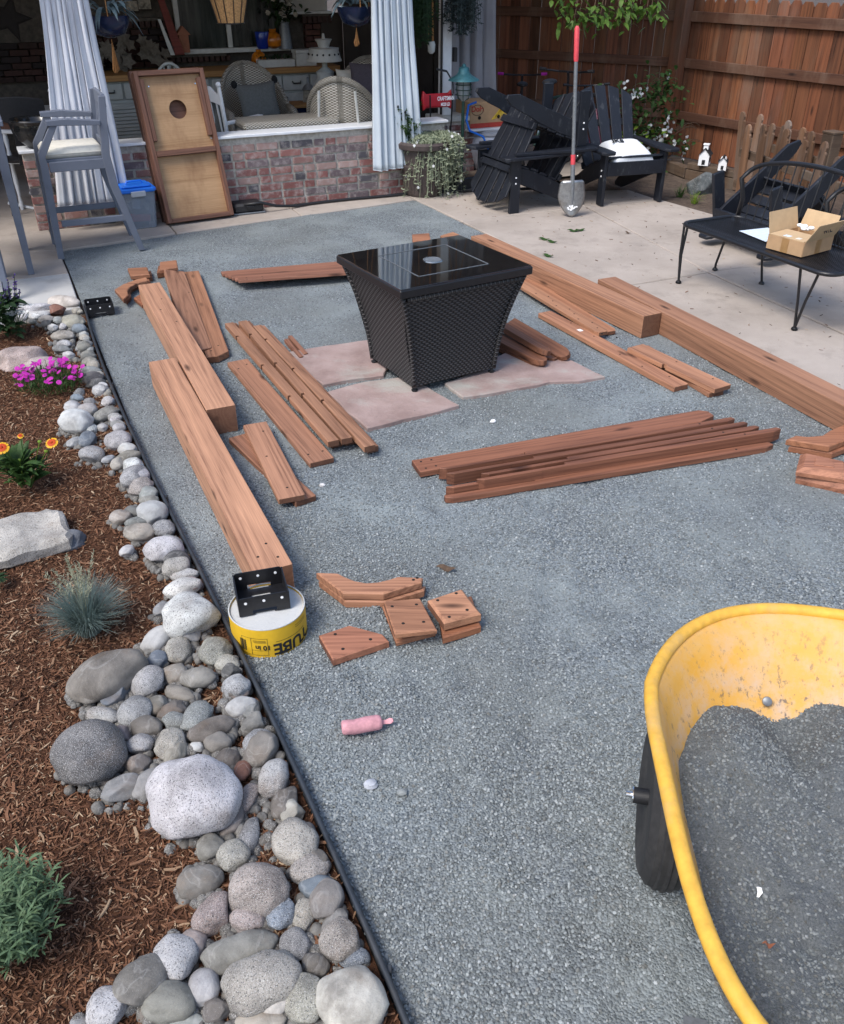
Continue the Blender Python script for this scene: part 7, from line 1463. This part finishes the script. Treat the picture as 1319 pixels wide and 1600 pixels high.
# ---- picket fences
def pickets(label, a, b, tops, zh, seed, rails=True):
    a, b = Vector(a), Vector(b); d = b - a; L = d.length; t = thing('picket_fence', label, 'fence', a, math.atan2(d.y, d.x), 'low weathered picket fences'); r = random.Random(seed); n = tops
    for k in range(n):
        x = L * (k + .5) / n; w_ = .098; h = zh + r.uniform(-.07, .05); mb = MB(); mb.prism([(-w_ / 2, 0), (w_ / 2, 0), (w_ / 2, h - .09), (w_ / 2 - .012, h - .075), (w_ / 2 - .004, h - .045), (w_ * .3, h - .012), (0, h), (-w_ * .3, h - .012), (-w_ / 2 + .004, h - .045), (-w_ / 2 + .012, h - .075), (-w_ / 2, h - .09)], -.011, .011, .003, rotM(R(90), 0, 0)); k_ = r.uniform(.5, 1.05); mb.build('picket', M['grey_wood'], t, (x, r.uniform(-.008, .008), 0), (R(r.uniform(-4, 4)), R(r.uniform(-5, 5)), 0), color=(k_, k_ * .96, k_ * .92))
    for z in (.16, zh * .62): mb = MB(); mb.box((L / 2, .035, z), (L + .06, .035, .07), .004); mb.build('rail', M['timber_edge'], t)
    return t
pa, pb_ = ATU(1163, 190, 6.35), ATU(1330, 232, 6.0); pickets('front row of weathered pickets behind the metal bench', (pa.x, pa.y, 0), (pb_.x, pb_.y, 0), 6, pa.z, 5)
pa, pb_ = ATU(1166, 170, 6.75), ATU(1300, 160, 6.55); pickets('back row of weathered pickets close to the board fence', (pa.x, pa.y, 0), (pb_.x, pb_.y, 0), 7, pa.z, 9)
ps = thing('picket_post', 'square weathered post at the end of the back picket row', 'post', ATU(1290, 260, 6.5) * 1 - Vector((0, 0, ATU(1290, 260, 6.5).z)), A); mb = MB(); mb.box((0, 0, .36), (.12, .12, .72), .006); mb.build('post_shaft', M['timber_edge'], ps); mb = MB(); mb.box((0, 0, .73), (.13, .13, .02), .004); mb.build('post_top', M['timber_edge'], ps)
# ---- planter timbers, toy barns, rock, weeds
tb = thing('planter_timber', 'old timber edging the bed at the fence, farther piece', 'timber', G(1043, 255, 0), 0); a, b = G(1044, 250, .1), G(1076, 262, .1); d = b - a; tb.location = (a.x, a.y, 0); tb.rotation_euler = (0, 0, math.atan2(d.y, d.x)); mb = MB(); mb.box((d.length / 2, 0, .05), (d.length, .09, .11), .006); mb.build('timber', M['timber_edge'], tb); mb = MB(); mb.box((.02, 0, .108), (.03, .05, .006)); mb.build('metal_strap', M['shaft'], tb)
tb = thing('planter_timber', 'old timber edging the bed in front of the toy barns', 'timber', (0, 0, 0), 0); a, b = G(1076, 262, .1), G(1190, 285, .1); d = b - a; tb.location = (a.x, a.y, 0); tb.rotation_euler = (0, 0, math.atan2(d.y, d.x)); mb = MB(); mb.box((d.length / 2, 0, .03), (d.length, .09, .12), .006); mb.build('timber', M['timber_edge'], tb); mb = MB(); mb.box((d.length / 2, .003, .125), (d.length - .01, .085, .06), .006); mb.build('upper_timber', M['timber_edge'], tb)
def toy_barn(label, px, py, s, rz, gambrel):
    p = G(px, py, .16); t = thing('toy_barn', label, 'birdhouse', p, rz); w_, l, h = .11 * s, .16 * s, .11 * s
    mb = MB(); mb.prism([(-w_ / 2, 0), (w_ / 2, 0), (w_ / 2, h), (w_ * .3 if gambrel else 0, h * 1.45), (0, h * 1.62), (-w_ * .3, h * 1.45), (-w_ / 2, h)] if gambrel else [(-w_ / 2, 0), (w_ / 2, 0), (w_ / 2, h), (0, h * 1.6), (-w_ / 2, h)], -l / 2, l / 2, 0, rotM(R(90), 0, 0)); mb.build('walls', M['bright'], t)
    for s_ in (-1, 1): mb = MB(); mb.prism([(0, h * 1.62), (s_ * w_ * .62, h * .94), (s_ * w_ * .62, h * 1.0), (0, h * 1.72)], -l / 2 - .012, l / 2 + .012, 0, rotM(R(90), 0, 0)); mb.build('roof', M['roof_dark'], t)
    for k in range(3): mb = MB(); mb.prism([(-.012 * s, 0), (.012 * s, 0), (.012 * s, .045 * s), (0, .06 * s), (-.012 * s, .045 * s)], -.001, .002, 0, rotM(R(90), 0, R(90), (w_ / 2, (-.045 + k * .045) * s, .03 * s))); mb.build('window', M['print'], t)
    mb = MB(); mb.prism([(-.018 * s, 0), (.018 * s, 0), (.018 * s, .05 * s), (-.018 * s, .05 * s)], -.001, .002, 0, rotM(R(90), 0, 0, (0, -l / 2, .01))); mb.build('door', M['print'], t)
    if not gambrel: mb = MB(); mb.box((0, -l * .2, h * 1.75), (.05 * s, .05 * s, .05 * s)); cu = mb.build('cupola', M['bright'], t); mb = MB(); mb.box((0, -l * .2, h * 2.0), (.065 * s, .065 * s, .012 * s)); mb.build('cupola_cap', M['bright'], cu)
toy_barn('white toy barn with a cupola on the planter timber', 1100, 257, .92, R(-25), False); toy_barn('smaller white toy barn with a bent roof beside the first', 1128, 265, .72, R(-20), True)
rock('garden_rock', 'dark grey rock on the soil near the upturned chair', 1097, 292, .17, .13, .14, R(10), (.10, .115, .12), 41, 'cobble')
for (x, y, lb, n_) in ((1062, 308, 'small weedy grass clump beside the dark rock', 60), (1085, 318, 'low yellow green weed at the edge of the concrete', 40)):
    grass_tuft('weed_clump', lb, 'weed', G(x, y, .0), n_, .12, .12, .006, M['leaf' if n_ == 60 else 'leaf_lime'], 0, x)
# ---- flowering shrub at the fence
def shrub():
    p = G(1012, 268, 0); vv_ = TOUV(p)[1]; t = thing('rose_shrub', 'straggly shrub with white flowers in front of the fence post', 'shrub', p, 0); r = random.Random(8); st = MB(); lf = MB(); lm = MB(); fl = MB()
    def W(x, y, dv=0.0): return ATV(x, y, vv_ + dv) - p
    def branch(x, y, nl, nf, sp, m=None, dv=0.0):
        e = W(x, y, dv); pts = bez((r.gauss(0, .04), r.gauss(0, .03), .02), (e.x * .4 + r.gauss(0, .08), e.y * .5, e.z * .75), e, 8); st.tube(pts, [.008 - .0007 * i for i in range(9)], 5)
        for i in range(int(nl * 1.4)): q = pts[8].lerp(pts[5], r.random()) + Vector((r.gauss(0, sp), r.gauss(0, sp * .5), r.gauss(0, sp * .7))); leaf_fan(m or lf, q, (r.gauss(0, 1), r.gauss(-.5, 1), r.gauss(.2, .6)), .075, .042, r, .15, .35, 4)
        for i in range((nf + 1) // 2):
            q = pts[8].lerp(pts[6], r.random()) + Vector((r.gauss(0, sp), -.06 + r.gauss(0, .03), r.gauss(0, sp * .6)))
            [bloom(fl, q + Vector((r.gauss(0, .02), r.gauss(0, .012), r.gauss(0, .02))), (r.gauss(0, .8), -1, r.gauss(.5, .6)), .017, 6, .014, r) for _ in range(3)]
    for a in ((985, 140, 40, 3, .11), (1000, 128, 14, 5, .06), (975, 168, 30, 1, .10), (1040, 128, 55, 2, .11), (1045, 118, 40, 1, .08), (1052, 160, 22, 2, .06), (1048, 178, 8, 3, .03), (1015, 195, 30, 6, .09), (1030, 205, 30, 6, .10), (1050, 215, 26, 7, .09), (1000, 200, 34, 2, .10), (1060, 222, 12, 3, .06), (1085, 225, 6, 1, .04), (985, 235, 40, 1, .12), (1010, 240, 30, 3, .12)): branch(*a)
    for a in ((975, 215, 26, 0, .09), (990, 208, 22, 0, .07)): branch(*a, m=lm)
    for k in range(9): e = W(1090 + r.uniform(-25, 8), 205 + r.uniform(-15, 20)); st.tube(bez((e.x * .5, e.y * .5, e.z * .9), (e.x * .8, e.y * .8, e.z * 1.2), e, 5), .003, 4)
    st.build('stems', M['stem'], t); lf.build('foliage', M['leaf'], t); lm.build('young_foliage', M['leaf_lime'], t); fl.build('blooms', M['white_petal'], t)
shrub()
# ---- tree overhead
def tree():
    base = Vector((3.3, 12.1, 0)); t = thing('shade_tree', 'leafy tree reaching over the fence at the top of the picture', 'tree', base); r = random.Random(21); tr = MB(); tr.tube([(0, 0, 0), (-.05, -.05, 1.2), (-.2, -.3, 2.2), (-.3, -.5, 3.2)], [.14, .12, .10, .07], 10); cr = MB()
    ends = []
    for k in range(26):
        e = Vector((r.uniform(-2.6, 1.4), r.uniform(-2.3, 1.8), r.uniform(2.15, 3.9))); pts = bez((-.2, -.3, 2.0 + r.uniform(0, .8)), (e.x * .5, e.y * .5, e.z + .4), e, 6); tr.tube(pts, [.05 - .006 * i for i in range(7)], 5); ends += [pts[i] for i in range(3, 7)]
    low = [ATV(x, y, TOUV(Vector((2.1, 9.6, 0)))[1]) - base for x, y in ((880, 3), (900, 10), (915, 22), (925, 35), (897, 34), (945, 14), (965, 8), (985, 6), (1000, 12), (1010, 22), (985, 30), (962, 38), (1022, 6), (1018, 14), (938, 28), (905, 26), (975, 18))]
    for e in low: pts = bez((e.x * .6, e.y * .55, 2.3), (e.x * .95, e.y * .9, 2.2), e + Vector((0, 0, .03)), 6); tr.tube(pts, [.012 - .0015 * i for i in range(7)], 4)
    def tuft(c, n, sp, L):
        for i in range(n): q = c + Vector((r.gauss(0, sp), r.gauss(0, sp), r.gauss(0, sp * .6))); leaf_fan(cr, q, (r.gauss(0, 1), r.gauss(-.3, 1), r.gauss(-.5, .5)), L * r.uniform(.7, 1.1), L * .52, r, .1, .35, 4)
    for e in ends: tuft(e, 46, .24, .10)
    for e in low: tuft(e, 13, .07, .085)
    tr.build('trunk', M['stem'], t, smooth=60); cr.build('crown', M['tree_leaf'], t)
tree()
for (x, y, lb) in ((850, 374, 'pair of fallen green leaves on the concrete behind the long post, nearest the pit'), (862, 378, 'second fallen green leaf beside that pair'), (895, 361, 'fallen green leaf sprig on the concrete in front of the shovel'), (906, 360, 'fallen green leaf tip beside the sprig in front of the shovel'), (856, 400, 'fallen green leaf close behind the clipped boards'), (981, 364, 'curled dark leaf alone on the concrete slab')):
    dead_leaf(lb, G(x, y, .018), .10 if x != 981 else .06, R(rnd.uniform(-40, 40)), M['leaf' if x != 981 else 'stem'])
# ---- metal bench
def bench():
    t = thing('metal_bench', 'black wire mesh garden bench with a spindle back', 'bench', UV(4.45, 4.2, .014), A); bm_ = M['black_metal']; z = .405; y0, y1, x0, x1 = -.72, .60, -.24, .27
    def rr_(a, b, c, d, r=.09, n=5):
        o = []
        for cx, cy, s in ((b - r, c + r, -90), (b - r, d - r, 0), (a + r, d - r, 90), (a + r, c + r, 180)):
            for k in range(n + 1): an = R(s + 90 * k / n); o.append((cx + r * math.cos(an), cy + r * math.sin(an)))
        return o
    ol = rr_(x0, x1, y0, y1); mb = MB(); mb.tube([(x, y, z) for x, y in ol], .014, 8, closed=True); mb.build('seat_frame', bm_, t, smooth=180); mb = MB(); nx, ny = 34, 70; mb2 = MB()
    for i in range(nx): x = x0 + .012 + (x1 - x0 - .024) * i / (nx - 1); mb2.box((x, (y0 + y1) / 2, z + .002 - .01 * math.sin(math.pi * i / nx)), (.007, y1 - y0 - .03, .003))
    for j in range(ny): y = y0 + .015 + (y1 - y0 - .03) * j / (ny - 1); mb2.box(((x0 + x1) / 2, y, z - .003), (x1 - x0 - .03, .008, .003))
    m_ = mb2.build('mesh_seat', bm_, t); m_['kind'] = 'stuff'
    zb = z + .40
    def arch(ya, yb, peak, xb):
        return [Vector((xb + .10 * math.sin(math.pi * k / 24) ** .5, ya + (yb - ya) * (.5 - .5 * math.cos(math.pi * k / 24)), z + .26 + (peak - .26) * math.sin(math.pi * k / 24) ** .8)) for k in range(25)]
    for q, (ya, yb) in enumerate(((y1 - .02, y0 + .10), (y1 - .78, y0 - .45))):
        pts = arch(ya, yb, .42, x1 - .04); pts = [Vector((x1 - .01, ya, z)), Vector((x1 + .005, ya, z + .13))] + pts + [Vector((x1, yb, z + .13)), Vector((x1 - .01, yb, z))]
        mb = MB(); mb.tube(pts, .0155, 8); mb.build('back_arch', bm_, t, smooth=180)
        for k in range(15):
            f = (k + 1) / 16; y = ya + (yb - ya) * f; tp = min(pts[2:-2], key=lambda p: abs(p.y - y)); mb = MB(); mb.tube([(x1 - .01, y + (.0 if q == 0 else .12 * (f - .5)), z), (tp.x, tp.y, tp.z)], .0045, 5); mb.build('spindle', bm_, t)
    def leg(pts): mb = MB(); mb.tube(pts, .0085, 8); l = mb.build('leg', bm_, t, smooth=60); f = MB(); e = pts[-1]; f.lathe([(.019, 0), (.021, .006), (.016, .016), (.009, .02)], 12, (e[0], e[1], 0)); f.build('foot', M['black_plastic'], l, smooth=50)
    leg([(-.23, .56, z), (-.235, .55, .2), (-.22, .54, .01)]); leg([(-.18, .58, z), (-.225, .55, .2), (-.22, .54, .01)])
    leg([(.20, .56, z), (.19, .60, .2), (.215, .66, .05), (.225, .67, .01)]); leg([(.26, .30, z), (.27, .29, .2), (.30, .27, .01)])
    leg([(-.20, -.62, z), (-.19, -.56, .2), (-.17, -.51, .01)]); leg([(-.23, -.50, z), (-.20, -.51, .2), (-.17, -.51, .01)]); leg([(.2, -.62, z), (.22, -.64, .2), (.26, -.66, .01)])
bench()
def carton():
    zs = .425; a, b, c = G(1197, 387, zs), G(1252, 402, zs), G(1293, 391, zs); e1 = (b - a); e2 = (c - b); W_ = e1.length; D_ = .30; H_ = .085; rz = math.atan2(e1.y, e1.x); t = thing('cardboard_box', 'open cardboard carton with raised flaps on the metal bench', 'box', a + (b - a) / 2 + Vector((-math.sin(rz), math.cos(rz), 0)) * D_ / 2, rz); x, y, th = W_ / 2, D_ / 2, .004
    for nm, cc, d in (('bottom_panel', (0, 0, .003), (W_, D_, .005)), ('side_panel', (0, -y, H_ / 2), (W_, th, H_)), ('side_panel', (0, y, H_ / 2), (W_, th, H_)), ('end_panel', (-x, 0, H_ / 2), (th, D_ - .006, H_)), ('end_panel', (x, 0, H_ / 2), (th, D_ - .006, H_))): mb = MB(); mb.box(cc, d); mb.build(nm, M['cardboard'], t)
    def flap(T, w_, l): mb = MB(); mb.prism([(-w_ / 2, 0), (w_ / 2, 0), (w_ / 2 - .006, l), (-w_ / 2 + .006, l)], -.002, .002, 0, T); return mb.build('flap', M['cardboard_in'], t)
    flap(rotM(R(75), 0, R(90), (-x, 0, H_)), D_ - .01, .13); flap(rotM(R(60), 0, R(-90), (x, 0, H_)), D_ - .01, .13); flap(rotM(R(50), 0, R(180), (0, y, H_)) @ rotM(R(0), 0, 0), W_ - .01, .12) if False else flap(rotM(R(70), 0, 0, (0, y, H_)), W_ - .01, .12); flap(rotM(R(2), 0, 0, (0, -y, H_ + .003)), W_ - .012, D_ * .55)
    mb = MB(); mb.box((0, -y - .0028, H_ / 2), (.05, .001, H_)); mb.build('tape_strip', M['tape'], t); mb = MB(); mb.box((x + .0028, 0, H_ / 2), (.001, .05, H_)); mb.build('tape_strip', M['tape'], t); mb = MB(); mb.box((-.02, -y * .35, H_ + .0065), (.045, D_ * .5, .001)); mb.build('clear_tape', M['paper'], t); mb = MB(); mb.box((.06, -y * .55, H_ + .0065), (.03, .09, .001)); mb.build('shipping_label', M['cream'], t)
    me = text_mesh('NYZ', .04, 'lettering', .001); me.materials.append(M['print']); link('lettering', me, t, (x + .04, 0, H_ + .062), (R(60), 0, R(90) + math.pi * 0))
    mb = MB(); r = random.Random(2); [mb.ball((-.03 + r.gauss(0, .018), y * .55 + r.gauss(0, .015), H_ + .03 + r.gauss(0, .01)), (.022, .018, .012), 7, 5) for _ in range(7)]; tag(mb.build('crumpled_bag', M['bright'], loc=t.location, rot=(0, 0, rz), smooth=60), 'crumpled clear plastic poking out of the carton', 'plastic bag')
    mb = MB(); P_ = [G(px, py, zs) for px, py in ((1155, 361), (1200, 356), (1215, 366), (1197, 378))]; cc = sum(P_, Vector()) / 4; mb.prism([(p.x - cc.x, p.y - cc.y) for p in P_], 0, .002, 0); tag(mb.build('paper_sheet', M['paper'], loc=cc), 'pale blue instruction sheet under the carton on the bench', 'paper')
carton()

for o in list(col.objects):
    if o.parent and o.name.split('.')[0] in ('blooms', 'buds', 'seed_heads', 'flower_spikes', 'dots', 'spokes', 'petal_tips', 'petal_centre', 'stems'): o['kind'] = 'stuff'
